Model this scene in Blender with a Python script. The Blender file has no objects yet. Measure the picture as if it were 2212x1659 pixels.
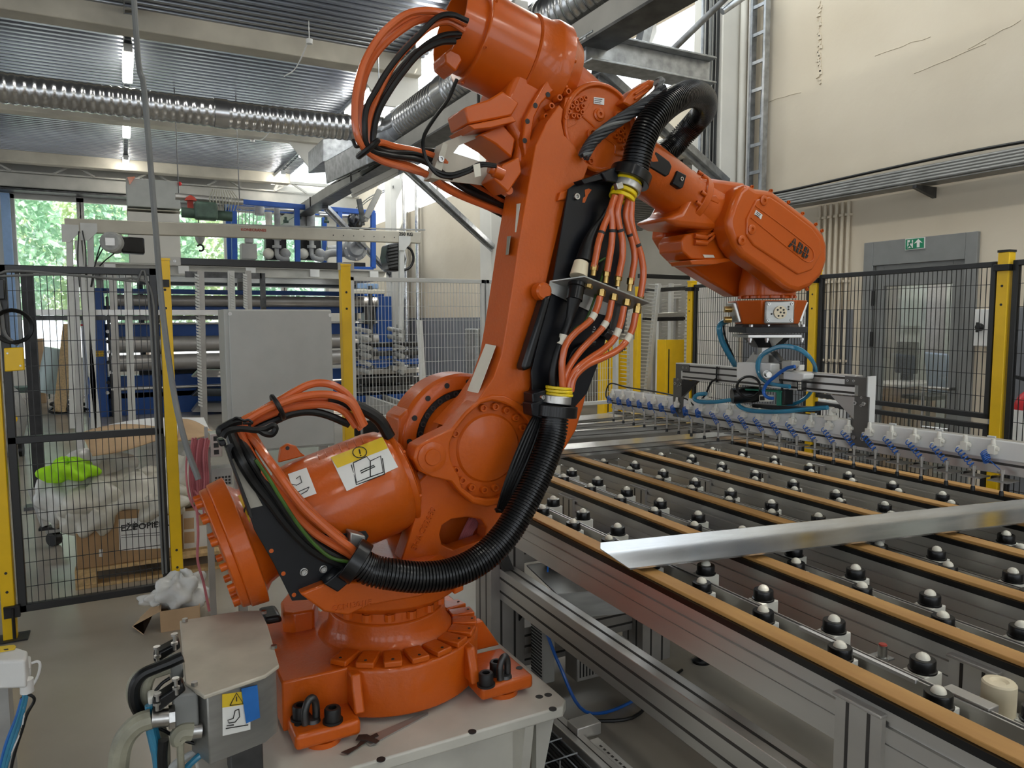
import bpy, math, random
from mathutils import Vector, Matrix
random.seed(7)
R = math.radians
sc = bpy.context.scene
C = sc.collection

# ---------------------------------------------------------------- camera
FPX, HC = 1586.57, 1.65                      # focal length in px of the 2212 wide frame, eye height
YAW, PITCH, ROLL = R(27.8128), R(5.0116), R(-0.224)
_f = Vector((math.sin(YAW)*math.cos(PITCH), math.cos(YAW)*math.cos(PITCH), -math.sin(PITCH)))
_r = Vector((math.cos(YAW), -math.sin(YAW), 0)); _u = _r.cross(_f)
CR = math.cos(ROLL)*_r + math.sin(ROLL)*_u
CU = -math.sin(ROLL)*_r + math.cos(ROLL)*_u
CAM = Vector((0, 0, HC))
cd = bpy.data.cameras.new('camera'); cam = bpy.data.objects.new('camera', cd); C.objects.link(cam)
cd.sensor_width = 36; cd.lens = FPX/2212*36; cd.clip_start = .05; cd.clip_end = 300
m = Matrix((CR, CU, -_f)).transposed().to_4x4(); m.translation = CAM
cam.matrix_world = m; sc.camera = cam

# ---------------------------------------------------------------- sky, sun, exposure
w = bpy.data.worlds.new('sky'); sc.world = w; w.use_nodes = True
nt = w.node_tree; bg = nt.nodes['Background']
bg.inputs[0].default_value = (.86, .93, 1.0, 1); bg.inputs[1].default_value = 1.7
sl = bpy.data.lights.new('sun', 'SUN'); sl.energy = 6.0; sl.angle = R(.6); sl.color = (1, .95, .86)
so = bpy.data.objects.new('sun', sl); C.objects.link(so); so.location = (12, -8, 20)
so.rotation_euler = Vector((-.42, .30, -.86)).to_track_quat('-Z', 'Y').to_euler()
vs = sc.view_settings
vs.view_transform = 'Standard'; vs.look = 'None'; vs.gamma = 1; vs.use_curve_mapping = False; vs.exposure = 0.82
sc.cycles.max_bounces = 8; sc.cycles.diffuse_bounces = 4; sc.cycles.glossy_bounces = 4
sc.cycles.transparent_max_bounces = 12; sc.cycles.sample_clamp_indirect = 6; sc.cycles.caustics_reflective = False
sc.cycles.caustics_refractive = False

# ---------------------------------------------------------------- points of the place: where a sight line meets a real plane
def ray(px, py): return _f + CR*((px-1106)/FPX) - CU*((py-829.5)/FPX)
def onX(px, py, v): d = ray(px, py); return CAM + d*(v/d.x)
def onY(px, py, v): d = ray(px, py); return CAM + d*(v/d.y)
def onZ(px, py, v): d = ray(px, py); return CAM + d*((v-HC)/d.z)
def V(*a): return Vector(a)

# ---------------------------------------------------------------- mesh helpers
def crom(P, k=6, closed=False):
    P = [Vector(p) for p in P]; out = []; n = len(P)
    if n < 3 or k < 2: return P
    for i in range(n if closed else n-1):
        p0 = P[i-1] if (i > 0 or closed) else P[0]*2-P[1]
        p1 = P[i]; p2 = P[(i+1) % n]
        p3 = P[(i+2) % n] if (i+2 < n or closed) else P[-1]*2-P[-2]
        for j in range(k):
            t = j/k
            out.append(.5*((2*p1)+(p2-p0)*t+(2*p0-5*p1+4*p2-p3)*t*t+(3*p1-p0-3*p2+p3)*t**3))
    if not closed: out.append(P[-1].copy())
    return out
def frame_of(d):
    d = d.normalized(); a = Vector((0, 0, 1)) if abs(d.z) < .9 else Vector((1, 0, 0))
    x = a.cross(d).normalized(); return x, d.cross(x).normalized(), d

class MB:
    def __init__(s): s.v = []; s.f = []
    def add(s, vs, fs):
        o = len(s.v); s.v += [tuple(v) for v in vs]; s.f += [tuple(i+o for i in f) for f in fs]; return s
    def box(s, x0, x1, y0, y1, z0, z1):
        return s.add([(x0,y0,z0),(x1,y0,z0),(x1,y1,z0),(x0,y1,z0),(x0,y0,z1),(x1,y0,z1),(x1,y1,z1),(x0,y1,z1)],
                     [(0,3,2,1),(4,5,6,7),(0,1,5,4),(1,2,6,5),(2,3,7,6),(3,0,4,7)])
    def obox(s, c, a, b, d):
        c, a, b, d = (Vector(q) for q in (c, a, b, d))
        return s.add([c-a-b-d,c+a-b-d,c+a+b-d,c-a+b-d,c-a-b+d,c+a-b+d,c+a+b+d,c-a+b+d],
                     [(0,3,2,1),(4,5,6,7),(0,1,5,4),(1,2,6,5),(2,3,7,6),(3,0,4,7)])
    def beam(s, p, q, wd, h, up=(0,0,1)):
        p, q = Vector(p), Vector(q); d = (q-p); x = d.cross(Vector(up)).normalized(); u = x.cross(d).normalized()
        return s.obox((p+q)/2, d/2, x*wd/2, u*h/2)
    def prism(s, P, vec):
        P = [Vector(p) for p in P]; n = len(P); vec = Vector(vec)
        nm = Vector((0,0,0))
        for i in range(n): nm += P[i].cross(P[(i+1) % n])
        if nm.dot(vec) > 0: P.reverse()
        return s.add(P+[p+vec for p in P], [tuple(range(n)), tuple(range(2*n-1, n-1, -1))] +
                     [(i, n+i, n+(i+1) % n, (i+1) % n) for i in range(n)])
    def cyl(s, p, q, r, r2=None, n=20):
        r2 = r if r2 is None else r2; p, q = Vector(p), Vector(q)
        return s.lathe(p, q-p, [(0, r), ((q-p).length, r2)], n)
    def lathe(s, p, d, prof, n=28, a0=0, a1=None):
        p = Vector(p); x, y, z = frame_of(Vector(d)); full = a1 is None
        m_ = n if full else n+1; vs = []; fs = []
        for t, r in prof:
            for i in range(m_):
                a = a0+(2*math.pi if full else a1-a0)*i/n
                vs.append(p+z*t+(x*math.cos(a)+y*math.sin(a))*r)
        k = len(prof)
        for j in range(k-1):
            for i in range(n):
                i2 = (i+1) % n if full else i+1
                fs.append((j*m_+i, j*m_+i2, (j+1)*m_+i2, (j+1)*m_+i))
        if full:
            if prof[0][1] > 1e-5: fs.append(tuple(range(m_-1, -1, -1)))
            if prof[-1][1] > 1e-5: fs.append(tuple(range((k-1)*m_, k*m_)))
        return s.add(vs, fs)
    def ring(s, p, q, ro, ri, n=32):
        p, q = Vector(p), Vector(q); x, y, z = frame_of(q-p); vs = []; fs = []
        for c, r in ((p, ri), (p, ro), (q, ro), (q, ri)):
            for i in range(n):
                a = 2*math.pi*i/n; vs.append(c+(x*math.cos(a)+y*math.sin(a))*r)
        for j in range(4):
            for i in range(n):
                j2 = (j+1) % 4; fs.append((j*n+i, j*n+(i+1) % n, j2*n+(i+1) % n, j2*n+i))
        return s.add(vs, fs)
    def tube(s, P, r, n=10, k=6, cap=True, smooth=True, closed=False):
        P = crom(P, k, closed) if smooth else [Vector(p) for p in P]
        q = [P[0]]
        for p in P[1:]:
            if (p-q[-1]).length > 1e-6: q.append(p)
        P = q; L = len(P); rr = r if callable(r) else (lambda t: r)
        ts = [(P[(i+1) % L]-P[i-1] if closed else P[min(i+1, L-1)]-P[max(i-1, 0)]).normalized() for i in range(L)]
        x = frame_of(ts[0])[0]; vs = []; fs = []
        for i in range(L):
            x = (x-ts[i]*x.dot(ts[i])).normalized(); y = ts[i].cross(x)
            for j in range(n):
                a = 2*math.pi*j/n; vs.append(P[i]+(x*math.cos(a)+y*math.sin(a))*rr(i/(L-1)))
        for i in range(L if closed else L-1):
            for j in range(n):
                a, b = i*n, ((i+1) % L)*n; fs.append((a+j, a+(j+1) % n, b+(j+1) % n, b+j))
        if cap and not closed: fs += [tuple(range(n-1, -1, -1)), tuple(range((L-1)*n, L*n))]
        return s.add(vs, fs)
    def ribbed(s, P, r, pitch, depth, n=18):
        P = crom(P, 24); d = [0]
        for a, b in zip(P, P[1:]): d.append(d[-1]+(b-a).length)
        tot = d[-1]; cnt = int(tot/pitch); Q = []; rad = []; i = 0
        for k in range(cnt):
            for o, rr in ((.02, r-depth), (.3, r-depth), (.42, r), (.88, r)):
                t = (k+o)*pitch
                while i < len(d)-2 and d[i+1] < t: i += 1
                Q.append(P[i].lerp(P[i+1], (t-d[i])/max(d[i+1]-d[i], 1e-9))); rad.append(rr)
        return s.tube(Q, lambda t: rad[min(len(rad)-1, int(round(t*(len(rad)-1))))], n=n, smooth=False)
    def ball(s, c, r, n=14, z0=-1.0, sq=1.0):
        prof = []; m_ = max(5, n//2)
        for i in range(m_+1):
            a = math.asin(max(-1, z0))+(math.pi/2-math.asin(max(-1, z0)))*i/m_
            prof.append((r*sq*math.sin(a), max(r*math.cos(a), 1e-4)))
        return s.lathe(c, (0,0,1), prof, n)
    def torus(s, c, axis, RR, r, n=24, k=8, a0=0, a1=2*math.pi):
        x, y, z = frame_of(Vector(axis)); c = Vector(c); full = abs(a1-a0-2*math.pi) < 1e-6
        P = [c+(x*math.cos(a0+(a1-a0)*i/n)+y*math.sin(a0+(a1-a0)*i/n))*RR for i in range(n if full else n+1)]
        return s.tube(P, r, n=k, smooth=False, closed=full)
    def quad(s, *P): return s.add(P, [tuple(range(len(P)))])

WL = {}                                              # world location of every built object
def _link(o, loc, parent):
    C.objects.link(o); WL[o.name] = Vector(loc)
    if parent is not None: o.parent = parent; o.location = Vector(loc)-WL[parent.name]
    else: o.location = loc
def build(mb, name, mat, parent=None, bevel=0, seg=2, sharp=32, sub=0, thick=0, label=None, cat=None, group=None, kind=None):
    n = len(mb.v); xs, ys, zs = zip(*mb.v)
    b = Vector(((min(xs)+max(xs))/2, (min(ys)+max(ys))/2, min(zs)))
    me = bpy.data.meshes.new(name); me.from_pydata([(x-b.x, y-b.y, z-b.z) for x, y, z in mb.v], [], mb.f); me.update()
    me.polygons.foreach_set('use_smooth', [True]*len(me.polygons)); me.set_sharp_from_angle(angle=R(sharp))
    me.materials.append(M[mat] if isinstance(mat, str) else mat)
    o = bpy.data.objects.new(name, me); _link(o, b, parent)
    if thick: s_ = o.modifiers.new('solid', 'SOLIDIFY'); s_.thickness = thick; s_.offset = 0
    if bevel:
        md = o.modifiers.new('bevel', 'BEVEL'); md.width = bevel; md.segments = seg; md.limit_method = 'ANGLE'; md.angle_limit = R(35)
        md.use_clamp_overlap = True; md.harden_normals = False
    if sub: s_ = o.modifiers.new('sub', 'SUBSURF'); s_.levels = sub; s_.render_levels = sub
    tag(o, label, cat, group, kind); return o
def tag(o, label=None, cat=None, group=None, kind=None):
    for k, v in (('label', label), ('category', cat), ('group', group), ('kind', kind)):
        if v: o[k] = v
    return o
def thing(name, loc, label, cat, group=None):
    o = bpy.data.objects.new(name, None); o.empty_display_size = .1; _link(o, Vector(loc), None); return tag(o, label, cat, group)
def copy_of(o, loc, parent=None, rot=None, label=None, group=None):
    c = o.copy(); _link(c, Vector(loc), parent)
    if rot is not None: c.rotation_euler = rot
    for k in ('label', 'group'):
        if k in c.keys() and label is None and k == 'label': del c[k]
    return tag(c, label, None, group)
def copy_tree(o, delta, parent=None, label=None):
    c = o.copy(); delta = Vector(delta); _link(c, WL[o.name]+delta, parent)
    if label: c['label'] = label
    for ch in list(o.children): copy_tree(ch, delta, c)
    return c
def text(s, size, name, mat, origin, right, up, parent=None, depth=.0008, bold=0.0, align='CENTER', label=None, space=1.0):
    cu = bpy.data.curves.new(name, 'FONT'); cu.body = s; cu.size = size; cu.extrude = depth; cu.align_x = align; cu.align_y = 'CENTER'; cu.offset = bold
    cu.resolution_u = 3; cu.space_character = space
    t = bpy.data.objects.new(name, cu); C.objects.link(t); bpy.context.view_layer.update()
    me = bpy.data.meshes.new_from_object(t.evaluated_get(bpy.context.evaluated_depsgraph_get())); bpy.data.objects.remove(t)
    right, up = Vector(right).normalized(), Vector(up).normalized(); up = (up-right*up.dot(right)).normalized(); nn = right.cross(up)
    mb = MB(); mb.v = [tuple(Vector(origin)+right*v.co.x+up*v.co.y+nn*v.co.z) for v in me.vertices]; mb.f = [tuple(p.vertices) for p in me.polygons]
    bpy.data.meshes.remove(me)
    return build(mb, name, mat, parent, label=label)

# ---------------------------------------------------------------- procedural materials
M = {}
def mat(name, col, rough=.5, metal=0, var=.08, scale=8, bump=0, bscale=60, coat=0, spec=.5, trans=0, emit=None, col2=None, stretch=None, alpha=1, sheen=0, det=4, rvar=0):
    m_ = bpy.data.materials.new(name); m_.use_nodes = True; t = m_.node_tree; N = t.nodes; L = t.links; b = N['Principled BSDF']
    tc = N.new('ShaderNodeTexCoord'); src = tc.outputs['Object']
    if stretch:
        mp = N.new('ShaderNodeMapping'); mp.inputs['Scale'].default_value = stretch; L.new(src, mp.inputs[0]); src = mp.outputs[0]
    nz = N.new('ShaderNodeTexNoise'); nz.inputs['Scale'].default_value = scale; nz.inputs['Detail'].default_value = det; L.new(src, nz.inputs['Vector'])
    rp = N.new('ShaderNodeValToRGB'); c2 = col2 or tuple(max(0, c*(1-2.2*var)) for c in col); c1 = col if col2 else tuple(min(1, c*(1+var)) for c in col)
    rp.color_ramp.elements[0].position = .3; rp.color_ramp.elements[1].position = .7
    rp.color_ramp.elements[0].color = (*c2, 1); rp.color_ramp.elements[1].color = (*c1, 1)
    L.new(nz.outputs['Fac'], rp.inputs[0]); L.new(rp.outputs[0], b.inputs['Base Color'])
    b.inputs['Roughness'].default_value = rough; b.inputs['Metallic'].default_value = metal
    b.inputs['Coat Weight'].default_value = coat; b.inputs['Coat Roughness'].default_value = .12; b.inputs['Specular IOR Level'].default_value = spec
    b.inputs['Transmission Weight'].default_value = trans; b.inputs['Alpha'].default_value = alpha
    if rvar:
        mr = N.new('ShaderNodeMapRange'); mr.inputs['To Min'].default_value = rough-rvar; mr.inputs['To Max'].default_value = rough+rvar
        L.new(nz.outputs['Fac'], mr.inputs[0]); L.new(mr.outputs[0], b.inputs['Roughness'])
    if emit: b.inputs['Emission Color'].default_value = (*emit[:3], 1); b.inputs['Emission Strength'].default_value = emit[3]
    if bump:
        n2 = N.new('ShaderNodeTexNoise'); n2.inputs['Scale'].default_value = bscale; n2.inputs['Detail'].default_value = 3; L.new(src, n2.inputs['Vector'])
        bp = N.new('ShaderNodeBump'); bp.inputs['Strength'].default_value = bump; bp.inputs['Distance'].default_value = .004
        L.new(n2.outputs['Fac'], bp.inputs['Height']); L.new(bp.outputs[0], b.inputs['Normal'])
    M[name] = m_; return m_
mat('orange', (.57, .102, .006), .36, var=.05, scale=5, bump=.25, bscale=90, coat=.3, spec=.3)
mat('orange_smooth', (.57, .102, .006), .32, var=.04, scale=4, bump=.05, bscale=40, coat=.35, spec=.3)
mat('hose_orange', (.62, .125, .03), .25, var=.06, coat=.5)
mat('black_rubber', (.008, .008, .008), .38, var=.2, bump=.1, spec=.35)
mat('black_plastic', (.006, .006, .0065), .30, var=.2, coat=.12, spec=.35)
mat('black_plate', (.006, .007, .010), .34, var=.2, coat=.1, spec=.3)
mat('black_steel', (.022, .021, .021), .45, metal=.4, var=.3)
mat('dark_steel', (.10, .10, .10), .42, metal=.8, var=.25)
mat('bolt_steel', (.55, .54, .52), .28, metal=1, var=.15, scale=30)
mat('alu', (.60, .585, .555), .36, metal=.85, var=.06, scale=6, stretch=(1, .15, 1), bump=.03)
mat('alu_dull', (.42, .40, .37), .42, metal=.55, var=.08, scale=5, stretch=(1, .2, 1))
mat('alu_sheet', (.78, .79, .80), .22, metal=1, var=.07, scale=5, stretch=(.4, 3, 1), bump=.05, bscale=12, rvar=.06)
mat('groove', (.05, .045, .04), .6, metal=.2, var=.2)
mat('brass', (.60, .40, .14), .30, metal=1, var=.2, scale=30)
mat('yellow', (.90, .56, .005), .40, var=.04)
mat('yellow_sleeve', (.90, .66, .01), .35, var=.08, scale=30)
mat('fence_black', (.012, .012, .012), .38, var=.1)
mat('fence_white', (.66, .66, .63), .40, var=.04)
mat('belt', (.60, .335, .105), .62, var=.16, scale=7, stretch=(2, .5, 1), col2=(.44, .22, .06), bump=.1)
mat('ball_white', (.84, .80, .68), .28, var=.03)
mat('nylon', (.80, .78, .70), .38, var=.04)
mat('nylon_cream', (.80, .70, .50), .42, var=.04)
mat('steel_sheet', (.40, .40, .38), .38, metal=.75, var=.1, scale=4, stretch=(1, 1, 6))
mat('lid_steel', (.56, .52, .43), .55, metal=.1, var=.07, scale=9, bump=.05)
mat('pedestal', (.62, .60, .53), .38, var=.07, scale=5, bump=.05)
mat('paper', (.80, .80, .77), .6, var=.03)
mat('label_cream', (.78, .74, .62), .5, var=.04)
mat('label_yellow', (.80, .56, .03), .5, var=.05)
mat('ink', (.02, .02, .02), .6, var=.1)
mat('ink_red', (.45, .05, .03), .6, var=.1)
mat('tape_blue', (.02, .16, .52), .5, var=.15, bump=.3)
mat('tape_dark', (.045, .032, .028), .5, var=.2, bump=.2)
mat('hose_blue', (.05, .33, .55), .18, var=.1, coat=.5, trans=.25)
mat('coil_blue', (.01, .13, .55), .3, var=.15, coat=.3)
mat('cable_grey', (.17, .175, .17), .5, var=.1)
mat('cable_charcoal', (.035, .037, .04), .45, var=.15)
mat('plate_grey', (.13, .125, .115), .45, metal=.5, var=.08)
mat('cable_green', (.05, .13, .015), .4, var=.3)
mat('cable_olive', (.30, .29, .22), .5, var=.15, scale=20)
mat('cable_pink', (.52, .16, .18), .5, var=.15)
mat('white_box', (.76, .76, .74), .42, var=.03)
mat('grey_cabinet', (.46, .47, .44), .45, var=.03, bump=.04, bscale=200)
mat('concrete', (.40, .36, .30), .22, var=.14, scale=1.2, bump=.05, bscale=8, col2=(.31, .275, .23), det=8, rvar=.10)
mat('plaster', (.68, .61, .49), .78, var=.05, scale=.9, bump=.8, bscale=9, det=8, col2=(.60, .525, .405))
mat('plaster_white', (.70, .68, .62), .75, var=.05, scale=1.5, bump=.3, bscale=12)
mat('beam_cream', (.58, .54, .45), .7, var=.1, scale=2, bump=.3, bscale=15)
mat('wall_grey', (.19, .20, .22), .6, var=.06, scale=2)
mat('annex_grey', (.45, .44, .40), .7, var=.06, scale=1)
mat('corrugated', (.34, .36, .40), .30, metal=.9, var=.14, scale=.6, stretch=(.3, 1, 1))
mat('corrugated_dark', (.26, .26, .25), .5, metal=.5, var=.1)
mat('galvanized', (.42, .44, .46), .34, metal=.85, var=.16, scale=14)
mat('duct', (.62, .63, .64), .24, metal=1, var=.08, scale=3)
mat('steel_painted', (.46, .45, .41), .5, metal=.2, var=.08, scale=3)
mat('door_grey', (.22, .225, .22), .5, var=.04)
mat('machine_blue', (.012, .075, .30), .4, var=.1, scale=3)
mat('frame_blue', (.010, .085, .40), .4, var=.08)
mat('roller_grey', (.40, .38, .36), .36, metal=.5, var=.08, scale=3)
mat('machine_grey', (.40, .40, .38), .45, var=.12)
mat('green_paint', (.07, .12, .09), .5, var=.2)
mat('green_pcb', (.01, .22, .14), .45, var=.1)
mat('cardboard', (.42, .26, .13), .8, var=.08, scale=6)
mat('cardboard_light', (.56, .38, .22), .8, var=.06, scale=6)
mat('wood', (.62, .42, .20), .7, var=.14, scale=6, stretch=(6, 1, 6))
mat('wrap', (.74, .71, .62), .34, var=.1, scale=5, bump=.9, bscale=22, trans=.1)
mat('wrap_clear', (.82, .82, .79), .25, var=.08, scale=8, bump=.8, bscale=24, trans=.12)
mat('lime', (.42, .85, .01), .7, var=.12, scale=14)
mat('paper_white', (.86, .86, .85), .7, var=.03)
mat('sign_green', (.0, .22, .10), .45, var=.04)
mat('extinguisher_red', (.50, .008, .015), .35, var=.05)
mat('red_light', (.75, .03, .03), .4, var=.05)
mat('leaf', (.44, .62, .42), .6, var=.35, scale=.9, col2=(.20, .42, .26))
mat('leaf_yellow', (.68, .74, .42), .6, var=.3, scale=.9, col2=(.34, .52, .28))
mat('bark', (.18, .12, .08), .8, var=.2)
mat('asphalt', (.42, .42, .42), .8, var=.1)
mat('lamp_diffuser', (.9, .9, .86), .4, var=.01, emit=(1, .97, .88, 18))
mat('office_diffuser', (.9, .9, .86), .4, var=.01, emit=(1, .97, .9, 4))
mat('conduit_grey', (.24, .24, .23), .45, metal=.4, var=.1)
mat('glass', (.9, .95, .95), .04, var=0, trans=1, alpha=.25)
mat('frosted', (.50, .62, .62), .3, var=.12, scale=3, stretch=(1, 1, .2), trans=0)
mat('frosted_light', (.66, .74, .74), .3, var=.1, scale=30, stretch=(1, 1, .4), trans=0)
mat('curtain', (.28, .27, .31), .7, var=.1)
mat('desk_wood', (.52, .38, .26), .6, var=.1)
mat('plastic_blue', (.28, .40, .62), .5, var=.05)
mat('roller_shutter', (.05, .06, .07), .5, var=.1)
mat('window_blue', (.30, .46, .72), .5, var=.05)
mat('foil', (.70, .70, .70), .2, metal=1, var=.1, bump=.8, bscale=30)

def translucent(name, col):
    m_ = bpy.data.materials.new(name); m_.use_nodes = True; t = m_.node_tree; N = t.nodes; L = t.links; N.remove(N['Principled BSDF'])
    a, b, x, nz = N.new('ShaderNodeBsdfTranslucent'), N.new('ShaderNodeBsdfDiffuse'), N.new('ShaderNodeMixShader'), N.new('ShaderNodeTexNoise')
    nz.inputs['Scale'].default_value = 3; rp = N.new('ShaderNodeValToRGB'); rp.color_ramp.elements[0].color = (*[c*.9 for c in col], 1); rp.color_ramp.elements[1].color = (*col, 1)
    L.new(nz.outputs['Fac'], rp.inputs[0]); L.new(rp.outputs[0], a.inputs[0]); L.new(rp.outputs[0], b.inputs[0]); x.inputs[0].default_value = .35
    L.new(a.outputs[0], x.inputs[1]); L.new(b.outputs[0], x.inputs[2]); L.new(x.outputs[0], N['Material Output'].inputs[0]); M[name] = m_
translucent('skylight_sheet', (.86, .90, .93))

# ================================================================ THE HALL
XW, YB, ZC = 5.4, 19.0, 5.05
def struct(mb, name, mt, parent=None, **k): return build(mb, name, mt, parent, kind='structure' if parent is None else None, **k)
struct(MB().box(-10, 9.2, -6, 19.2, -.12, 0), 'floor', 'concrete')
struct(MB().box(-60, 60, 19.2, 70, -.16, -.06), 'ground_outside', 'asphalt')

def corrug(x0, x1, y0, y1, z, pitch=.14, h=.06, t=.01):
    mb = MB(); n = int((y1-y0)/pitch); pr = []
    for i in range(n):
        a = y0+i*pitch; pr += [(a, z), (a+pitch*.42, z), (a+pitch*.5, z+h), (a+pitch*.92, z+h)]
    vs = [(x, y, zz) for x in (x0, x1) for y, zz in pr]; L = len(pr)
    mb.add(vs, [(i, i+1, L+i+1, L+i) for i in range(L-1)])
    return mb
struct(corrug(-10, 3.62, -6, 19, ZC), 'ceiling', 'corrugated')
struct(corrug(3.62, XW+.2, -6, 19, ZC+.02, pitch=.16, h=.05), 'ceiling_light_strip', 'skylight_sheet')
struct(MB().box(-10, 3.66, -6.2, 19.2, ZC+.3, ZC+.36), 'roof', 'corrugated_dark')
for i, y in enumerate((1.0, 5.2, 9.45, 13.75, 18.0)):
    struct(MB().box(-10, 3.6, y-.14, y+.14, ZC-.22, ZC+.02), 'trim_%d' % (i+1), 'beam_cream', bevel=.015)
# gusset plates where the cross beams meet the skylight edge
for i, y in enumerate((9.45, 13.75)):
    P = [V(2.75, y, ZC-.2), V(3.6, y, ZC-.2), V(3.6, y, ZC-.62), V(3.1, y, ZC-.62)]
    struct(MB().prism(P, (0, .04, 0)), 'trim_%d' % (i+6), 'plaster_white')

# right wall, built round the door and the clerestory
DY0, DY1, DZ = 3.115, 4.02, 2.26
wr = MB()
wr.box(XW, XW+.2, -6, DY0, 0, 6); wr.box(XW, XW+.2, DY0, DY1, DZ, 6); wr.box(XW, XW+.2, DY1, 5.4, 0, 6)
wr.box(XW, XW+.2, 10.4, 19, 0, 3.9); wr.box(XW, XW+.2, 5.4, 19, 5.02, 5.4); wr.box(XW, XW+.2, 5.4, 10.4, 3.55, 3.95); wr.box(XW, XW+.2, 17.2, 19, 3.8, 5.1)
struct(wr, 'wall_right', 'plaster')
dd = MB(); dd.box(XW-.006, XW, -6, DY0-.12, 0, 1.72); dd.box(XW-.006, XW, DY1+.1, 5.35, 0, 1.72); dd.box(XW-.006, XW, 10.75, 19, 0, 1.69)
struct(dd, 'trim_8', 'wall_grey')
# plaster damage, a ledge and patches on the wall
pm = MB()
for i in range(26):
    y = onX(1770, 10+i*7, XW).y; z = onX(1772-3*(i > 18)*(i % 3), 4+i*7, XW).z
    pm.obox((XW-.004, y+random.uniform(-.02, .02), z), (.006, 0, 0), (0, random.uniform(.006, .02), random.uniform(-.01, .01)), (0, 0, random.uniform(.006, .02)))
for (a, b, c, d) in ((1655, 222, 1730, 198), (1890, 120, 2010, 78), (2090, 105, 2205, 45), (1975, 160, 2130, 95)):
    pm.tube([onX(a+(c-a)*t/6, b+(d-b)*t/6+random.uniform(-2, 2), XW-.001) for t in range(7)], .003, n=5)
build(pm, 'plaster_scar', 'plaster', bpy.data.objects['wall_right'])
for i, yy in enumerate((7.0, 9.1, 11.2, 13.3, 15.4)):
    struct(MB().box(XW+.02, XW+.16, yy-.05, yy+.05, 3.9, 5.05), 'trim_%d' % (20+i), 'steel_painted')
# end column of the wall and second column
struct(MB().box(5.12, 5.62, 5.42, 5.82, 0, 6), 'column_near', 'plaster_white', bevel=.01)
struct(MB().box(5.10, 5.62, 10.35, 10.75, 0, 4.6), 'column_far', 'plaster_white', bevel=.01)
struct(MB().box(5.25, 5.55, 5.82, 10.35, 3.40, 3.60), 'trim_9', 'plaster_white', bevel=.01)
# annex behind the opening
struct(corrug(5.5, 9.2, 5.0, 13.2, 3.36, pitch=.2, h=.06), 'ceiling_annex', 'corrugated_dark')
an = MB(); an.box(9.0, 9.2, 4.8, 13.4, 0, 3.45); an.box(5.6, 9.0, 13.2, 13.4, 0, 3.45); an.box(5.6, 9.0, 5.2, 5.38, 0, 3.45)
struct(an, 'wall_annex', 'annex_grey')
struct(MB().box(5.45, 9.2, 4.8, 13.4, 3.55, 3.6), 'roof_annex', 'corrugated_dark')
tl = thing('annex_lamp_housing', onX(1470, 165, 6.2), 'unlit grey strip light under the dark annex ceiling', 'lamp')
p = onX(1455, 165, 6.2); q = onX(1545, 182, 6.2)
build(MB().beam(p, q, .1, .09).cyl((p+q)/2, V((p.x+q.x)/2, (p.y+q.y)/2, 3.37), .01, n=8), 'housing', 'steel_painted', tl, bevel=.01); build(MB().beam(p+V(0, 0, -.07), q+V(0, 0, -.07), .12, .05), 'cover', 'frosted', tl, bevel=.015)

# walls behind and left of the camera, with tall windows
fw_ = MB(); fw_.box(-10, 5.4, -6.2, -6, 0, .8); fw_.box(-10, 5.4, -6.2, -6, 4.5, 5.3)
for k in range(7): x = -10+k*2.4; fw_.box(x, x+.9, -6.2, -6, .8, 4.5)
struct(fw_, 'wall_front', 'plaster_white')
lw_ = MB(); lw_.box(-10.2, -10, -6, 19, 0, .8); lw_.box(-10.2, -10, -6, 19, 4.5, 5.3)
for k in range(9): y = -6+k*2.95; lw_.box(-10.2, -10, y, y+1.4, .8, 4.5)
struct(lw_, 'wall_left', 'plaster_white')
# back wall with windows
wx = [-2.0, -.72, .75, 2.3, 3.6, 4.7]
bw = MB(); bw.box(-10, wx[0], YB, YB+.25, 0, 5.2); bw.box(wx[-1], XW, YB, YB+.25, 0, 5.2)
bw.box(wx[0], wx[-1], YB, YB+.25, 0, .75); bw.box(wx[0], wx[-1], YB, YB+.25, 4.35, 5.2)
struct(bw, 'wall_back', 'plaster_white')
for i in range(5):
    a, b = wx[i], wx[i+1]
    fr = MB()
    for x in (a+.03, b-.03): fr.box(x-.04, x+.04, YB-.02, YB+.1, .75, 4.35)
    for z in (.79, 2.72, 4.31): fr.box(a, b, YB-.02, YB+.1, z-.05, z+.05)
    wo = struct(fr, 'window_%d' % (i+1), 'steel_painted')
    for z0, z1 in ((.84, 2.67), (2.77, 4.26)):
        build(MB().box(a+.07, b-.07, YB+.03, YB+.04, z0, z1), 'pane', 'glass', wo)
struct(MB().box(-2.16, -2.0, YB-.12, YB+.02, .75, 4.35), 'trim_10', 'window_blue')
struct(MB().box(-8, XW, YB-.5, YB-.15, 4.43, 4.72), 'trim_11', 'steel_painted', bevel=.02)
struct(MB().box(-8, XW, YB-.55, YB-.1, 4.36, 4.40), 'trim_12', 'dark_steel')
tr = MB(); tr.box(-8, XW, YB-.6, YB-.5, 4.92, 4.98); tr.box(-8, XW, YB-.55, YB-.5, 4.72, 4.75)
for i in range(12):
    x = -3.4+i*.75; tr.beam((x, YB-.55, 4.74), (x+(.37 if i % 2 else -.37), YB-.55, 4.95), .05, .04)
struct(tr, 'trim_13', 'steel_painted')

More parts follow.
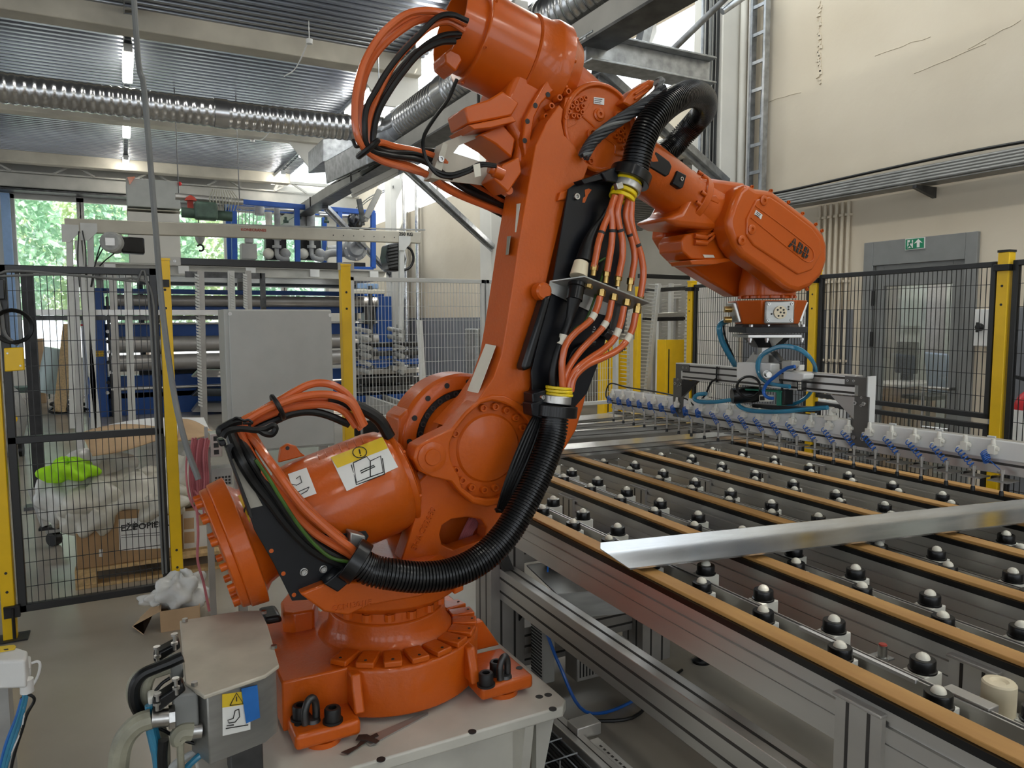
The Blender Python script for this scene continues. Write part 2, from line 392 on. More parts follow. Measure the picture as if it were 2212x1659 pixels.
# door with its grey surround and the room seen through it
d = struct(MB().box(XW-.03, XW+.02, DY0, DY0+.085, 0, DZ).box(XW-.03, XW+.02, DY1-.085, DY1, 0, DZ).box(XW-.03, XW+.02, DY0+.085, DY1-.085, DZ-.19, DZ), 'door_1', 'door_grey', bevel=.004)
gy0, gy1 = 3.30, 3.855; lf = MB(); y0, y1 = DY0+.095, DY1-.095; zt = DZ-.188
lf.box(XW+.0, XW+.05, y0, gy0, .02, zt); lf.box(XW, XW+.05, gy1, y1, .02, zt); lf.box(XW, XW+.05, gy0, gy1, zt-.17, zt); lf.box(XW, XW+.05, gy0, gy1, .02, .3)
leaf = build(lf, 'door_leaf', 'door_grey', d, bevel=.004)
build(MB().box(XW+.02, XW+.026, gy0, gy1, .3, zt-.17), 'pane', 'glass', leaf)
build(MB().tube([V(XW-.005, 3.24, 1.13), V(XW-.07, 3.24, 1.13), V(XW-.07, 3.45, 1.13)], .011, smooth=False).tube([V(XW-.06, 3.445, 1.13), V(XW-.06, 3.445, .83), V(XW-.06, 3.24, .83)], .011, smooth=False), 'handle', 'bolt_steel', leaf)
for z in (1.75, 1.42): build(MB().cyl((XW-.02, DY1-.09, z), (XW-.02, DY1-.09, z+.12), .012, n=10), 'hinge', 'black_steel', leaf)
rm = MB(); rm.box(7.6, 7.7, 2.0, 5.2, 0, 3); rm.box(5.62, 7.7, 2.0, 2.05, 0, 3)
struct(rm, 'wall_office', 'frosted_light'); struct(MB().box(5.6, 7.7, 2, 4.8, 2.9, 3), 'ceiling_office', 'plaster_white')
ol = thing('office_ceiling_lamp', (6.4, 3.9, 2.8), 'lit square ceiling lamp in the office behind the glazed door', 'lamp')
build(MB().box(6.0, 6.8, 3.3, 4.5, 2.84, 2.9), 'frame', 'white_box', ol); build(MB().box(6.05, 6.75, 3.35, 4.45, 2.82, 2.84), 'diffuser', 'office_diffuser', ol)
def rectX(x, a, b, z=None, th=.03): # rectangle on plane X from two pixels
    p, q = onX(*a, x), onX(*b, x); return MB().box(x, x+th, min(p.y, q.y), max(p.y, q.y), min(p.z, q.z), max(p.z, q.z))
cb = thing('office_cupboard', (7.4, 5, 0), 'dark grey cupboard door seen through the left of the door glass', 'cupboard')
build(rectX(7.5, (1948, 580), (1988, 705)), 'side', 'frosted', cb, bevel=.005)
tag(build(rectX(7.3, (2003, 602), (2036, 770)).box(7.33,7.36,4.6,4.7,1.5,1.6), 'folded_curtain', 'curtain', bevel=.01), 'dark violet curtain strip hanging behind the door glass', 'curtain')
ds = thing('office_desk', onX(1950, 900, 6.9), 'light wooden desk with white top behind the glazed door', 'desk')
p = onX(1918, 822, 6.9); q = onX(1978, 980, 6.9)
build(MB().box(6.6, 7.2, q.y, p.y, 0, p.z-.03), 'body', 'desk_wood', ds, bevel=.004); build(MB().box(6.55, 7.25, q.y-.03, p.y+.03, p.z-.03, p.z), 'top', 'white_box', ds, bevel=.004)
mo = thing('office_monitor', onX(1955, 815, 7.0), 'dark glossy monitor standing on the office desk', 'monitor')
p = onX(1938, 738, 7.0); q = onX(1980, 808, 7.0); build(MB().box(6.98, 7.03, q.y, p.y, q.z, p.z), 'screen', 'black_plastic', mo, bevel=.01)
build(MB().box(6.97, 7.06, (p.y+q.y)/2-.04, (p.y+q.y)/2+.04, onX(1950, 822, 6.9).z, q.z), 'foot', 'black_plastic', mo)
oc = thing('office_chair', onX(2010, 900, 6.6), 'pale blue plastic chair seen through the door glass', 'chair')
p = onX(1995, 760, 6.6); q = onX(2046, 850, 6.6)
build(MB().prism([p, onX(2046, 765, 6.6), q, onX(2002, 850, 6.6)], (.04, 0, 0)), 'backrest', 'plastic_blue', oc, bevel=.015)
build(MB().box(6.3, 6.65, q.y-.03, p.y, q.z-.05, q.z-.01), 'seat', 'black_plastic', oc, bevel=.01)
for yy in (q.y, p.y-.06):
    for xx in (6.34, 6.6): build(MB().cyl((xx, yy, 0), (xx, yy, q.z-.05), .012, n=8), 'leg', 'dark_steel', oc)
# exit sign
def on_wall(px, py, x): return onX(px, py, x)
sg = thing('exit_sign', onX(1977, 540, XW), 'green emergency exit sign with running figure and upward arrow above the door', 'sign')
c0, c1, c2, c3 = [onX(*a, XW-.04) for a in ((1955.5, 516), (1997.5, 512), (1997, 536.5), (1955, 541))]
build(MB().prism([c0, c1, c2, c3], (.012, 0, 0)), 'border', 'paper', sg)
def sq(u, v): return (c0.lerp(c1, u)).lerp(c3.lerp(c2, u), v)
build(MB().prism([sq(.03, .06), sq(.97, .06), sq(.97, .94), sq(.03, .94)], (-.003, 0, 0)), 'panel', 'sign_green', sg)
o_ = V(-.005, 0, 0)
build(MB().prism([sq(*a)+o_ for a in ((.14, .15), (.43, .15), (.43, .85), (.14, .85))], (-.001, 0, 0)), 'doorway', 'paper', sg)
build(MB().prism([sq(*a)+o_ for a in ((.70, .12), (.92, .5), (.77, .42), (.77, .85), (.63, .85), (.63, .42), (.48, .5))], (-.001, 0, 0)), 'arrow', 'paper', sg)
o_ = V(-.007, 0, 0); rn = MB()
hc_ = sq(.33, .25)+o_; rn.cyl(hc_, hc_+V(-.001, 0, 0), .009, n=12)
for a, b in (((.28, .36), (.24, .58)), ((.28, .36), (.40, .42)), ((.28, .38), (.19, .40)), ((.24, .58), (.33, .70)), ((.33, .70), (.36, .85)), ((.24, .58), (.20, .74)), ((.20, .74), (.08, .74))):
    rn.beam(sq(*a)+o_, sq(*b)+o_, .008, .004, up=(1, 0, 0))
build(rn, 'running_figure', 'sign_green', sg)
# wall box right of the door, extinguisher, notice
wb = thing('wall_switch_box', onX(2140, 750, XW), 'cream metal switch box with black rotary handle on the wall beside the door', 'switch box')
p = onX(2104, 668, XW-.12); q = onX(2176, 750, XW-.12)
build(MB().box(XW-.12, XW, q.y, p.y, q.z, p.z), 'box', 'white_box', wb, bevel=.006)
h = onX(2118, 707, XW-.13); build(MB().lathe(h, (-1, 0, 0), [(0, .028), (.02, .028), (.035, .02)], 16).obox(h+V(-.035, 0, 0), (.012, 0, 0), (0, .008, 0), (0, 0, .035)), 'rotary_handle', 'black_plastic', wb, bevel=.004)
h = onX(2149, 676, XW-.125); build(MB().lathe(h, (-1, 0, 0), [(0, .012), (.01, .01)], 12), 'indicator', 'green_pcb', wb)
h = onX(2158, 722, XW-.125); build(MB().box(h.x, h.x+.004, h.y-.02, h.y+.02, h.z-.035, h.z+.035), 'nameplate', 'tape_blue', wb)
ex = thing('fire_extinguisher', onX(2206, 960, 5.2), 'red fire extinguisher at the right picture edge behind the fence', 'extinguisher')
p = onX(2206, 910, 5.2); build(MB().lathe(V(p.x, p.y-.03, p.z-.25), (0, 0, 1), [(0, .06), (.01, .075), (.36, .075), (.42, .05), (.45, .02), (.47, .02)], 24), 'cylinder', 'extinguisher_red', ex)
build(MB().lathe(V(p.x, p.y-.03, p.z+.22), (0, 0, 1), [(0, .022), (.06, .022)], 12).beam((p.x, p.y-.03, p.z+.27), (p.x, p.y+.09, p.z+.3), .02, .02), 'valve', 'black_plastic', ex)
build(MB().lathe(V(p.x, p.y-.03, p.z-.12), (0, 0, 1), [(0, .0765), (.2, .0765)], 24), 'label_band', 'paper', ex)
tag(build(rectX(XW-.012, (1700, 664), (1748, 712), th=.006), 'notice_sheet', 'paper'), 'white notice sheet on the grey wall behind the tool flange', 'notice')

# wall conduits, pipes, cable ladder
ct = thing('wall_conduit_run', onX(2000, 380, XW), 'bundle of grey steel conduits running along the cream wall above the door', 'conduit')
for k in range(5):
    z0 = onX(1714, 420+k*6, XW-.05-.03*k).z
    build(MB().cyl((XW-.05-.03*k, -2, 2.66+.028*(4-k)), (XW-.05-.03*k, 5.3, 2.66+.028*(4-k)), .014, n=10), 'conduit', 'conduit_grey', ct)
build(MB().tube([V(XW-.03, -1.5, 2.83)]+[V(XW-.03, y_, 2.815+.012*math.sin(y_*2.3)) for y_ in (0, .8, 1.6, 2.4, 3.2, 4.0, 4.7)]+[V(XW-.03, 5.3, 2.80)], .012, n=8), 'black_cable', 'black_rubber', ct)
build(MB().box(XW-.19, XW-.02, -2, 5.3, 2.632, 2.638), 'tray', 'conduit_grey', ct)
for yb in (3.45, 1.9, 4.9):
    build(MB().prism([V(XW, yb, 2.62), V(XW-.24, yb, 2.62), V(XW-.24, yb, 2.595), V(XW, yb, 2.54)], (0, .03, 0)), 'bracket', 'dark_steel', ct)
for k in range(6):
    yy = 4.18+k*.058
    pp = MB().cyl((XW-.025, yy, .95), (XW-.025, yy, 2.62), .014, n=10)
    for z in (1.28, 1.95, 2.5): pp.box(XW-.045, XW, yy-.02, yy+.02, z, z+.02)
    tag(build(pp, 'wall_pipe', 'plaster'), '%s slim cream pipe of the vertical row left of the door' % ('rightmost', 'second rightmost', 'third rightmost', 'third leftmost', 'second leftmost', 'leftmost')[k], 'pipe', 'vertical pipes left of the door')
tag(build(MB().box(XW-.06, XW, 4.15, 4.5, .78, .95), 'pipe_junction_box', 'white_box', bevel=.01), 'cream junction box at the foot of the vertical pipes', 'box')
lad = thing('cable_ladder', V(XW-.1, 5.2, 2.5), 'tall galvanized cable ladder on the wall with white cables', 'cable ladder')
for yy in (5.06, 5.22): build(MB().box(XW-.12, XW-.06, yy-.012, yy+.012, 2.4, 6), 'rail', 'galvanized', lad)
for k in range(14): build(MB().box(XW-.11, XW-.09, 5.06, 5.22, 2.5+k*.25, 2.53+k*.25), 'rung', 'galvanized', lad)
for k in range(3): build(MB().tube([V(XW-.08, 5.235+.02*k, 2.3), V(XW-.08, 5.24+.02*k, 3.6), V(XW-.085, 5.235+.02*k, 6)], .009, n=6), 'white_cable', 'white_box', lad)
tag(build(MB().cyl((XW-.07, 5.36, 2.2), (XW-.07, 5.36, 6), .035, n=14), 'downpipe', 'plaster_white'), 'thick white vertical pipe between cable ladder and column', 'pipe')
for i, (yy, mt, rr) in enumerate(((5.10, 'black_rubber', .012), (5.14, 'galvanized', .013), (5.45, 'black_rubber', .014), (5.50, 'black_rubber', .012), (5.55, 'cable_grey', .012), (5.60, 'black_rubber', .014), (5.66, 'galvanized', .016))):
    x_ = XW-.04 if i < 2 else 5.10-rr
    tag(build(MB().tube([V(x_, yy, 2.3), V(x_, yy+.01, 3.4), V(x_, yy-.005, 4.2), V(x_, yy, 6)], rr, n=8), 'riser_cable', mt), '%s riser on the white column, %s' % ({'black_rubber': 'vertical black cable', 'galvanized': 'vertical steel conduit', 'cable_grey': 'vertical grey cable'}[mt], ('closest to the cable ladder', 'second beside the cable ladder', 'first on the column front', 'second on the column front', 'middle of the column front', 'second last towards the annex', 'last at the annex edge')[i]), 'cable', 'risers on the white column')

# ================================================================ ROOF STEEL, DUCTS, LAMPS
ts = thing('roof_truss', (3.05, 8, 3.6), 'galvanized roof truss with bottom chord running into the hall', 'truss')
build(MB().box(3.0, 3.12, 2.4, 16.5, 3.6, 3.80), 'bottom_chord', 'steel_painted', ts, bevel=.006)
build(MB().box(2.94, 3.18, 2.4, 16.5, 3.58, 3.6), 'chord_flange', 'dark_steel', ts)
for yy in (6.3, 10.6, 13.2): build(MB().box(2.985, 3.0, yy, yy+.03, 3.6, 3.8), 'splice', 'groove', ts)
p = onY(1262, 95, 4.55); bx_ = MB(); q = V(4.15, 4.55, p.z)
bx_.box(p.x, q.x, 4.53, 4.57, p.z-.12, p.z+.05); bx_.box(p.x, q.x, 4.45, 4.65, p.z+.05, p.z+.065); bx_.box(p.x, q.x, 4.45, 4.65, p.z-.135, p.z-.12)
build(bx_, 'cross_beam', 'galvanized', ts, bevel=.003)
def brace(a, b, wd=.11, name='brace', mt='galvanized'): return build(MB().beam(a, b, wd, .07).beam(a+V(0, 0, -.05), b+V(0, 0, -.05), wd*.3, .05), name, mt, ts, bevel=.003)
brace(onY(1290, 150, 4.75), onX(1565, 395, 5.1))
brace(V(3.1, 8.75, 3.56), onX(1062, 533, 5.1))
brace(V(3.1, 12.6, 3.56), onX(850, 600, 5.2))
brace(onY(1385, 100, 4.6), onY(1440, -140, 4.6), .09); brace(onY(1330, 85, 4.8), onY(1395, -60, 5.2), .08)
build(MB().cyl(onY(1432, 128, 4.62), onX(1605, -40, 5.0), .026, n=12), 'tie_pipe', 'dark_steel', ts)
build(MB().cyl(onY(1560, 25, 5.0), onY(1640, -30, 4.9), .03, n=12), 'tie_pipe', 'galvanized', ts)
brace(onY(860, 365, 8.9), onY(760, 415, 9.0), .06, 'strut', 'steel_painted'); brace(onY(980, 300, 8.2), onY(860, 365, 8.9), .05, 'strut')
brace(onY(820, 410, 10.5), onY(790, 470, 10.5), .06, 'strut', 'steel_painted'); brace(onY(775, 430, 11.2), onY(785, 480, 11.2), .05, 'strut', 'dark_steel')
# ducts
def spiral(name, pts, r, label, pitch=.085):
    t = thing(name, pts[0], label, 'duct'); build(MB().ribbed(pts, r, pitch, .008, n=28), 'spiral_pipe', 'duct', t, sharp=60); return t
a = onZ(-40, 184, 4.0); b = onZ(800, 280, 4.0)
t = spiral('ventilation_duct', [V(a.x-2, a.y, 4.0), V(a.x, a.y, 4.0), V(1.2, a.y, 4.0), V(b.x+.25, b.y, 4.0)], .155, 'long silver spiral duct crossing under the ceiling from the left')
xs_ = onZ(470, 225, 4.0).x; build(MB().ring((xs_, a.y, 4), (xs_+.14, a.y, 4), .163, .15), 'coupling', 'duct', t)
p0 = onZ(835, 292, 4.0); p1 = onZ(1290, -20, 4.0)
t = spiral('branch_duct', [V(p0.x, p0.y, 4.0), V((p0.x+p1.x)/2, (p0.y+p1.y)/2, 4.0), V(p1.x, p1.y, 4.0), V(p1.x+.1, p1.y-4, 4.0)], .19, 'wide silver spiral duct running overhead beside the steel truss')
for (c_, d_) in ((.10, .16), (.42, .47), (.80, .86)):
    u_, v_ = p0.lerp(p1, c_), p0.lerp(p1, d_); build(MB().ring(V(u_.x, u_.y, 4), V(v_.x, v_.y, 4), .2, .185), 'coupling', 'duct', t)
build(MB().lathe(V(b.x-.1, b.y, 4.0), (1, 0, 0), [(0, .16), (.3, .17), (.5, .2), (.62, .12)], 28), 'elbow', 'duct', t)
k_ = p0.lerp(p1, .83); build(MB().box(k_.x-.3, k_.x-.17, k_.y-.1, k_.y+.1, 3.95, 4.15), 'damper_motor', 'machine_grey', t, bevel=.01)
rd = thing('rectangular_duct', onZ(740, 360, 4.0), 'boxy sheet metal duct with dark grille hanging below the branch duct', 'duct')
P = [onY(697, 300, 10.4), onY(770, 290, 10.4), onY(770, 345, 10.4), onY(697, 350, 10.4)]
build(MB().prism(P, (0, .9, 0)), 'upper_box', 'galvanized', rd, bevel=.01)
P = [onY(700, 350, 10.2), onY(760, 322, 10.2), onY(766, 372, 10.2), onY(705, 398, 10.2)]
build(MB().prism(P, (.12, -1.5, .0)), 'lower_box', 'galvanized', rd, bevel=.01)
g0, g1 = onY(764, 374, 10.15), onY(707, 400, 10.15)
for k in range(4): build(MB().obox((g0+g1)/2+V(.02+.03*k, -.2-.36*k, -.012), (g0-g1)*.42, (.01, -.13, 0), (0, 0, .008)), 'grille', 'black_steel', rd)
for pxy in ((1045, 40, 6.0), (818, 175, 8.6), (1000, 115, 6.5)):
    p = onY(*pxy); tag(build(MB().cyl(V(p.x, p.y, 4.1), V(p.x, p.y, ZC), .006, n=6), 'duct_hanger', 'galvanized'), 'thin vertical hanger rod above the branch duct, %s' % {1045: 'nearest the robot', 818: 'farthest from the robot', 1000: 'middle one'}[pxy[0]], 'rod', 'duct hanger rods')
# strip lamps in two rows, seen lit; rows run on over the camera
lab = {10.2: 'lit strip lamp in the left row, largest one beside the hanging cable', 13.6: 'lit strip lamp in the left row just below the long duct', 16.9: 'lit strip lamp in the left row, farthest and smallest'}
labr = {7.2: 'lit strip lamp in the right row above the robot cables', 10.4: 'lit strip lamp in the right row behind the orange hose bundle', 13.8: 'lit strip lamp in the right row next to the rectangular duct', 17.0: 'lit strip lamp in the right row, farthest above the blue skid'}
proto = None
for row, (x, ys_) in enumerate(((.2, (-3.4, 0, 3.4, 6.8, 10.2, 13.6, 16.9)), (3.28, (-2.6, .6, 3.9, 7.2, 10.4, 13.8, 17.0)))):
    for y in ys_:
        L_ = (lab if row == 0 else labr).get(y) or 'strip lamp of the %s row overhead, %s' % (('left', 'right')[row], {-3.4: 'farthest behind the camera', 0: 'right above the camera', 3.4: 'above the robot pedestal', 6.8: 'just above the picture top', -2.6: 'farthest behind the viewer', .6: 'beside the viewer', 3.9: 'above the forearm'}[y])
        loc = V(x, y+.68, 4.86)
        if proto is None:
            proto = thing('strip_lamp', loc, L_, 'lamp', 'strip lamps under the roof'); Y_ = loc.y
            build(MB().box(x-.05, x+.05, Y_-.66, Y_+.66, 4.93, 4.97), 'housing', 'white_box', proto, bevel=.008)
            build(MB().box(x-.06, x+.06, Y_-.64, Y_+.64, 4.86, 4.93), 'diffuser', 'lamp_diffuser', proto, bevel=.02, seg=3)
            ex_ = MB()
            for s_ in (-.66, .66): ex_.box(x-.05, x+.05, Y_+s_-.02, Y_+s_+.02, 4.87, 4.94)
            build(ex_, 'end_cap', 'white_box', proto)
        else: copy_tree(proto, loc-WL[proto.name], None, L_)
for lc_, lt_ in ((V(7.0, 6.6, 3.22), 'added fill lamp under the annex ceiling near the opening'), (V(7.0, 11.0, 3.22), 'added fill lamp under the annex ceiling at its far end')): copy_tree(proto, lc_-WL[proto.name], None, lt_)  # two invented lamps out of view, added to brighten the dark annex
for i, x in enumerate((.2, 3.28)):
    c = MB()
    c.box(x-.045, x-.035, -3, 18.3, 4.975, 5.02); c.box(x+.035, x+.045, -3, 18.3, 4.975, 5.02)
    for k in range(105): c.box(x-.04, x+.04, -2.9+k*.2, -2.87+k*.2, 4.98, 4.99)
    tag(build(c, 'lamp_carrier_tray', 'galvanized'), 'perforated tray carrying the %s row of strip lamps' % ('left', 'right')[i], 'cable tray')
for i, (a, b, L_) in enumerate((((668, 85), (614, 165), 'near'), ((545, 300), (590, 275), 'far'))):
    p, q = onZ(*a, 4.85), onZ(*b, 4.85); tag(build(MB().tube([p, p.lerp(q, .5)+V(0, 0, -.1), q], .008, n=6).lathe(p, (0, 0, -1), [(0, .04), (.05, .035)], 12).cyl(p, V(p.x, p.y, 5.06), .006, n=6), 'smoke_detector', 'white_box'), 'small white smoke detector with cord under the %s roof bay' % L_, 'detector')

# ================================================================ PEDESTAL AND ROBOT
ZB, BX, BY = .50, .722, 2.245
pd = thing('robot_pedestal', (.7, 2.2, 0), 'cream painted steel pedestal carrying the orange robot', 'pedestal')
plate = MB().prism([V(.12, 1.81, .45), V(1.125, 1.81, .45), V(1.155, 1.84, .45), V(1.155, 2.66, .45), V(1.125, 2.69, .45), V(.12, 2.69, .45)], (0, 0, .035))
build(plate, 'top_plate', 'pedestal', pd, bevel=.006, seg=3)
bd = MB()
bd.box(.30, 1.06, 1.90, 1.92, 0, .45); bd.box(.30, 1.06, 2.58, 2.6, 0, .45); bd.box(.30, .32, 1.92, 2.58, 0, .45); bd.box(1.04, 1.06, 1.92, 2.58, 0, .45)
build(bd, 'column', 'pedestal', pd); build(MB().prism([V(1.06, 1.86, .45), V(1.13, 1.86, .45), V(1.06, 1.86, .15)], (0, .03, 0)), 'gusset', 'pedestal', pd)
build(MB().prism([V(1.0, 1.90, .45), V(1.0, 1.82, .45), V(1.0, 1.90, 0)], (.03, 0, 0)), 'gusset', 'pedestal', pd)
build(MB().box(.25, 1.12, 1.85, 2.65, 0, .02), 'base_plate', 'pedestal', pd, bevel=.004)
for px, py in ((1165, 1505), (1184, 1501), (1194, 1531), (1020, 1580), (823, 1640)):
    p = onZ(px, py, .485); build(MB().lathe(p+V(0, 0, -.002), (0, 0, 1), [(0, .012), (.0025, .012)], 16), 'hole', 'ink', pd)
al = thing('aluminium_strip', onZ(800, 1600, .485), 'thin aluminium strip lying on the pedestal beside the robot foot', 'strip')
build(MB().prism([onZ(*a, .486) for a in ((800, 1612), (782, 1600), (900, 1548), (925, 1540), (925, 1545))], (0, 0, .004)), 'strip', 'alu_dull', al)
tp = thing('tape_scrap', onZ(790, 1600, .49), 'dark tape scrap stuck across the aluminium strip', 'tape')
build(MB().prism([onZ(*a, .4905) for a in ((737, 1626), (752, 1630), (800, 1598), (818, 1590), (814, 1584), (780, 1600), (770, 1612))], (0, 0, .002)), 'long_piece', 'tape_dark', tp)
build(MB().prism([onZ(*a, .4925) for a in ((775, 1588), (793, 1587), (820, 1601), (812, 1607), (790, 1600), (768, 1600))], (0, 0, .002)), 'short_piece', 'tape_dark', tp)

rb = thing('industrial_robot', (BX, BY, ZB), 'large orange six axis industrial robot arm reaching over the conveyor table', 'robot')
def PY(L, y, dep): return MB().prism([onY(*p, y) for p in L], (0, dep, 0))
def arc(c, r, a0, a1, n=10): return [(c[0]+r*math.cos(R(a0+(a1-a0)*i/n)), c[1]+r*math.sin(R(a0+(a1-a0)*i/n))) for i in range(n+1)]
def bolt(parent, c, d=(0, -1, 0), r=.012, h=.012, mt='orange', name='bolt', washer=0):
    mb = MB(); c = Vector(c); d = Vector(d).normalized()
    if washer: mb.lathe(c, d, [(0, washer), (.003, washer)], 16); c = c+d*.003
    mb.lathe(c-d*.002, d, [(0, r), (h, r), (h+.002, r*.9), (h+.002, r*.55), (h*.4, r*.5), (h*.4, 1e-4)], 16)
    return build(mb, name, mt, parent)
def hole(parent, c, d=(0, -1, 0), r=.01, mt='ink'): return build(MB().lathe(Vector(c), d, [(0, r), (.0012, r)], 14), 'bolt_hole', mt, parent)

# --- base casting
bs = MB()
bs.lathe((BX, BY, ZB), (0, 0, 1), [(0, .288), (.01, .29), (.138, .294), (.15, .288), (.152, .25), (.156, .215), (.175, .196), (.20, .188), (.235, .184)], 64)
bs.box(.345, .56, 2.03, 2.50, ZB+.005, ZB+.15)
bs.box(.40, 1.04, 2.25, 2.54, ZB+.005, ZB+.12)
base = build(bs, 'base_casting', 'orange', rb, bevel=.006)
for sx in (-1, 1):
    for sy in (-1, 1):
        cx = BX+sx*.28; cy = BY+.005+sy*.215
        x0, x1 = sorted((BX+sx*.365, BX+sx*.185)); y0, y1 = sorted((BY+sy*.322, BY+sy*.10))
        P = [V(x0, y0, ZB), V(x1, y0, ZB), V(x1, y1, ZB), V(x0, y1, ZB)]
        fo = build(MB().prism(P, (0, 0, .045)), 'foot', 'orange', base, bevel=.012, seg=3)
        xi = BX+sx*.195
        wb_ = MB().prism([V(xi, BY+sy*.295, ZB+.045), V(xi, BY+sy*.26, ZB+.146), V(xi, BY+sy*.12, ZB+.146), V(xi, BY+sy*.10, ZB+.045)], (-sx*.03, 0, 0))
        yi = BY+sy*.09
        wb_.prism([V(BX+sx*.365, yi, ZB+.045), V(BX+sx*.30, yi, ZB+.146), V(BX+sx*.17, yi, ZB+.146), V(BX+sx*.17, yi, ZB+.045)], (0, -sy*.03, 0))
        build(wb_, 'rib', 'orange', base, bevel=.006)
        build(MB().lathe((cx, cy+sy*.06, ZB-.015), (0, 0, 1), [(0, .05), (.015, .05)], 24), 'spacer', 'orange', base)
        if sy < 0:
            for q_ in (((650, 1552), (719, 1558)) if sx < 0 else ((1050, 1480), (1073, 1455))):
                c = onZ(*q_, ZB+.045)
                build(MB().lathe(c, (0, 0, 1), [(0, .028), (.006, .028), (.006, .0225), (.036, .0225), (.040, .020), (.040, .012), (.022, .011), (.022, 1e-4)], 22), 'foundation_bolt', 'black_steel', base)
            c = onZ(*((668, 1562) if sx < 0 else (1086, 1466)), ZB+.045)
            e = MB().lathe(c+V(.012, .004, 0), (0, 0, 1), [(0, .020), (.010, .018)], 16); e.tube([c+V(-.012, -.006, .002), c+V(-.012, -.004, .035), c+V(-.002, 0, .062), c+V(.012, .006, .066), c+V(.021, .010, .045), c+V(.022, .010, .004)], .0105, n=12)
            build(e, 'lifting_eye', 'dark_steel', base)
            hole(base, V(cx+sx*.065, cy-.055, ZB+.0455), (0, 0, 1), .011)
for k in range(10):
    a = R(-138+k*16.4); d_ = V(math.cos(a), math.sin(a), 0); t_ = V(-d_.y, d_.x, 0)
    c = V(BX, BY, ZB+.160)+d_*.250
    lg = build(MB().obox(c, d_*.040, t_*.027, (0, 0, .009)), 'index_lug', 'orange', base, bevel=.004)
    hole(lg, V(BX, BY, ZB+.1695)+d_*.275, (0, 0, 1), .0045)
P = [onZ(*a, ZB+.13) for a in ((608, 1352), (625, 1330), (680, 1322), (688, 1345), (680, 1372), (634, 1380), (612, 1378))]
build(MB().prism(P, (0, 0, .085)), 'stop_block', 'orange', base, bevel=.008)
build(PY([(568, 1335), (606, 1328), (612, 1345), (575, 1352)], 2.32, .1), 'rubber_buffer', 'black_rubber', base, bevel=.01)
build(MB().lathe((BX, BY, ZB+.235), (0, 0, 1), [(0, .176), (.035, .176)], 48), 'bearing_ring', 'orange_smooth', base)
for k in range(9):
    a = R(-150+k*22); c = V(BX, BY, ZB+.245)+V(math.cos(a), math.sin(a), 0)*.178
    build(MB().lathe(c, (0, 0, 1), [(0, .016), (.022, .016), (.022, .009), (.04, .009)], 10), 'ring_bolt', 'orange_smooth', base)

# --- turret with its two cheeks
tu = MB().lathe((BX, BY, ZB+.27), (0, 0, 1), [(0, .19), (.012, .21), (.03, .236), (.085, .242), (.105, .225), (.125, .2), (.14, .18)], 56)
turret = build(tu, 'turret', 'orange', rb, bevel=.003)
ck = [(866, 1212), (884, 1160), (902, 1100), (905, 1040), (960, 990), (1060, 985), (1140, 1010), (1155, 1080), (1122, 1160), (1075, 1222)]
ho = [onY(*p, 2.12) for p in ck]
# cheek as a ring of quads round the cable window
win = [(950, 1155), (955, 1135), (975, 1122), (1010, 1117), (1040, 1122), (1052, 1140), (1048, 1165), (1020, 1182), (980, 1188), (955, 1178)]
O_ = [onY(*p, 2.12) for p in ck]; I_ = [onY(*p, 2.12) for p in (win[9], win[0], win[1], win[1], win[2], win[3], win[4], win[5], win[6], win[8])]
mbk = MB(); dv = V(0, .07, 0); n_ = len(O_)
vs_ = O_+I_+[p+dv for p in O_]+[p+dv for p in I_]; fs_ = []
for i in range(n_):
    j = (i+1) % n_; fs_ += [(i, j, n_+j, n_+i), (2*n_+j, 2*n_+i, 3*n_+i, 3*n_+j), (j, i, 2*n_+i, 2*n_+j), (n_+i, n_+j, 3*n_+j, 3*n_+i)]
mbk.add(vs_, fs_); build(mbk, 'near_cheek', 'orange', turret, bevel=.005)
build(PY([(a-42, b-12) for a, b in ck], 2.40, .07), 'far_cheek', 'orange', turret, bevel=.006)
build(PY([(880, 1205), (900, 1150), (920, 1010), (1120, 1010), (1090, 1130), (1060, 1215)], 2.26, .03), 'inner_web', 'orange', turret)
for k in range(6):
    build(MB().tube([onY(985+6*k, 1185, 2.24), onY(1000+4*k, 1150, 2.2), onY(1015+6*k, 1120, 2.22)], .005, n=6), 'inner_cable', 'cable_pink', turret)
build(PY([(982, 1285), (1002, 1275), (1000, 1222), (984, 1222)], 2.0, .04), 'drain_stub', 'orange', turret, bevel=.004)
build(MB().prism([onY(*a, 1.985) for a in ((648, 1283), (700, 1322), (752, 1330), (800, 1308), (905, 1290), (975, 1262), (960, 1240), (700, 1262))], (0, .05, 0)), 'front_rail', 'orange', turret, bevel=.006)
text('3HAC02680', .028, 'casting_number', 'orange_smooth', onY(916, 1142, 2.118), onY(942, 1090, 2.118)-onY(893, 1190, 2.118), onY(866, 1110, 2.118)-onY(930, 1150, 2.118), turret, depth=.0025)
text('CCN130.J1E', .022, 'casting_mark', 'orange_smooth', onY(760, 1308, 1.984), onY(800, 1298, 1.984)-onY(720, 1312, 1.984), V(0, 0, 1), turret, depth=.0025)

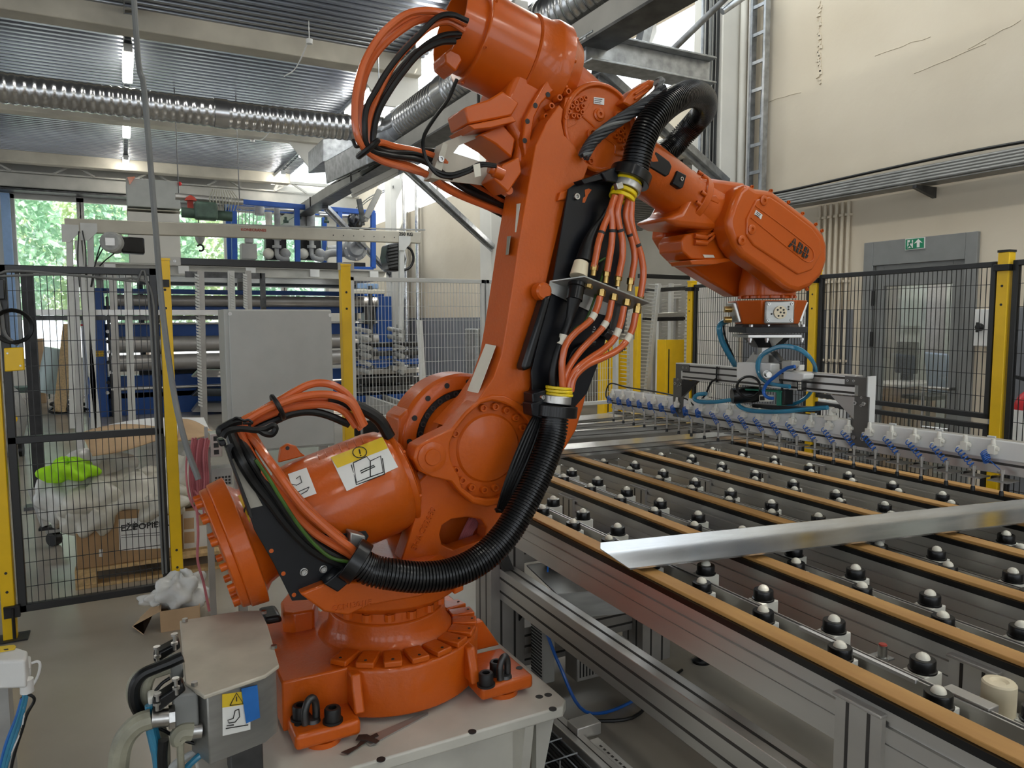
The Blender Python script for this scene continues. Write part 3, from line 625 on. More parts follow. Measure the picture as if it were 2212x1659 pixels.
# --- ring of axis 2 behind the arm
J2 = onY(1055, 968, 2.10)
rg = MB().lathe((J2.x, 2.45, J2.z), (0, -1, 0), [(0, .2), (.03, .228), (.14, .228), (.155, .218), (.16, .2), (.16, .175), (.15, .172), (.15, .15), (.165, .147), (.2, .13)], 64)
ring2 = build(rg, 'axis_two_ring', 'orange', rb, bevel=.002)
build(PY([(861, 903), (883, 882), (905, 1000), (880, 1010), (862, 985)], 2.30, .14), 'ring_shoulder', 'orange', ring2, bevel=.008)
build(MB().ring((J2.x, 2.299, J2.z), (J2.x, 2.296, J2.z), .172, .150, 56), 'seal_groove', 'black_steel', ring2)
for k in range(10):
    a = R(88+k*11.5); bolt(ring2, (J2.x+.161*math.cos(a), 2.297, J2.z+.161*math.sin(a)), r=.010, h=.004, mt='tape_dark')
    if k % 2 == 0: hole(ring2, (J2.x+.199*math.cos(a-.05), 2.2895, J2.z+.199*math.sin(a-.05)), r=.0095)

# --- lower arm
wide = [(1121, 524), (1134, 420), (1160, 320), (1210, 235), (1300, 330), (1345, 400), (1318, 520), (1292, 700), (1282, 793), (1262, 878), (1246, 930), (1216, 980), (1150, 1040), (1060, 1070), (1000, 1030), (990, 930), (1040, 860), (1078, 781), (1096, 691)]
larm = build(PY(wide, 2.15, .11), 'lower_arm', 'orange', rb, bevel=.012, seg=3)
near = [(1144, 388), (1157, 315), (1180, 266), (1208, 226), (1217, 236), (1213, 262), (1219, 292), (1240, 312), (1253, 337), (1272, 356), (1262, 385), (1228, 410), (1205, 505), (1182, 602), (1163, 715), (1147, 805), (1147, 834), (1131, 874), (1090, 866), (1064, 862), (1036, 872), (1000, 905), (975, 926), (1012, 885), (1034, 862), (1066, 815), (1083, 767), (1096, 691), (1110, 600), (1121, 524)]
build(PY(near, 2.075, .16), 'arm_rib', 'orange', larm, bevel=.012, seg=3)
hub = [(930, 948), (976, 926), (1005, 890), (1037, 862), (1064, 852), (1092, 854), (1118, 867), (1150, 890), (1166, 903), (1164, 930), (1150, 990), (1128, 1042), (1103, 1075), (1078, 1091), (1052, 1096), (1022, 1088), (992, 1063), (974, 1040), (930, 1030), (906, 1018), (893, 992), (900, 965)]
# hub as rim round a pocket
cen = (1056, 972); O_ = [onY(*p, 2.07) for p in hub]
I_ = []
for p in hub:
    a = math.atan2(p[1]-cen[1], p[0]-cen[0]); d_ = math.hypot(p[0]-cen[0], p[1]-cen[1]); r_ = min(d_*.90, 106 if math.cos(a) > -.6 else 84); I_.append(onY(cen[0]+r_*math.cos(a), cen[1]+r_*math.sin(a), 2.07))
n_ = len(O_); dv = V(0, .075, 0); mbk = MB(); fs_ = []
for i in range(n_):
    j = (i+1) % n_; fs_ += [(i, j, n_+j, n_+i), (j, i, 2*n_+i, 2*n_+j), (n_+i, n_+j, 3*n_+j, 3*n_+i)]
mbk.add(O_+I_+[p+dv for p in O_]+[p+V(0, .032, 0) for p in I_], fs_+[tuple(range(4*n_-1, 3*n_-1, -1))])
hb = build(mbk, 'arm_hub', 'orange', larm, bevel=.006)
build(MB().lathe((J2.x, 2.095, J2.z), (0, -1, 0), [(-.006, .112), (.0, .105), (.006, .06), (.007, 1e-4)], 40), 'hub_cap', 'orange', hb)
for px, py in ((1042, 881), (1068, 878), (1092, 886), (1112, 902), (1127, 923), (982, 1015), (997, 1037), (1017, 1052), (1044, 1057), (1068, 1053), (982, 936)):
    bolt(hb, onY(px, py, 2.098), r=.0125, h=.012, mt='orange')
lg = onY(933, 987, 2.07); build(MB().lathe(lg, (0, -1, 0), [(0, .046), (.004, .046), (.006, .036), (.006, .026), (.010, .024), (.010, 1e-4)], 28), 'clevis_pin', 'orange', hb)
# labels on the rear edge of the arm
def rear(a, b, c, d, name, mt):  # thin plate on the rear face, spanned between near and deep edge pixels
    P = [onY(*a, 2.105), onY(*b, 2.19), onY(*c, 2.19), onY(*d, 2.105)]; n = (P[1]-P[0]).cross(P[3]-P[0]).normalized()
    if n.x > 0: n = -n
    return build(MB().prism([p+n*.004 for p in P], n*.0015), name, mt, larm)
la = rear((1074, 748), (1052, 744), (1008, 856), (1030, 866), 'lubrication_label', 'label_cream')
rear((1127, 440), (1107, 443), (1098, 507), (1118, 502), 'rating_label', 'label_cream')
rear((1106, 510), (1096, 512), (1092, 552), (1101, 550), 'serial_label', 'cable_olive')
build(PY([(1210, 415), (1228, 410), (1224, 430), (1206, 434)], 2.06, .03), 'lug', 'orange', larm, bevel=.004)
p = onY(1165, 630, 2.06); build(MB().lathe(p, (0, -1, 0), [(0, .03), (.03, .028), (.035, .022)], 20), 'lug', 'orange', larm)

# --- balancing cylinder
A_, B_ = onY(492, 1180, 2.21), onY(856, 1030, 2.21); L_ = (B_-A_).length
bc = MB().lathe(A_, B_-A_, [(0, .178), (.004, .186), (.05, .192), (.055, .165), (.075, .145), (.11, .135), (.17, .132), (.185, .15), (.20, .158), (.24, .164), (L_-.06, .166), (L_-.02, .160), (L_, .146), (L_+.012, .135), (L_+.02, .135), (L_+.04, .1), (L_+.05, .05)], 64)
bal = build(bc, 'balancing_cylinder', 'orange', rb, bevel=.002)
ax = (B_-A_).normalized(); e1, e2, _ = frame_of(ax)
build(MB().lathe(A_-ax*.022, ax, [(0, .170), (.003, .178), (.023, .180)], 48), 'rear_cover', 'orange', bal, bevel=.002)
build(MB().lathe(A_+ax*(L_-.005), ax, [(0, .150), (.006, .153), (.016, .153), (.02, .146)], 48), 'front_ring', 'orange', bal)
for k in range(14):
    a = 2*math.pi*k/14; c = A_-ax*.022+(e1*math.cos(a)+e2*math.sin(a))*.158; bolt(bal, c, -ax, r=.011, h=.018)
for k in range(6):
    a = 2*math.pi*k/6+.3; bolt(bal, A_+ax*(L_+.016)+(e1*math.cos(a)+e2*math.sin(a))*.142, ax, r=.006, h=.006)
le = MB(); q = [onY(*a, 2.21) for a in ((601, 1000), (606, 968), (622, 958), (640, 964), (650, 978), (660, 985))]
build(le.prism(q, (0, .02, 0)), 'lifting_lug', 'orange', bal, bevel=.004); hole(bal, onY(621, 968, 2.209), r=.006)
# curved plates on the barrel side facing the camera
def on_barrel(px, py, rad=.168):
    d = ray(px, py); o = CAM-A_; dp = d-ax*d.dot(ax); op = o-ax*o.dot(ax)
    a, b, c = dp.dot(dp), 2*dp.dot(op), op.dot(op)-rad*rad; return CAM+d*((-b-math.sqrt(max(b*b-4*a*c, 0)))/(2*a))
def barrel_patch(c, name, mt, rad=.168, n=8, lab_=None):
    mb = MB(); g = []
    for i in range(n+1):
        for j in range(n+1):
            u, v = i/n, j/n
            px = (c[0][0]*(1-u)+c[1][0]*u)*(1-v)+(c[3][0]*(1-u)+c[2][0]*u)*v; py = (c[0][1]*(1-u)+c[1][1]*u)*(1-v)+(c[3][1]*(1-u)+c[2][1]*u)*v
            g.append(on_barrel(px, py, rad))
    mb.add(g, [(i*(n+1)+j, i*(n+1)+j+1, (i+1)*(n+1)+j+1, (i+1)*(n+1)+j) for i in range(n) for j in range(n)])
    return build(mb, name, mt, bal, label=lab_)
wl = barrel_patch([(714, 988), (826, 944), (860, 1009), (749, 1061)], 'warning_label', 'paper', lab_='white and yellow label with open book symbol')
barrel_patch([(714, 988), (826, 944), (838, 968), (729, 1011)], 'label_header', 'label_yellow', .1688)
def bline(pts, w_=.0016, rad=.1695, name='label_drawing', mt='ink', sm=False):
    return MB().tube([on_barrel(*p, rad) for p in pts], w_, n=5, smooth=sm, k=4)
dr = MB()
for L in ([(763, 1000), (792, 986), (800, 996), (822, 985), (828, 1020), (800, 1030), (770, 1042), (763, 1000)], [(800, 996), (800, 1030)], [(759, 1004), (770, 1047), (800, 1036), (831, 1024), (826, 990)], [(778, 1018), (788, 1013), (808, 1005)], [(780, 1022), (790, 1017), (810, 1008)]):
    mb = bline(L); dr.add(mb.v, mb.f)
cx, cy = 777, 977; mb = bline([(cx+15*math.cos(a*.42), cy+12*math.sin(a*.42)) for a in range(16)]); dr.add(mb.v, mb.f); mb = bline([(776, 971), (778, 980)], .0022); dr.add(mb.v, mb.f); mb = bline([(779, 983), (779.5, 984.5)], .0022); dr.add(mb.v, mb.f)
build(dr, 'label_drawing', 'ink', bal)
barrel_patch([(622, 1024), (662, 1010), (684, 1066), (640, 1082)], 'drawing_label', 'paper', .1665, lab_='small white drawing label')
dr = MB()
for L in ([(640, 1034), (648, 1028), (652, 1042), (641, 1048), (630, 1046)], [(636, 1066), (668, 1052), (664, 1060), (650, 1068)]): mb = bline(L, .0012, .168); dr.add(mb.v, mb.f)
build(dr, 'label_lines', 'ink', bal)
for k in range(7):
    px, py = 684+k*16, 978-k*5.6
    build(MB().tube([on_barrel(px+t*1.5, py+t*3.4, .1665) for t in range(0, 5)], .0018, n=5, smooth=False), 'cast_lettering', 'orange', bal)
yl = barrel_patch([(500, 1078), (524, 1066), (541, 1128), (521, 1137)], 'hazard_label', 'label_yellow', .151, lab_='yellow label with black triangle')
build(MB().tube([on_barrel(*p, .1525) for p in ((524, 1118), (530, 1095), (538, 1112))], .003, n=5, smooth=False), 'hazard_triangle', 'ink', bal)

# --- arm house with axis 3 disc
J3 = onY(1297, 276, 2.10)
hs = build(PY([(1205, 112), (1290, 187), (1365, 262), (1392, 330), (1350, 402), (1250, 425), (1150, 395), (1112, 345), (1122, 305), (1098, 270), (1085, 235), (1100, 190), (1150, 75), (1185, 70)], 2.16, .26), 'arm_house', 'orange', rb, bevel=.02, seg=3)
dc = MB().lathe((J3.x, 2.36, J3.z), (0, -1, 0), [(0, .147), (.235, .150), (.262, .149), (.268, .143), (.268, .135), (.256, .131), (.256, 1e-4)], 56)
disc = build(dc, 'axis_three_disc', 'orange', hs, bevel=.002)
Z2 = lambda a, b: (1000+a/3.95, 150+b/3.95)
pk = [Z2(*a) for a in ((875, 240), (1010, 222), (1070, 240), (1085, 280), (1060, 330), (960, 470), (900, 500), (866, 480), (862, 330))]
build(PY(pk, 2.1025, .004), 'bolt_pocket', 'orange', disc, bevel=.001)
for a, b in ((1035, 250), (995, 265), (955, 290), (920, 320), (890, 365), (870, 415), (965, 345), (1012, 318), (1005, 370), (930, 400), (975, 405), (1360, 510), (1330, 540), (1365, 560), (1295, 570), (1325, 605), (1365, 610), (1360, 670)):
    bolt(disc, onY(*Z2(a, b), 2.103), r=.0088, h=.012)
c = onY(*Z2(1162, 385), 2.103); build(MB().lathe(c, (0, -1, 0), [(0, .022), (.004, .022), (.006, .016), (.010, .014), (.010, .006), (.004, .005), (.004, 1e-4)], 24), 'oil_plug', 'orange', disc)
build(PY([Z2(*a) for a in ((1118, 236), (1207, 246), (1205, 304), (1116, 290))], 2.101, .002), 'type_label', 'paper', disc)
for k in range(3): build(PY([Z2(*a) for a in ((1124, 246+k*15), (1190-k*8, 254+k*15), (1190-k*8, 259+k*15), (1124, 251+k*15))], 2.100, .0008), 'label_print', 'ink', disc)
build(MB().tube([onY(*Z2(*a), 2.103) for a in ((1020, 400), (1100, 470), (1180, 560), (1290, 640), (1300, 720), (1360, 740))], .003, n=6), 'cast_seam', 'orange', disc)
for (a, b, r_) in ((1095, 555, .02), (1315, 395, .014), (1080, 785, .012)): bolt(disc, onY(*Z2(a, b), 2.103), r=r_, h=.012)
Z1 = lambda a, b: (740+a/3.95, b/3.95)
bnd = [Z1(*a) for a in ((1800, 600), (1900, 720), (1790, 790), (1700, 880), (1640, 1000), (1610, 1180), (1650, 1330), (1560, 1340), (1540, 1180), (1560, 1000), (1640, 850), (1720, 720))]
fl = build(PY(bnd, 2.135, .08), 'axis_three_flange', 'orange', hs, bevel=.006)
for a, b in ((1800, 672), (1752, 808), (1645, 900), (1577, 1035), (1554, 1200)): hole(fl, onY(*Z1(a, b), 2.134), r=.0085)
for a, b in ((1890, 800), (1815, 852), (1747, 922), (1702, 1012), (1668, 1115)): bolt(fl, onY(*Z1(a, b), 2.15), r=.011, h=.03)
# rear barrel of the upper arm
RA, RB = onY(1016, 80, 2.27), onY(1118, 130, 2.27); ra = (RB-RA).normalized(); rr = (onY(1064, 0, 2.27)-onY(965, 160, 2.27)).length/2*.97
mo_ = build(MB().lathe(RA, ra, [(0, rr*.97), (.004, rr), ((RB-RA).length, rr*1.0)], 56), 'motor_barrel', 'orange_smooth', hs, bevel=.003)
Lr = (RB-RA).length
build(MB().lathe(RA, ra, [(Lr, rr*1.0), (Lr+.005, rr*1.05), (Lr+.06, rr*1.06), (Lr+.075, rr*1.12), (Lr+.085, rr*1.14), (Lr+.125, rr*1.14), (Lr+.135, rr*1.06), (Lr+.18, rr*.9)], 56), 'barrel_flange', 'orange', mo_)
build(MB().ring(RA-ra*.075, RA+ra*.01, rr*.84, rr*.80, 48), 'cable_collar', 'orange_smooth', mo_)
build(MB().lathe(RA-ra*.004, ra, [(0, rr*.80), (.004, rr*.80)], 40), 'collar_floor', 'tape_dark', mo_)
build(PY([(960, 115), (985, 95), (1000, 130), (985, 155), (962, 135)], 2.2, .1), 'collar_step', 'orange', mo_, bevel=.006)
e1, e2, _ = frame_of(ra)
for k in range(12):
    a = 2*math.pi*k/12; dd_ = e1*math.cos(a)+e2*math.sin(a); bolt(mo_, RA+ra*(Lr+.125)+dd_*rr*1.09, ra, r=.007, h=.008)
    if k % 2: bolt(mo_, RA+ra*.01+dd_*rr*1.0, dd_, r=.006, h=.005)
build(PY([(1003, 232), (1056, 214), (1086, 196), (1122, 222), (1106, 250), (1066, 258), (1012, 268)], 2.12, .14), 'motor_box', 'orange_smooth', hs, bevel=.006)
build(PY([(1012, 270), (1066, 259), (1108, 250), (1116, 262), (1060, 276), (1024, 280)], 2.11, .16), 'motor_box_lid', 'orange_smooth', hs, bevel=.003)
build(PY([(1036, 290), (1086, 268), (1114, 300), (1106, 342), (1072, 312)], 2.16, .14), 'lower_bracket', 'orange_smooth', hs, bevel=.006)
build(PY([(1067, 386), (1088, 354), (1122, 338), (1128, 372), (1098, 416)], 2.10, .1), 'connector_block', 'orange_smooth', hs, bevel=.005)
c = onY(1074, 372, 2.10); build(MB().lathe(c, onY(1060, 366, 2.1)-c, [(-.02, .02), (.012, .02), (.016, .015), (.03, .014)], 18), 'cable_gland', 'orange_smooth', hs)
c = onY(1096, 412, 2.12); build(MB().lathe(c, (0, -1, 0), [(-.02, .014), (.012, .014)], 16), 'hose_nipple', 'orange_smooth', hs)
build(PY([(1225, 122), (1233, 125), (1232, 136), (1224, 133)], 2.2, .02), 'eyelet', 'orange', hs, bevel=.002)
build(PY([(1306, 190), (1318, 193), (1317, 203), (1305, 200)], 2.25, .02), 'eyelet', 'orange', hs, bevel=.002)

# --- upper arm tube
T0, T1 = onY(1322, 316, 2.25), onY(1482, 429, 2.25); ta = (T1-T0).normalized(); LT = (T1-T0).length
tube_ = build(MB().lathe(T0, ta, [(0, .108), (LT*.5, .100), (LT*.92, .096), (LT, .100), (LT+.003, .112), (LT+.03, .113), (LT+.035, .102), (LT+.12, .106)], 48), 'forearm_tube', 'orange', rb, bevel=.002)
tt = onY(1196, 111, 2.27); build(MB().lathe(onY(1175, 175, 2.28), onY(1330, 300, 2.28)-onY(1175, 175, 2.28), [(0, .12), (.1, .118), (.34, .112)], 40), 'neck_tube', 'orange', hs)
build(PY([Z2(*a) for a in ((1600, 745), (1650, 700), (1765, 785), (1786, 828), (1762, 895), (1735, 915), (1600, 835))], 2.148, .02), 'cover_pad', 'black_plate', tube_, bevel=.004)
pad = build(PY([Z2(*a) for a in ((1832, 860), (1912, 902), (1880, 1008), (1858, 1020), (1790, 975), (1793, 960))], 2.142, .025), 'cover_pad', 'black_plate', tube_, bevel=.004)
bolt(pad, onY(*Z2(1862, 935), 2.143), r=.008, h=.006, mt='bolt_steel')
e1, e2, _ = frame_of(ta)
for k in range(16):
    a = 2*math.pi*k/16
    if k % 4 < 3: bolt(tube_, T0+ta*LT+(e1*math.cos(a)+e2*math.sin(a))*.106, -ta, r=.0075, h=.02)
# --- wrist
Z3 = lambda a, b: (1360+a/3.95, 330+b/3.95)
wh = build(PY([Z3(*a) for a in ((600, 195), (740, 215), (980, 250), (1080, 330), (1000, 560), (900, 660), (700, 650), (420, 625), (300, 560), (440, 500))], 2.165, .20), 'wrist_house', 'orange_smooth', rb, bevel=.02, seg=3)
build(PY([Z3(*a) for a in ((690, 370), (740, 360), (775, 405), (760, 440), (690, 405))], 2.145, .03), 'boss', 'orange_smooth', wh, bevel=.004)
cvp = [(1010, 255), (1080, 300), (1220, 318), (1340, 405), (1480, 510), (1590, 600), (1665, 690), (1695, 790), (1695, 920), (1650, 1050), (1550, 1150), (1440, 1192), (1360, 1170), (1270, 1105), (1150, 1010), (960, 880), (900, 790), (850, 655), (840, 570), (880, 440), (940, 310)]
cov = build(PY([Z3(*a) for a in cvp], 2.095, .1), 'wrist_cover', 'orange_smooth', wh, bevel=.022, seg=3)
ins = [(1080, 400), (1200, 375), (1300, 440), (1560, 640), (1630, 740), (1640, 860), (1560, 1000), (1440, 1040), (1060, 790), (1000, 700), (1000, 560)]
build(PY([Z3(*a) for a in ins], 2.088, .02), 'cover_face', 'orange_smooth', cov, bevel=.006, seg=3)
gl = [(1035, 555), (1200, 690), (1420, 868), (1500, 925), (1550, 928), (1572, 890), (1560, 830), (1500, 775), (1300, 620), (1070, 450)]
build(MB().tube([onY(*Z3(*a), 2.087) for a in gl], .0022, n=6), 'cover_groove', 'orange', cov)
for a, b in ((1143, 408), (1040, 655), (955, 748)):
    c = onY(*Z3(a, b), 2.088); build(MB().lathe(c, (0, -1, 0), [(0, .019), (.004, .019), (.006, .015), (.006, .007), (.001, .006), (.001, 1e-4)], 20), 'oil_plug', 'orange', cov)
for a, b in ((945, 335), (872, 507), (872, 690), (992, 848), (1135, 950), (1268, 1045), (1385, 1135), (1447, 1165), (1512, 1165), (1205, 325), (1042, 292), (1355, 422), (1475, 518), (1587, 610), (1640, 665)):
    bolt(cov, onY(*Z3(a, b), 2.108), r=.0075, h=.005)
build(PY([Z3(*a) for a in ((1080, 488), (1135, 530), (1122, 568), (1065, 525))], 2.0865, .002), 'type_label', 'paper', cov)
for k in range(3): build(PY([Z3(1085+k*4-k*9, 502+k*12), Z3(1120-k*6, 528+k*11), Z3(1118-k*6, 533+k*11), Z3(1083+k*4-k*9, 507+k*12)], 2.0858, .0006), 'label_print', 'ink', cov)
p0_, p1_ = onY(1706, 531, 2.085), onY(1746, 560, 2.085); rt = (p1_-p0_); upv = V(0, 1, 0).cross(rt) if False else V(-rt.z, 0, rt.x)
lc = onY(*Z3(1448, 818), 2.085)
text('ABB', .060, 'brand_lettering', 'ink', lc, rt, upv if upv.z > 0 else -upv, cov, bold=.0016, depth=.001, space=1.12)
rn_, un_ = rt.normalized(), (upv if upv.z > 0 else -upv).normalized(); cut = MB()
cut.obox(lc+V(0, -.0012, 0), rn_*.062, V(0, .0006, 0), un_*.0009)
for t in (-.041, .001, .041): cut.obox(lc+rn_*t+V(0, -.0012, 0), rn_*.0008, V(0, .0006, 0), un_*.026)
build(cut, 'lettering_cuts', 'orange_smooth', cov)
far = [(1436, 476), (1432, 512), (1446, 535), (1471, 568), (1537, 610), (1588, 640), (1650, 640), (1690, 600), (1680, 500), (1600, 430), (1500, 420)]
build(PY(far, 2.39, .08), 'far_wrist_plate', 'orange_smooth', wh, bevel=.012, seg=3)
wm = build(PY([(1472, 520), (1482, 505), (1545, 497), (1572, 506), (1594, 554), (1562, 563), (1492, 560), (1474, 542)], 2.20, .14), 'wrist_motor', 'orange_smooth', wh, bevel=.006)
build(PY([(1490, 562), (1590, 556), (1592, 562), (1540, 572), (1495, 572)], 2.18, .12), 'motor_bracket', 'orange_smooth', wm, bevel=.004)
build(PY([Z3(*a) for a in ((625, 868), (715, 872), (728, 895), (640, 895))], 2.196, .002), 'type_label', 'label_cream', wm)
for k in range(2):
    c = onY(1500, 509+k*14, 2.195); build(MB().cyl(c, onY(1526, 513+k*12, 2.19), .011, n=14).tube([onY(1526, 513+k*12, 2.19), onY(1540, 505+k*8, 2.18), onY(1548, 495, 2.2)], .006, n=8), 'motor_plug', 'orange_smooth', wm)
# tilt body and tool flange
FL = onY(1655, 705, 2.28); SC = FL.dot(_f)-CAM.dot(_f); pxm = SC/FPX     # metres per pixel at the flange
fz = lambda py: onY(1655, py, 2.28).z
build(MB().lathe((FL.x, FL.y, fz(640)), (0, 0, 1), [(0, .116), (.05, .116), (.10, .105), (.16, .10)], 48), 'tilt_body', 'orange_smooth', wh, bevel=.003)
tf = build(MB().lathe((FL.x, FL.y, fz(645)), (0, 0, 1), [(0, .106), (.012, .106)], 40), 'turning_disc', 'orange_smooth', rb)
for k in range(14): a = 2*math.pi*k/14; build(MB().lathe(V(FL.x+.112*math.cos(a), FL.y+.112*math.sin(a), fz(645)), (0, 0, 1), [(0, .007), (.01, .007)], 8), 'flange_bolt', 'orange_smooth', tf)
# --- tool changer
tcg = thing('tool_changer', FL, 'orange tool changer with grey connector plate under the robot wrist', 'tool changer')
def oct_(w0, w1, z0, z1):
    P0, P1 = [], []
    for s_, t_ in ((-1, -.45), (-.5, -1), (.5, -1), (1, -.45), (1, .45), (.5, 1), (-.5, 1), (-1, .45)):
        d_ = CR*s_+V(_f.x, _f.y, 0).normalized()*t_; P0.append(V(FL.x, FL.y, z0)+V(d_.x, d_.y, 0)*w0); P1.append(V(FL.x, FL.y, z1)+V(d_.x, d_.y, 0)*w1)
    n = 8; return MB().add(P0+P1, [tuple(range(n-1, -1, -1)), tuple(range(n, 2*n))]+[(i, (i+1) % n, n+(i+1) % n, n+i) for i in range(n)])
build(oct_(.118, .148, fz(700), fz(650)), 'changer_body', 'orange_smooth', tcg, bevel=.004)
hx = V(CR.x, CR.y, 0).normalized(); hd = V(_f.x, _f.y, 0).normalized()
pc = V(FL.x, FL.y, (fz(652)+fz(699))/2)-hd*.150
pl_ = build(MB().obox(pc, hx*.060, hd*.008, (0, 0, (fz(652)-fz(699))/2)), 'connector_plate', 'steel_sheet', tcg, bevel=.006)
c = pc-hd*.009; build(MB().lathe(c, -hd, [(0, .026), (.006, .026), (.006, .0235)], 28), 'socket_insert', 'nylon_cream', pl_)
for a, b in ((0, 0), (.012, .010), (-.012, .010), (.014, -.002), (.0, .018), (-.008, -.014), (.008, -.014)): build(MB().lathe(c-hd*.0062+hx*a+V(0, 0, b), -hd, [(0, .0042), (.0006, .0042)], 10), 'socket_hole', 'ink', pl_)
for a in (-.047, .047):
    for b in (-.032, .034): bolt(pl_, pc-hd*.008+hx*a+V(0, 0, b), -hd, r=.006, h=.005, mt='bolt_steel')
for a, b in ((-.034, -.006), (.034, .012), (.034, .022)): build(MB().lathe(pc-hd*.0085+hx*a+V(0, 0, b), -hd, [(0, .004), (.0006, .004)], 10), 'plate_hole', 'ink', pl_)
for s_ in (-1, 1): build(MB().obox(V(FL.x, FL.y, fz(675))+hx*s_*.139, hx*.008+V(0, 0, .01)*0, hd*.05, V(hx.x*s_*.012, hx.y*s_*.012, .042)), 'side_plate', 'alu', tcg, bevel=.004)
for z_, d_ in ((668, .02), (690, .02)): c = V(FL.x, FL.y, fz(z_))-hx*.15; build(MB().cyl(c, c-hx*.03, .013, n=14), 'air_port', 'brass', tcg)
build(oct_(.12, .115, fz(706), fz(700)), 'lower_ring', 'tape_dark', tcg)
build(MB().obox(V(FL.x, FL.y, fz(712))-hd*.01, hx*.128, hd*.12, (0, 0, .0125)), 'black_plate', 'black_steel', tcg, bevel=.002)
build(MB().obox(V(FL.x, FL.y, fz(725)), hx*.112, hd*.11, (0, 0, .007)), 'silver_plate', 'alu', tcg, bevel=.002)
for a in (-.10, -.03, .115):
    c = V(FL.x, FL.y, fz(729))+hx*a-hd*.1; build(MB().lathe(c, (0, 0, -1), [(0, .010), (.010, .010), (.010, .006), (.018, .006)], 8), 'hex_nut', 'bolt_steel', tcg)
    build(MB().lathe(V(c.x, c.y, fz(712)+.0125)-hd*.01, (0, 0, 1), [(0, .009), (.010, .009)], 8), 'hex_head', 'bolt_steel', tcg)
P0 = []; P1 = []
for s_, t_ in ((-1, -1), (1, -1), (1, 1), (-1, 1)):
    P0.append(V(FL.x, FL.y, fz(729))+hx*s_*.078+hd*t_*.07); P1.append(V(FL.x, FL.y, fz(750))+hx*s_*.045+hd*t_*.045)
py_ = build(MB().add(P0+P1, [(0, 1, 2, 3), (7, 6, 5, 4)]+[(i, 4+i, 4+(i+1) % 4, (i+1) % 4) for i in range(4)]), 'tapered_adapter', 'black_steel', tcg)
a_, b_, c_ = P0[0].lerp(P0[1], .40)-hd*.004, P0[0].lerp(P0[1], .80)-hd*.004, P1[0].lerp(P1[1], .62)-hd*.004
build(MB().prism([a_, b_, c_], -hd*.004), 'adapter_gusset', 'alu', tcg)

# ================================================================ DRESS PACK: HOSES, CABLES, CLAMPS
def path(L, f=None, y=2.0, ys=None):
    n = len(L); return [onY(*(f(*p) if f else p), (ys[0]+(ys[1]-ys[0])*i/(n-1)) if ys else y) for i, p in enumerate(L)]
Z4 = lambda a, b: (1000+a/3.95, 400+b/3.95)
Z6 = lambda a, b: (400+a/3.95, 800+b/3.95)
Z7 = lambda a, b: (400+a/2.949, 1100+b/2.949)
Z5 = lambda a, b: (850+a/3.95, 700+b/3.95)
# --- black mounting plate on the arm
mp_ = thing('hose_mounting_plate', onY(1230, 870, 2.05), 'tall black plate bolted to the robot lower arm behind the hoses', 'plate')
build(PY([(1228, 408), (1256, 388), (1300, 374), (1350, 398), (1346, 520), (1332, 640), (1302, 760), (1268, 850), (1240, 882), (1165, 882), (1150, 850), (1148, 800), (1195, 605)], 2.045, .008), 'plate', 'black_plate', mp_, bevel=.002)
build(PY([(1177, 640), (1194, 636), (1150, 795), (1131, 803), (1130, 790)], 2.02, .05), 'edge_channel', 'black_plastic', mp_, bevel=.01, seg=3)
build(PY([(1256, 388), (1300, 374), (1352, 396), (1350, 404), (1300, 388), (1262, 398)], 2.0, .05), 'top_flange', 'black_plate', mp_, bevel=.002)
build(PY([(1150, 850), (1180, 842), (1178, 900), (1152, 892)], 1.99, .06), 'lower_flange', 'black_plate', mp_, bevel=.003)
for px, py in ((1244, 425), (1173, 632)): bolt(mp_, onY(px, py, 2.044), r=.011, h=.010, mt='bolt_steel')
build(PY([Z4(*a) for a in ((1040, 40), (1075, 28), (1098, 40), (1070, 80), (1040, 150), (1020, 148), (1025, 110), (1045, 95))], 2.0435, .002), 'slot', 'orange', mp_)
# --- connector shelf
sh = thing('connector_shelf', onY(1290, 640, 2.0), 'steel bulkhead shelf with brass hose fittings beside the robot arm', 'bracket')
P = [onY(1187, 606, 2.04), onY(1263, 595, 1.955), onY(1404, 652, 1.955), onY(1352, 668, 2.04)]
build(MB().prism(P, (0, 0, -.005)), 'shelf', 'steel_sheet', sh, bevel=.001)
build(MB().prism([onY(1187, 606, 2.04), onY(1182, 630, 2.04), onY(1276, 674, 2.04), onY(1345, 690, 2.04), onY(1352, 668, 2.04)], (0, -.004, 0)), 'shelf_back', 'steel_sheet', sh)
up_ = [(1115, 690, 770), (1220, 735, 830), (1320, 775, 860), (1425, 805, 900), (1510, 945, 985)]
for i, (x_, a_, b_) in enumerate(up_):
    p, q = onY(*Z4(x_+8, a_), 1.985), onY(*Z4(x_-4, b_), 1.985); d_ = q-p
    build(MB().lathe(p, d_, [(0, .0125), (d_.length*.45, .0125)], 6).lathe(p+d_*.45, d_, [(0, .009), (d_.length*.6, .009)], 14).lathe(p-d_*.12, d_, [(0, .012), (d_.length*.12, .013)], 6), 'upper_fitting', 'brass', sh, sharp=25)
lo_ = [(1075, 840, 880), (1185, 870, 950), (1290, 905, 985), (1400, 950, 1030), (1490, 1010, 1095)]
for i, (x_, a_, b_) in enumerate(lo_):
    p, q = onY(*Z4(x_+6, a_), 1.985), onY(*Z4(x_-8, b_), 1.985); d_ = q-p
    build(MB().lathe(p, d_, [(0, .010), (d_.length*.3, .010)], 14).lathe(p+d_*.3, d_, [(0, .0135), (d_.length*.65, .0135), (d_.length*.7, .011)], 6), 'lower_fitting', 'brass', sh, sharp=25)
hs_ = thing('air_hose_set', onY(1340, 600, 1.98), 'orange air hoses fanning between yellow sleeves and connector shelf', 'hoses')
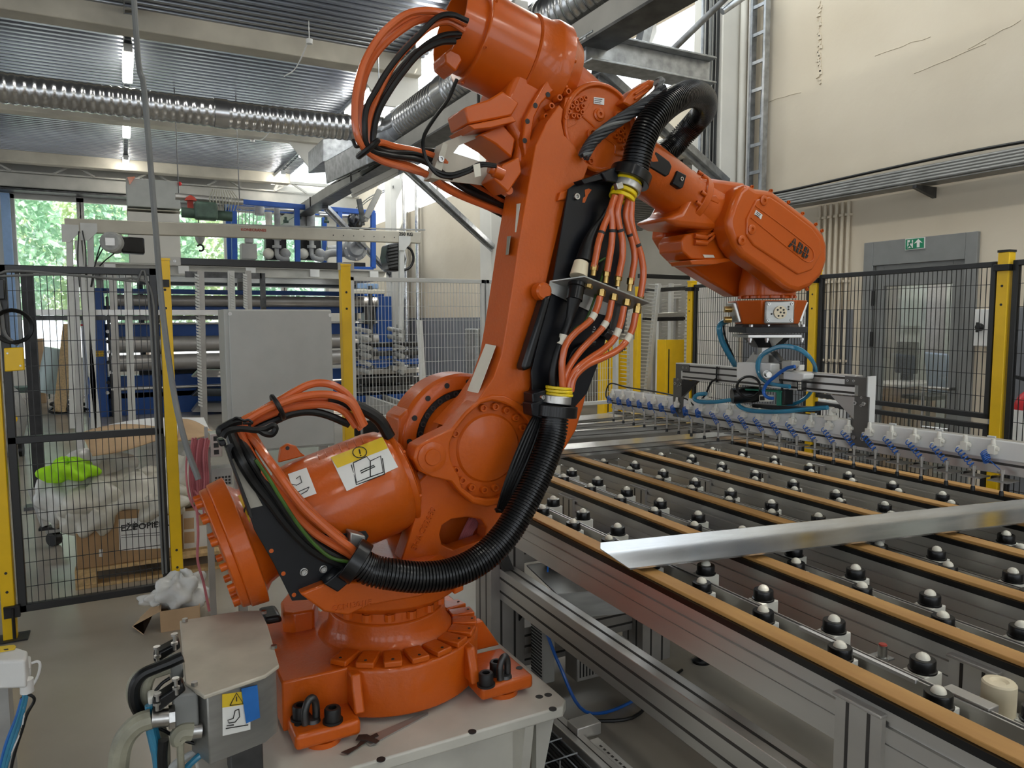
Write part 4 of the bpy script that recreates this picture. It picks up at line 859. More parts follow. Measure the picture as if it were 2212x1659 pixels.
H = [[(1285, 120), (1240, 260), (1200, 355), (1160, 480), (1138, 590), (1118, 700)], [(1300, 90), (1265, 200), (1275, 330), (1270, 480), (1252, 610), (1230, 740)],
     [(1350, 85), (1320, 215), (1330, 330), (1360, 470), (1362, 600), (1345, 700), (1328, 780)], [(1412, 110), (1390, 250), (1410, 370), (1450, 500), (1465, 620), (1450, 730), (1436, 815)],
     [(1440, 140), (1436, 300), (1470, 450), (1520, 600), (1540, 750), (1525, 880), (1512, 955)],
     [(1170, 950), (1140, 1060), (1080, 1160), (960, 1260), (880, 1360), (850, 1480), (845, 1570), (850, 1720)], [(1270, 985), (1240, 1130), (1180, 1230), (1080, 1330), (980, 1440), (900, 1560), (860, 1670), (850, 1760)],
     [(1375, 1035), (1345, 1180), (1290, 1310), (1200, 1400), (1080, 1480), (990, 1550), (920, 1640), (890, 1760)], [(1475, 1095), (1445, 1230), (1380, 1350), (1300, 1420), (1180, 1480), (1050, 1540), (950, 1640), (920, 1760)]]
for i, L in enumerate(H):
    y_ = 1.985-.006*(i % 3)
    o = build(MB().tube(path(L, Z4, y_), .0112, n=12), 'hose', 'hose_orange', hs_)
    if i > 4:
        pp = crom(path(L, Z4, y_), 6); k = 8; build(MB().tube([pp[k], pp[k+1], pp[k+2], pp[k+3]], .0118, n=12, smooth=False), 'hose_tag', 'label_cream', o)
    else:
        pp = crom(path(L, Z4, y_), 6); k = 14; build(MB().tube([pp[k], pp[k+1]], .0117, n=12, smooth=False), 'tape_mark', 'ink', o)
p = onY(*Z4(1350, 1420), 1.972); text('HAL', .016, 'hand_lettering', 'ink', p+V(0, -.008, .006), onY(*Z4(1390, 1390), 1.972)-onY(*Z4(1310, 1450), 1.972), V(0, 0, 1), hs_, bold=.0004)
# --- thick connector cable on the plate
kc = thing('control_cable', onY(1200, 830, 2.0), 'thick black control cable with cream plug passing the connector shelf', 'cable')
build(MB().tube(path([(1235, 215), (1190, 290), (1110, 400), (1060, 520), (1030, 640)], Z4, 2.01), lambda t: .011+.016*max(0, t-.35)/.65, n=14), 'upper_boot', 'black_rubber', kc)
p, q = onY(*Z4(1010, 660), 2.01), onY(*Z4(985, 780), 2.0); build(MB().lathe(p, q-p, [(0, .024), ((q-p).length*.4, .026), ((q-p).length, .029)], 18), 'cream_plug', 'nylon_cream', kc)
p, q = onY(*Z4(975, 840), 2.0), onY(*Z4(950, 980), 1.99); build(MB().lathe(p, q-p, [(0, .030), (.012, .030), (.014, .026), ((q-p).length, .026)], 18), 'lower_plug', 'black_plastic', kc)
build(MB().tube(path([(950, 970), (925, 1080), (890, 1200), (840, 1330), (790, 1480), (765, 1620), (770, 1740)], Z4, ys=(1.99, 2.0)), lambda t: .023-.010*min(1, t*4), n=14), 'lower_cable', 'black_rubber', kc)
build(MB().tube(path([(860, 1275), (845, 1335), (830, 1365)], Z4, 1.993), .0135, n=12), 'cable_label', 'label_cream', kc)
build(MB().tube(path([(1150, 655), (1220, 660)], Z4, 2.03)+path([(1060, 1130), (960, 1220), (880, 1330), (840, 1450)], Z4, 2.01), .004, n=8), 'earth_wire', 'cable_green', kc)
for k in range(3): build(MB().tube(path([(1130, 1340+8*k), (1010, 1370+12*k), (930, 1430+10*k), (900, 1530), (885, 1690)], Z4, 2.015+.01*k), .0045, n=8), 'thin_cable', 'black_rubber', kc)
p = onY(*Z4(1205, 1250), 2.02); build(MB().cyl(p, p+V(.03, 0, -.02), .018, n=6).obox(p+V(.06, .01, .05), (.03, 0, -.006), (0, .012, 0), (.01, 0, .05)), 'pressure_valve', 'dark_steel', kc, bevel=.002)
text('08 GVAB LP', .013, 'printed_code', 'paper', onY(*Z4(1105, 1285), 2.043), onY(*Z4(1120, 1210), 2.043)-onY(*Z4(1085, 1340), 2.043), V(-1, 0, 0), kc, depth=.0004)

hbd = thing('flat_cable_bundle', onY(1110, 1010, 2.02), 'flat bundle of thin black cables running down across the arm hub', 'cables')
for k in range(9):
    a_ = k-4; build(MB().tube([onY(1168+a_*1.5, 885, 2.02), onY(1150+a_*3.2, 930, 2.01+.004*(k % 2)), onY(1122+a_*3.6, 1000, 2.0+.004*(k % 2)), onY(1098+a_*2.8, 1060, 2.01), onY(1080+a_*1.6, 1106, 2.03)], .0055, n=8), 'cable', 'black_rubber', hbd)
build(MB().torus(onY(1081, 1104, 2.03), onY(1090, 1080, 2.03)-onY(1078, 1110, 2.03), .016, .005, 16, 6), 'cable_tie', 'black_plastic', hbd)
# --- corrugated hoses with clamps and sleeves
def clampring(parent, c, ax_, r, w_, mt='black_plastic', name='clamp_ring', ri=None):
    ax_ = ax_.normalized(); return build(MB().ring(c-ax_*w_/2, c+ax_*w_/2, r, ri or r*.72, 36), name, mt, parent, bevel=.002)
ch = thing('corrugated_hose', onY(900, 1245, 1.95), 'long black corrugated hose sagging below the balancing cylinder and rising along the arm', 'hose')
PL = [(768, 1212), (800, 1231), (842, 1240), (908, 1247), (976, 1238), (1040, 1207), (1090, 1157), (1128, 1095), (1161, 1029), (1186, 966), (1196, 925), (1199, 885)]
yl_ = [1.96, 1.95, 1.935, 1.925, 1.92, 1.92, 1.925, 1.935, 1.95, 1.965, 1.975, 1.98]
pts = [onY(*p, y_) for p, y_ in zip(PL, yl_)]
build(MB().ribbed(pts, .0445, .0098, .0055, n=28), 'corrugated_tube', 'black_plastic', ch, sharp=50)
c = onY(1199, 887, 1.985); ax_ = onY(1201, 880, 1.985)-onY(1197, 920, 1.985); clampring(ch, c, ax_, .071, .036)
build(PY([(1148, 872), (1170, 866), (1172, 905), (1150, 898)], 1.97, .06), 'clamp_foot', 'black_plate', ch, bevel=.003)
clampring(ch, onY(1203, 863, 1.985), ax_, .046, .026, 'alu', 'steel_band', .040)
bolt(ch, onY(1171, 858, 1.96), r=.007, h=.008, mt='bolt_steel')
for k in range(3): clampring(ch, onY(1208-k*.5, 852-k*7, 1.985), ax_, .0445-.001*k, .009, 'yellow_sleeve', 'yellow_sleeve', .03)
c = onY(768, 1212, 1.965); ax_ = onY(800, 1231, 1.95)-onY(750, 1200, 1.975); clampring(ch, c, ax_, .062, .038)
build(PY([(700, 1262), (745, 1225), (765, 1250), (730, 1280)], 1.97, .05), 'clamp_foot', 'black_plate', ch, bevel=.004)
build(PY([(757, 1150), (790, 1158), (788, 1200), (770, 1205), (755, 1180)], 1.985, .05), 'strap_buckle', 'steel_sheet', ch, bevel=.004)
ch = thing('corrugated_hose', onY(1430, 240, 2.0), 'short black corrugated hose arching over the forearm tube', 'hose')
PL = [(1366, 384), (1374, 352), (1383, 313), (1402, 270), (1430, 236), (1466, 211), (1498, 203), (1520, 214), (1520, 240), (1502, 264), (1478, 290), (1452, 318), (1425, 338)]
yl_ = [2.0, 1.995, 1.99, 1.99, 2.0, 2.03, 2.09, 2.17, 2.27, 2.34, 2.39, 2.42, 2.42]
pts = [onY(*p, y_) for p, y_ in zip(PL, yl_)]
build(MB().ribbed(pts, .0475, .0098, .0055, n=28), 'corrugated_tube', 'black_plastic', ch, sharp=50)
ax_ = onY(1374, 352, 2.0)-onY(1350, 420, 2.0); clampring(ch, onY(1361, 382, 2.0), ax_, .070, .036)
build(PY([(1300, 372), (1330, 360), (1340, 395), (1310, 392)], 1.99, .06), 'clamp_foot', 'black_plate', ch, bevel=.004)
clampring(ch, onY(1354, 404, 2.0), ax_, .049, .024, 'alu', 'steel_band', .042); 
build(MB().obox(onY(1336, 402, 1.955), (.012, 0, .003), (0, .01, 0), (-.003, 0, .010)), 'band_screw', 'bolt_steel', ch, bevel=.002)
for k in range(4): clampring(ch, onY(1356-k*4.2, 394+k*11, 2.0), ax_, .0465-.001*k, .013, 'yellow_sleeve', 'yellow_sleeve', .03)

# --- twisted cable bundle from arm house to forearm connector
tb = thing('twisted_cable_bundle', onY(1330, 270, 2.03), 'bundle of twisted dark grey cables crossing the axis three disc', 'cables')
base_ = crom(path([(1030, 745), (1070, 670), (1130, 590), (1280, 470), (1450, 360), (1600, 265), (1670, 200), (1690, 140)], Z2, ys=(2.05, 2.02)), 8)
for k in range(7):
    Q = []
    for i, p in enumerate(base_):
        a = i*.28+2*math.pi*k/7; d_ = (base_[min(i+1, len(base_)-1)]-base_[max(i-1, 0)]); x_, y_, _z = frame_of(d_); Q.append(p+(x_*math.cos(a)+y_*math.sin(a))*.0138)
    build(MB().tube(Q, .0068, n=8, smooth=False), 'cable_strand', 'cable_grey' if k == 3 else 'cable_charcoal', tb)
build(PY([Z2(*a) for a in ((1365, 275), (1440, 180), (1590, 85), (1640, 90), (1630, 150), (1480, 290), (1430, 320))], 2.06, .06), 'connector_block', 'orange_smooth', tb, bevel=.006)
for k in range(2): build(PY([Z2(*a) for a in ((1470, 200+40*k), (1580, 130+40*k), (1590, 145+40*k), (1480, 218+40*k))], 2.05, .012), 'connector_rib', 'orange_smooth', tb, bevel=.002)
build(PY([Z2(*a) for a in ((1655, 180), (1690, 150), (1750, 155), (1560, 470), (1530, 470))], 2.10, .005), 'support_strip', 'alu', tb)
build(MB().tube([onY(1418+4*i, 176+3*(i % 2), 2.03) for i in range(4)], .016, n=10), 'heat_shrink', 'cable_grey', tb)

# --- upper rear cable loop
ul = thing('rear_cable_loop', onY(790, 320, 2.15), 'big loop of orange and black cables behind the robot shoulder', 'cables')
LO = [('hose_orange', .0105, [(1060, 200), (850, 110), (700, 92), (550, 120), (400, 225), (280, 360), (170, 570), (115, 800), (105, 1000), (125, 1150), (190, 1270), (330, 1370), (560, 1440), (740, 1500), (900, 1620), (1120, 1720), (1420, 1830)], 2.10),
      ('hose_orange', .0105, [(1040, 230), (850, 155), (650, 175), (460, 290), (310, 430), (210, 600), (158, 800), (148, 1000), (170, 1150), (215, 1275), (380, 1360), (600, 1420), (800, 1540), (1000, 1650), (1200, 1740), (1430, 1810)], 2.14),
      ('hose_orange', .0105, [(1040, 260), (900, 185), (750, 225), (600, 355), (460, 510), (350, 700), (265, 900), (225, 1060), (240, 1240), (320, 1215), (450, 1252), (640, 1290), (820, 1350), (1000, 1480), (1180, 1620), (1430, 1760)], 2.12),
      ('hose_orange', .0105, [(1045, 215), (860, 130), (690, 130), (520, 200), (360, 330), (240, 500), (150, 720), (125, 900), (140, 1100), (200, 1262), (420, 1385), (640, 1450), (850, 1590), (1080, 1700), (1430, 1850)], 2.17),
      ('black_rubber', .0085, [(1070, 180), (930, 125), (800, 155), (650, 300), (500, 455), (380, 610), (290, 760), (205, 920), (190, 1100), (225, 1268), (420, 1330), (640, 1360), (820, 1450), (1050, 1620), (1430, 1780)], 2.09),
      ('black_rubber', .0085, [(1010, 285), (850, 305), (700, 390), (550, 530), (430, 705), (330, 860), (262, 1010), (250, 1200), (330, 1260), (520, 1290), (700, 1280), (850, 1320), (1100, 1520), (1430, 1730)], 2.13),
      ('black_rubber', .0095, [(960, 352), (820, 365), (650, 460), (505, 630), (405, 770), (315, 930), (272, 1080), (268, 1235), (380, 1300), (620, 1310), (800, 1390), (1000, 1540), (1430, 1800)], 2.11),
      ('black_rubber', .0095, [(1000, 310), (850, 330), (640, 440), (450, 640), (330, 820), (215, 960), (195, 1120), (235, 1272), (400, 1400), (640, 1440), (860, 1570), (1430, 1870)], 2.17)]
for mt, r_, L, y_ in LO:
    n = len(L); build(MB().tube([onY(*Z1(*p), y_+(.16*max(0, i/(n-1)-.6)/.4)) for i, p in enumerate(L)], r_, n=10), 'cable', mt, ul)
c = onY(*Z1(218, 1268), 2.13); build(MB().torus(c, onY(*Z1(260, 1300), 2.13)-onY(*Z1(180, 1200), 2.13), .036, .009, 24, 8).tube([c+V(-.03, -.02, 0), c+V(-.045, -.03, -.005), c+V(-.05, -.02, .015)], .005, n=6), 'velcro_tie', 'black_rubber', ul)
tc2 = thing('sensor_cable', onY(990, 370, 2.06), 'thin doubled black cable loop with white tag below the shoulder', 'cable')
for k in range(2):
    build(MB().tube(path([(975, 680), (900, 850), (790, 1000), (700, 1150), (690, 1270), (730, 1390), (810, 1460+28*k), (930, 1485+28*k), (1080, 1440+25*k), (1180, 1395+20*k), (1310, 1410+10*k)], Z1, ys=(2.12, 2.07)), .0058, n=8), 'cable', 'black_rubber', tc2)
build(PY([Z1(*a) for a in ((1115, 1405), (1172, 1392), (1182, 1500), (1130, 1512))], 2.065, .002), 'cable_tag', 'label_cream', tc2)
cbk = thing('cable_bracket', onY(1000, 390, 2.19), 'bent beige steel bracket holding the rear cable loop', 'bracket')
build(PY([(957, 308), (1045, 272), (1052, 290), (992, 314), (980, 330), (1112, 372), (1112, 408), (962, 391), (930, 383), (945, 345)], 2.20, .006), 'web', 'lid_steel', cbk, bevel=.001)
build(PY([(957, 308), (968, 312), (950, 388), (930, 384), (945, 345)], 2.14, .06), 'lip', 'lid_steel', cbk, bevel=.001); bolt(cbk, onY(952, 344, 2.138), r=.01, h=.006, mt='bolt_steel')

# --- lower rear cables over the balancing cylinder
lr = thing('lower_cable_loop', onY(600, 1000, 2.0), 'orange and black cables looping over the balancing cylinder into the long corrugated hose', 'cables')
LW = [('hose_orange', .0115, [(1530, 470), (1420, 255), (1300, 145), (1170, 108), (1050, 125), (930, 185), (800, 260), (650, 345), (500, 425), (440, 470), (460, 520), (520, 640), (620, 800), (730, 960), (850, 1110), (960, 1255), (1100, 1385), (1250, 1480), (1400, 1570), (1450, 1620)], 2.12),
      ('hose_orange', .0115, [(1520, 480), (1430, 300), (1330, 230), (1180, 203), (1000, 222), (850, 268), (700, 328), (560, 405), (500, 460), (540, 550), (620, 640), (720, 780), (820, 920), (920, 1060), (1020, 1180), (1150, 1300), (1300, 1430), (1430, 1530), (1470, 1600)], 2.10),
      ('hose_orange', .0115, [(1460, 480), (1350, 345), (1200, 296), (1050, 296), (900, 318), (750, 365), (600, 430), (540, 480), (580, 560), (680, 720), (800, 880), (900, 1020), (1030, 1160), (1180, 1310), (1330, 1430), (1460, 1560)], 2.14),
      ('hose_orange', .0105, [(1500, 500), (1400, 380), (1260, 260), (1100, 250), (960, 262), (800, 330), (620, 440), (530, 500)], 2.17),
      ('black_rubber', .019, [(1745, 570), (1650, 420), (1500, 325), (1350, 275), (1220, 262)], 2.16),
      ('black_rubber', .012, [(1400, 460), (1200, 378), (1050, 352), (900, 372), (760, 430), (620, 490), (560, 520), (560, 700), (660, 900), (800, 1090), (920, 1250), (1060, 1420), (1220, 1560), (1420, 1640)], 2.15),
      ('black_rubber', .015, [(560, 470), (420, 490), (395, 560), (470, 750), (590, 950), (720, 1110), (850, 1285), (1000, 1450), (1150, 1570), (1400, 1680)], 2.13),
      ('black_rubber', .012, [(470, 480), (450, 540), (545, 720), (670, 920), (790, 1090), (890, 1240), (1040, 1420), (1200, 1545), (1440, 1660)], 2.12),
      ('cable_green', .005, [(600, 760), (700, 900), (810, 1080), (960, 1310), (1100, 1480), (1250, 1600), (1430, 1640)], 2.0)]
for mt, r_, L, y_ in LW:
    n = len(L); P = []
    for i, p in enumerate(L):
        px, py = Z6(*p); yy = y_
        if py > 940 and px < 800 and mt != 'cable_green': yy = max(1.97, y_-.13*min(1, (py-925)/60))
        if mt == 'cable_green': yy = 1.965
        P.append(onY(px, py, yy))
    build(MB().tube(P, r_, n=10), 'cable', mt, lr)
c = onY(*Z6(790, 315), 2.11); build(MB().torus(c, onY(*Z6(860, 280), 2.11)-onY(*Z6(720, 350), 2.11), .034, .007, 24, 8), 'velcro_tie', 'black_rubber', lr)
c = onY(*Z6(470, 510), 2.05); st = MB().tube(path([(320, 570), (360, 520), (470, 498), (600, 510), (680, 500), (750, 470), (770, 500), (740, 545), (680, 540), (630, 510)], Z6, 2.0), .009, n=6); st.tube(path([(310, 560), (300, 510), (340, 480), (420, 440), (480, 430)], Z6, 2.03), .012, n=6)
build(st, 'strap', 'black_rubber', lr); build(MB().tube(path([(405, 425), (440, 405), (500, 430), (540, 425), (570, 450), (490, 452)], Z6, 2.02), .004, n=6), 'wire_tie', 'black_rubber', lr)
build(PY([Z6(*a) for a in ((280, 600), (340, 590), (355, 640), (300, 655))], 2.0, .05), 'strap_end', 'black_plate', lr, bevel=.004)
lbk = thing('cable_support_bracket', onY(640, 1290, 2.0), 'black angled steel bracket below the balancing cylinder with bright screws', 'bracket')
build(PY([(487, 962), (502, 958), (560, 1060), (640, 1140), (715, 1156), (790, 1147), (797, 1158), (760, 1230), (725, 1277), (705, 1293), (631, 1298), (590, 1215), (549, 1144), (520, 1050)], 2.02, .006), 'plate', 'black_plate', lbk, bevel=.001)
build(PY([Z6(*a) for a in ((345, 660), (362, 655), (560, 1180), (580, 1260), (555, 1260))], 1.985, .04), 'plate_lip', 'black_steel', lbk, bevel=.001)
build(PY([Z6(*a) for a in ((392, 760), (432, 748), (662, 1155), (552, 1180))], 2.0175, .002), 'rating_plate', 'lid_steel', lbk)
for px, py in ((656, 1235), (679, 1280), (698, 1229), (720, 1274)): bolt(lbk, onY(px, py, 2.019), r=.009, h=.008, mt='bolt_steel', washer=.011)
for px, py in ((586, 1190), (612, 1239), (635, 1285)): build(MB().lathe(onY(px, py, 2.0195), (0, -1, 0), [(0, .006), (.001, .006)], 12), 'hole', 'orange', lbk)

hc2 = MB().tube([V(onY(280, -160, 2.65).x, 2.75, 5.05), onY(286, -60, 2.6), onY(312, 200, 2.5), onY(335, 480, 2.4), onY(350, 660, 2.33), onY(374, 840, 2.28), onY(400, 955, 2.25), onY(429, 1036, 2.22)], .0085, n=10)
tag(build(hc2, 'hanging_cable', 'cable_grey'), 'long grey cable hanging from the roof down to the balancing cylinder', 'cable')

# ================================================================ CONNECTION BOX BEHIND THE BASE
cx_ = thing('connection_box', onZ(500, 1560, .6), 'grey steel connection box with dusty lid at the rear of the robot base', 'box')
lidp = [(388, 1340), (520, 1319), (563, 1318), (578, 1350), (603, 1436), (573, 1458), (441, 1503), (400, 1476)]
LP = [onZ(*a, .815) for a in lidp]
build(MB().prism(LP, (0, 0, -.010)), 'lid', 'lid_steel', cx_, bevel=.003)
cen_ = sum(LP, V(0, 0, 0))/len(LP)
build(MB().prism([cen_+(p-cen_)*.93+V(0, 0, -.010) for p in LP], (0, 0, -.165)), 'body', 'steel_sheet', cx_, bevel=.003)
for px, py in ((400, 1342), (570, 1325), (592, 1400), (420, 1480)): build(MB().lathe(onZ(px, py, .816), (0, 0, 1), [(0, .008), (.008, .008), (.008, .005)], 6), 'lid_screw', 'bolt_steel', cx_)
yb_ = min(p.y for p in LP)+.018
fr_ = [onZ(440, 1500, .80), onZ(565, 1468, .80)]
FY = onZ(470, 1492, .80).y+.004; E0, E1 = (cen_+(p-cen_)*.93 for p in (LP[6], LP[5])); EN = V(-(E1-E0).y, (E1-E0).x, 0).normalized()
if EN.y > 0: EN = -EN
def onF(px, py, o=0): d = ray(px, py); return CAM+d*((E0+EN*(o-.010)-CAM).dot(EN)/d.dot(EN))
lb = build(MB().prism([onF(480, 1500, .012), onF(541, 1492, .012), onF(541, 1576, .012), onF(481, 1590, .012)], (0, .002, 0)), 'warning_label', 'paper', cx_, label='white and yellow warning label with robot drawing')
build(MB().prism([onF(480, 1500, .013), onF(541, 1492, .013), onF(541, 1520, .013), onF(480, 1529, .013)], (0, .001, 0)), 'label_header', 'label_yellow', cx_)
dr = MB()
for L in ([(497, 1524), (511, 1497), (526, 1520), (497, 1524)], [(511, 1505), (511.5, 1515)], [(508, 1535), (516, 1532), (518, 1548), (508, 1560), (495, 1562), (492, 1556), (504, 1552), (508, 1535)], [(488, 1574), (536, 1566)], [(490, 1568), (505, 1566)]): dr.tube([onF(*p, .015) for p in L], .0012, n=5, smooth=False)
build(dr, 'label_drawing', 'ink', cx_)
tq = [onF(*p, .016) for p in ((521, 1488), (556, 1480), (562, 1550), (532, 1563))]
build(MB().prism(tq, (0, .002, 0)), 'tape_note', 'tape_blue', cx_, label='blue tape strip stuck over the label')
stand = MB().box(cen_.x-.03, cen_.x+.05, cen_.y-.05, cen_.y+.03, .0, .64); build(stand, 'stand', 'dark_steel', cx_, bevel=.004)
Z0 = lambda a, b: (a/3.95, 1239+b/3.95)
def conn(parent, hood, lever, screws, y, mt='door_grey'):
    h_ = build(PY([Z0(*a) for a in hood], y, .07), 'connector_hood', mt, parent, bevel=.005); build(PY([Z0(*a) for a in lever], y-.012, .04), 'locking_lever', 'black_plastic', h_, bevel=.005)
    for s_ in screws: c = onY(*Z0(*s_), y-.015); build(MB().lathe(c+V(0, 0, -.008), (0, 0, 1), [(0, .004), (.014, .004), (.014, .008), (.019, .008)], 10), 'screw', 'bolt_steel', h_)
conn(cx_, [(1470, 1040), (1690, 1020), (1700, 1300), (1490, 1340)], [(1300, 1120), (1330, 1080), (1560, 930), (1590, 1000), (1370, 1180), (1310, 1190)], [(1500, 930), (1505, 1005), (1345, 1060), (1340, 1140)], FY-.01)
conn(cx_, [(1450, 790), (1560, 760), (1570, 900), (1455, 910)], [(1310, 720), (1340, 680), (1530, 580), (1545, 640), (1370, 750), (1315, 765)], [(1490, 550), (1490, 625), (1340, 660), (1345, 735)], FY+.12)
build(MB().cyl(onY(*Z0(1720, 1330), FY), onY(*Z0(1640, 1340), FY), .019, n=14), 'cable_gland', 'bolt_steel', cx_)
cs = thing('supply_cable_set', onZ(340, 1620, .1), 'olive grey and blue supply cables plugged into the connection box', 'cables')
SUP = [('cable_olive', .022, [(1290, 1240), (1180, 1280), (1080, 1380), (1030, 1500), (1010, 1659), (1000, 1900)], 0), ('cable_olive', .014, [(1450, 800), (1360, 830), (1290, 860), (1250, 950), (1245, 1060), (1300, 1180), (1370, 1350), (1400, 1500), (1400, 1750)], .08),
       ('cable_olive', .012, [(1420, 820), (1270, 830), (1160, 890), (1120, 1000), (1150, 1120), (1230, 1220)], .1), ('black_rubber', .013, [(1560, 710), (1450, 760), (1350, 800), (1220, 860), (1150, 960), (1150, 1100), (1220, 1230)], .06),
       ('hose_blue', .010, [(1275, 1120), (1280, 1300), (1310, 1450), (1340, 1600), (1350, 1850)], .02), ('hose_blue', .009, [(1290, 1130), (1310, 1300), (1350, 1480), (1380, 1660), (1400, 1850)], .04),
       ('black_rubber', .004, [(1450, 890), (1370, 950), (1310, 1060), (1330, 1280), (1420, 1350), (1560, 1420), (1740, 1470)], .05), ('cable_olive', .008, [(1545, 1400), (1540, 1500), (1545, 1659), (1550, 1900)], 0),
       ('white_box', .009, [(1740, 1500), (1600, 1560), (1480, 1640), (1440, 1760)], .06), ('hose_blue', .008, [(1750, 1520), (1660, 1590), (1580, 1680), (1560, 1800)], .03), ('black_rubber', .011, [(1395, 1420), (1385, 1550), (1390, 1700), (1400, 1900)], .01),
       ('cable_olive', .021, [(1640, 1345), (1560, 1350), (1530, 1390), (1545, 1420)], 0)]
for mt, r_, L, o_ in SUP: build(MB().tube([onY(*Z0(*p), FY-.01+o_) for p in L], r_, n=10), 'cable', mt, cs)
build(MB().cyl(onY(*Z0(1290, 1240), FY-.01), onY(*Z0(1440, 1225), FY-.01), .020, n=14).cyl(onY(*Z0(1440, 1225), FY-.01), onY(*Z0(1490, 1215), FY-.01), .027, n=8), 'metal_gland', 'bolt_steel', cs)
build(PY([Z0(*a) for a in ((1258, 1060), (1420, 1030), (1420, 1070), (1320, 1110), (1270, 1145))], FY+.01, .04), 'tube_holder', 'nylon', cs, bevel=.006)

# ================================================================ SUCTION GRIPPER
G = V(-.032, .9995, 0).normalized(); NC = V(-G.y, G.x, 0)       # along the bar; towards the camera side
def onP(px, py, o=0):
    d = ray(px, py); return CAM+d*(((FL+NC*o)-CAM).dot(NC)/d.dot(NC))
def PP(L, o, dep): return MB().prism([onP(*p, o) for p in L], NC*(-dep))
def gp(s, z, o=0): return V(FL.x, FL.y, 0)+G*s+NC*o+V(0, 0, z)
Zg = lambda a, b: (1480+a/5.53, 620+b/5.53)
gr = thing('suction_gripper', V(FL.x, FL.y, 1.11), 'long aluminium suction gripper hanging from the robot tool changer above the conveyor', 'gripper')
def profile(s0, s1, z0, z1, o0, o1, name, parent, mt='alu', grooves=()):
    mb = MB(); mb.obox(gp((s0+s1)/2, (z0+z1)/2, (o0+o1)/2), G*abs(s1-s0)/2, NC*abs(o1-o0)/2, (0, 0, (z1-z0)/2))
    o = build(mb, name, mt, parent, bevel=.002)
    for zg in grooves: build(MB().obox(gp((s0+s1)/2, zg, max(o0, o1)+.0004), G*abs(s1-s0)/2*.998, NC*.0006, (0, 0, .004)), 'groove', 'groove', o)
    return o
uz = onP(1660, 797).z
s_l, s_r = (onP(1482, 800)-FL).dot(G), (onP(1856, 815)-FL).dot(G)
ub = profile(s_l, s_r, uz-.078, uz, -.0225, .0225, 'upper_beam', gr, grooves=(uz-.012, uz-.04, uz-.066))
for s_ in (s_l+.022, s_r-.028):
    profile(s_-.022, s_+.022, 1.26, uz-.078, -.0225, .0225, 'hanger_leg', gr)
    lp = build(MB().obox(gp(s_, 1.265, .026), G*.036, NC*.003, (0, 0, .095)), 'leg_plate', 'plate_grey', gr, bevel=.002)
    for a in (-.018, .018):
        for b in (.33, .02): bolt(lp, gp(s_+a, 1.195+b*.42, .029), NC, r=.008, h=.007, mt='bolt_steel')
    sg_ = 1 if s_ > 0 else -1
    ac = build(MB().prism([gp(s_+sg_*.022, uz-.004, .0228), gp(s_-sg_*.07, uz-.004, .0228), gp(s_-sg_*.07, uz-.036, .0228), gp(s_-sg_*.012, uz-.036, .0228), gp(s_-sg_*.012, uz-.13, .0228), gp(s_+sg_*.022, uz-.13, .0228)], NC*.004), 'corner_plate', 'plate_grey', gr, bevel=.001)
    for a, b in ((-.03, .02), (-.055, .02), (.004, .08), (.004, .11)): bolt(ac, gp(s_+sg_*a, uz-b, .0265), NC, r=.005, h=.004, mt='bolt_steel')
    build(MB().prism([gp(s_-sg_*.024, uz-.08, .01), gp(s_-sg_*.13, uz-.08, .01), gp(s_-sg_*.024, 1.27, .01)], NC*.02), 'gusset', 'black_steel' if sg_ > 0 else 'alu_dull', gr, bevel=.002)
    build(MB().obox(gp(s_+sg_*.0235, (uz+1.26)/2, 0), G*.002, NC*.0235, (0, 0, (uz-1.26)/2)), 'leg_end_cover', 'white_box', gr)
bar = profile(1.045, -1.06, 1.155, 1.262, -.025, .02, 'suction_bar', gr, 'alu', grooves=(1.188,))
build(MB().obox(gp(-.0075, 1.232, .022), G*1.0525, NC*.004, (0, 0, .031)), 'bar_cover', 'white_box', gr, bevel=.004)
build(MB().obox(gp(-1.062, 1.208, 0), G*.003, NC*.026, (0, 0, .054)), 'bar_end_cap', 'nylon', gr, bevel=.004)
for k in range(12):
    s_ = .95-k*.17; build(MB().obox(gp(s_, 1.262, -.015), G*.012, NC*.004, (0, 0, .006)), 'cover_clip', 'white_box', gr)
# mast and gussets
build(MB().obox(V(FL.x, FL.y, (fz(750)+uz)/2-.02), hx*.024, hd*.024, (0, 0, (fz(750)-uz)/2+.03)), 'mast', 'alu', gr, bevel=.002)
build(PP([Zg(*a) for a in ((715, 905), (822, 768), (822, 905))], .01, .006), 'mast_gusset', 'alu_dull', gr)
build(PP([Zg(*a) for a in ((988, 800), (1060, 770), (1150, 880), (1160, 985), (988, 985))], .012, .006), 'mast_gusset', 'alu_dull', gr)
build(PP([Zg(*a) for a in ((1010, 780), (1060, 770), (1145, 875), (1120, 895))], .03, .02), 'angle_strut', 'dark_steel', gr)
build(PP([Zg(*a) for a in ((820, 805), (990, 812), (990, 905), (820, 905))], .032, .006), 'mast_clamp', 'steel_painted', gr, bevel=.001)
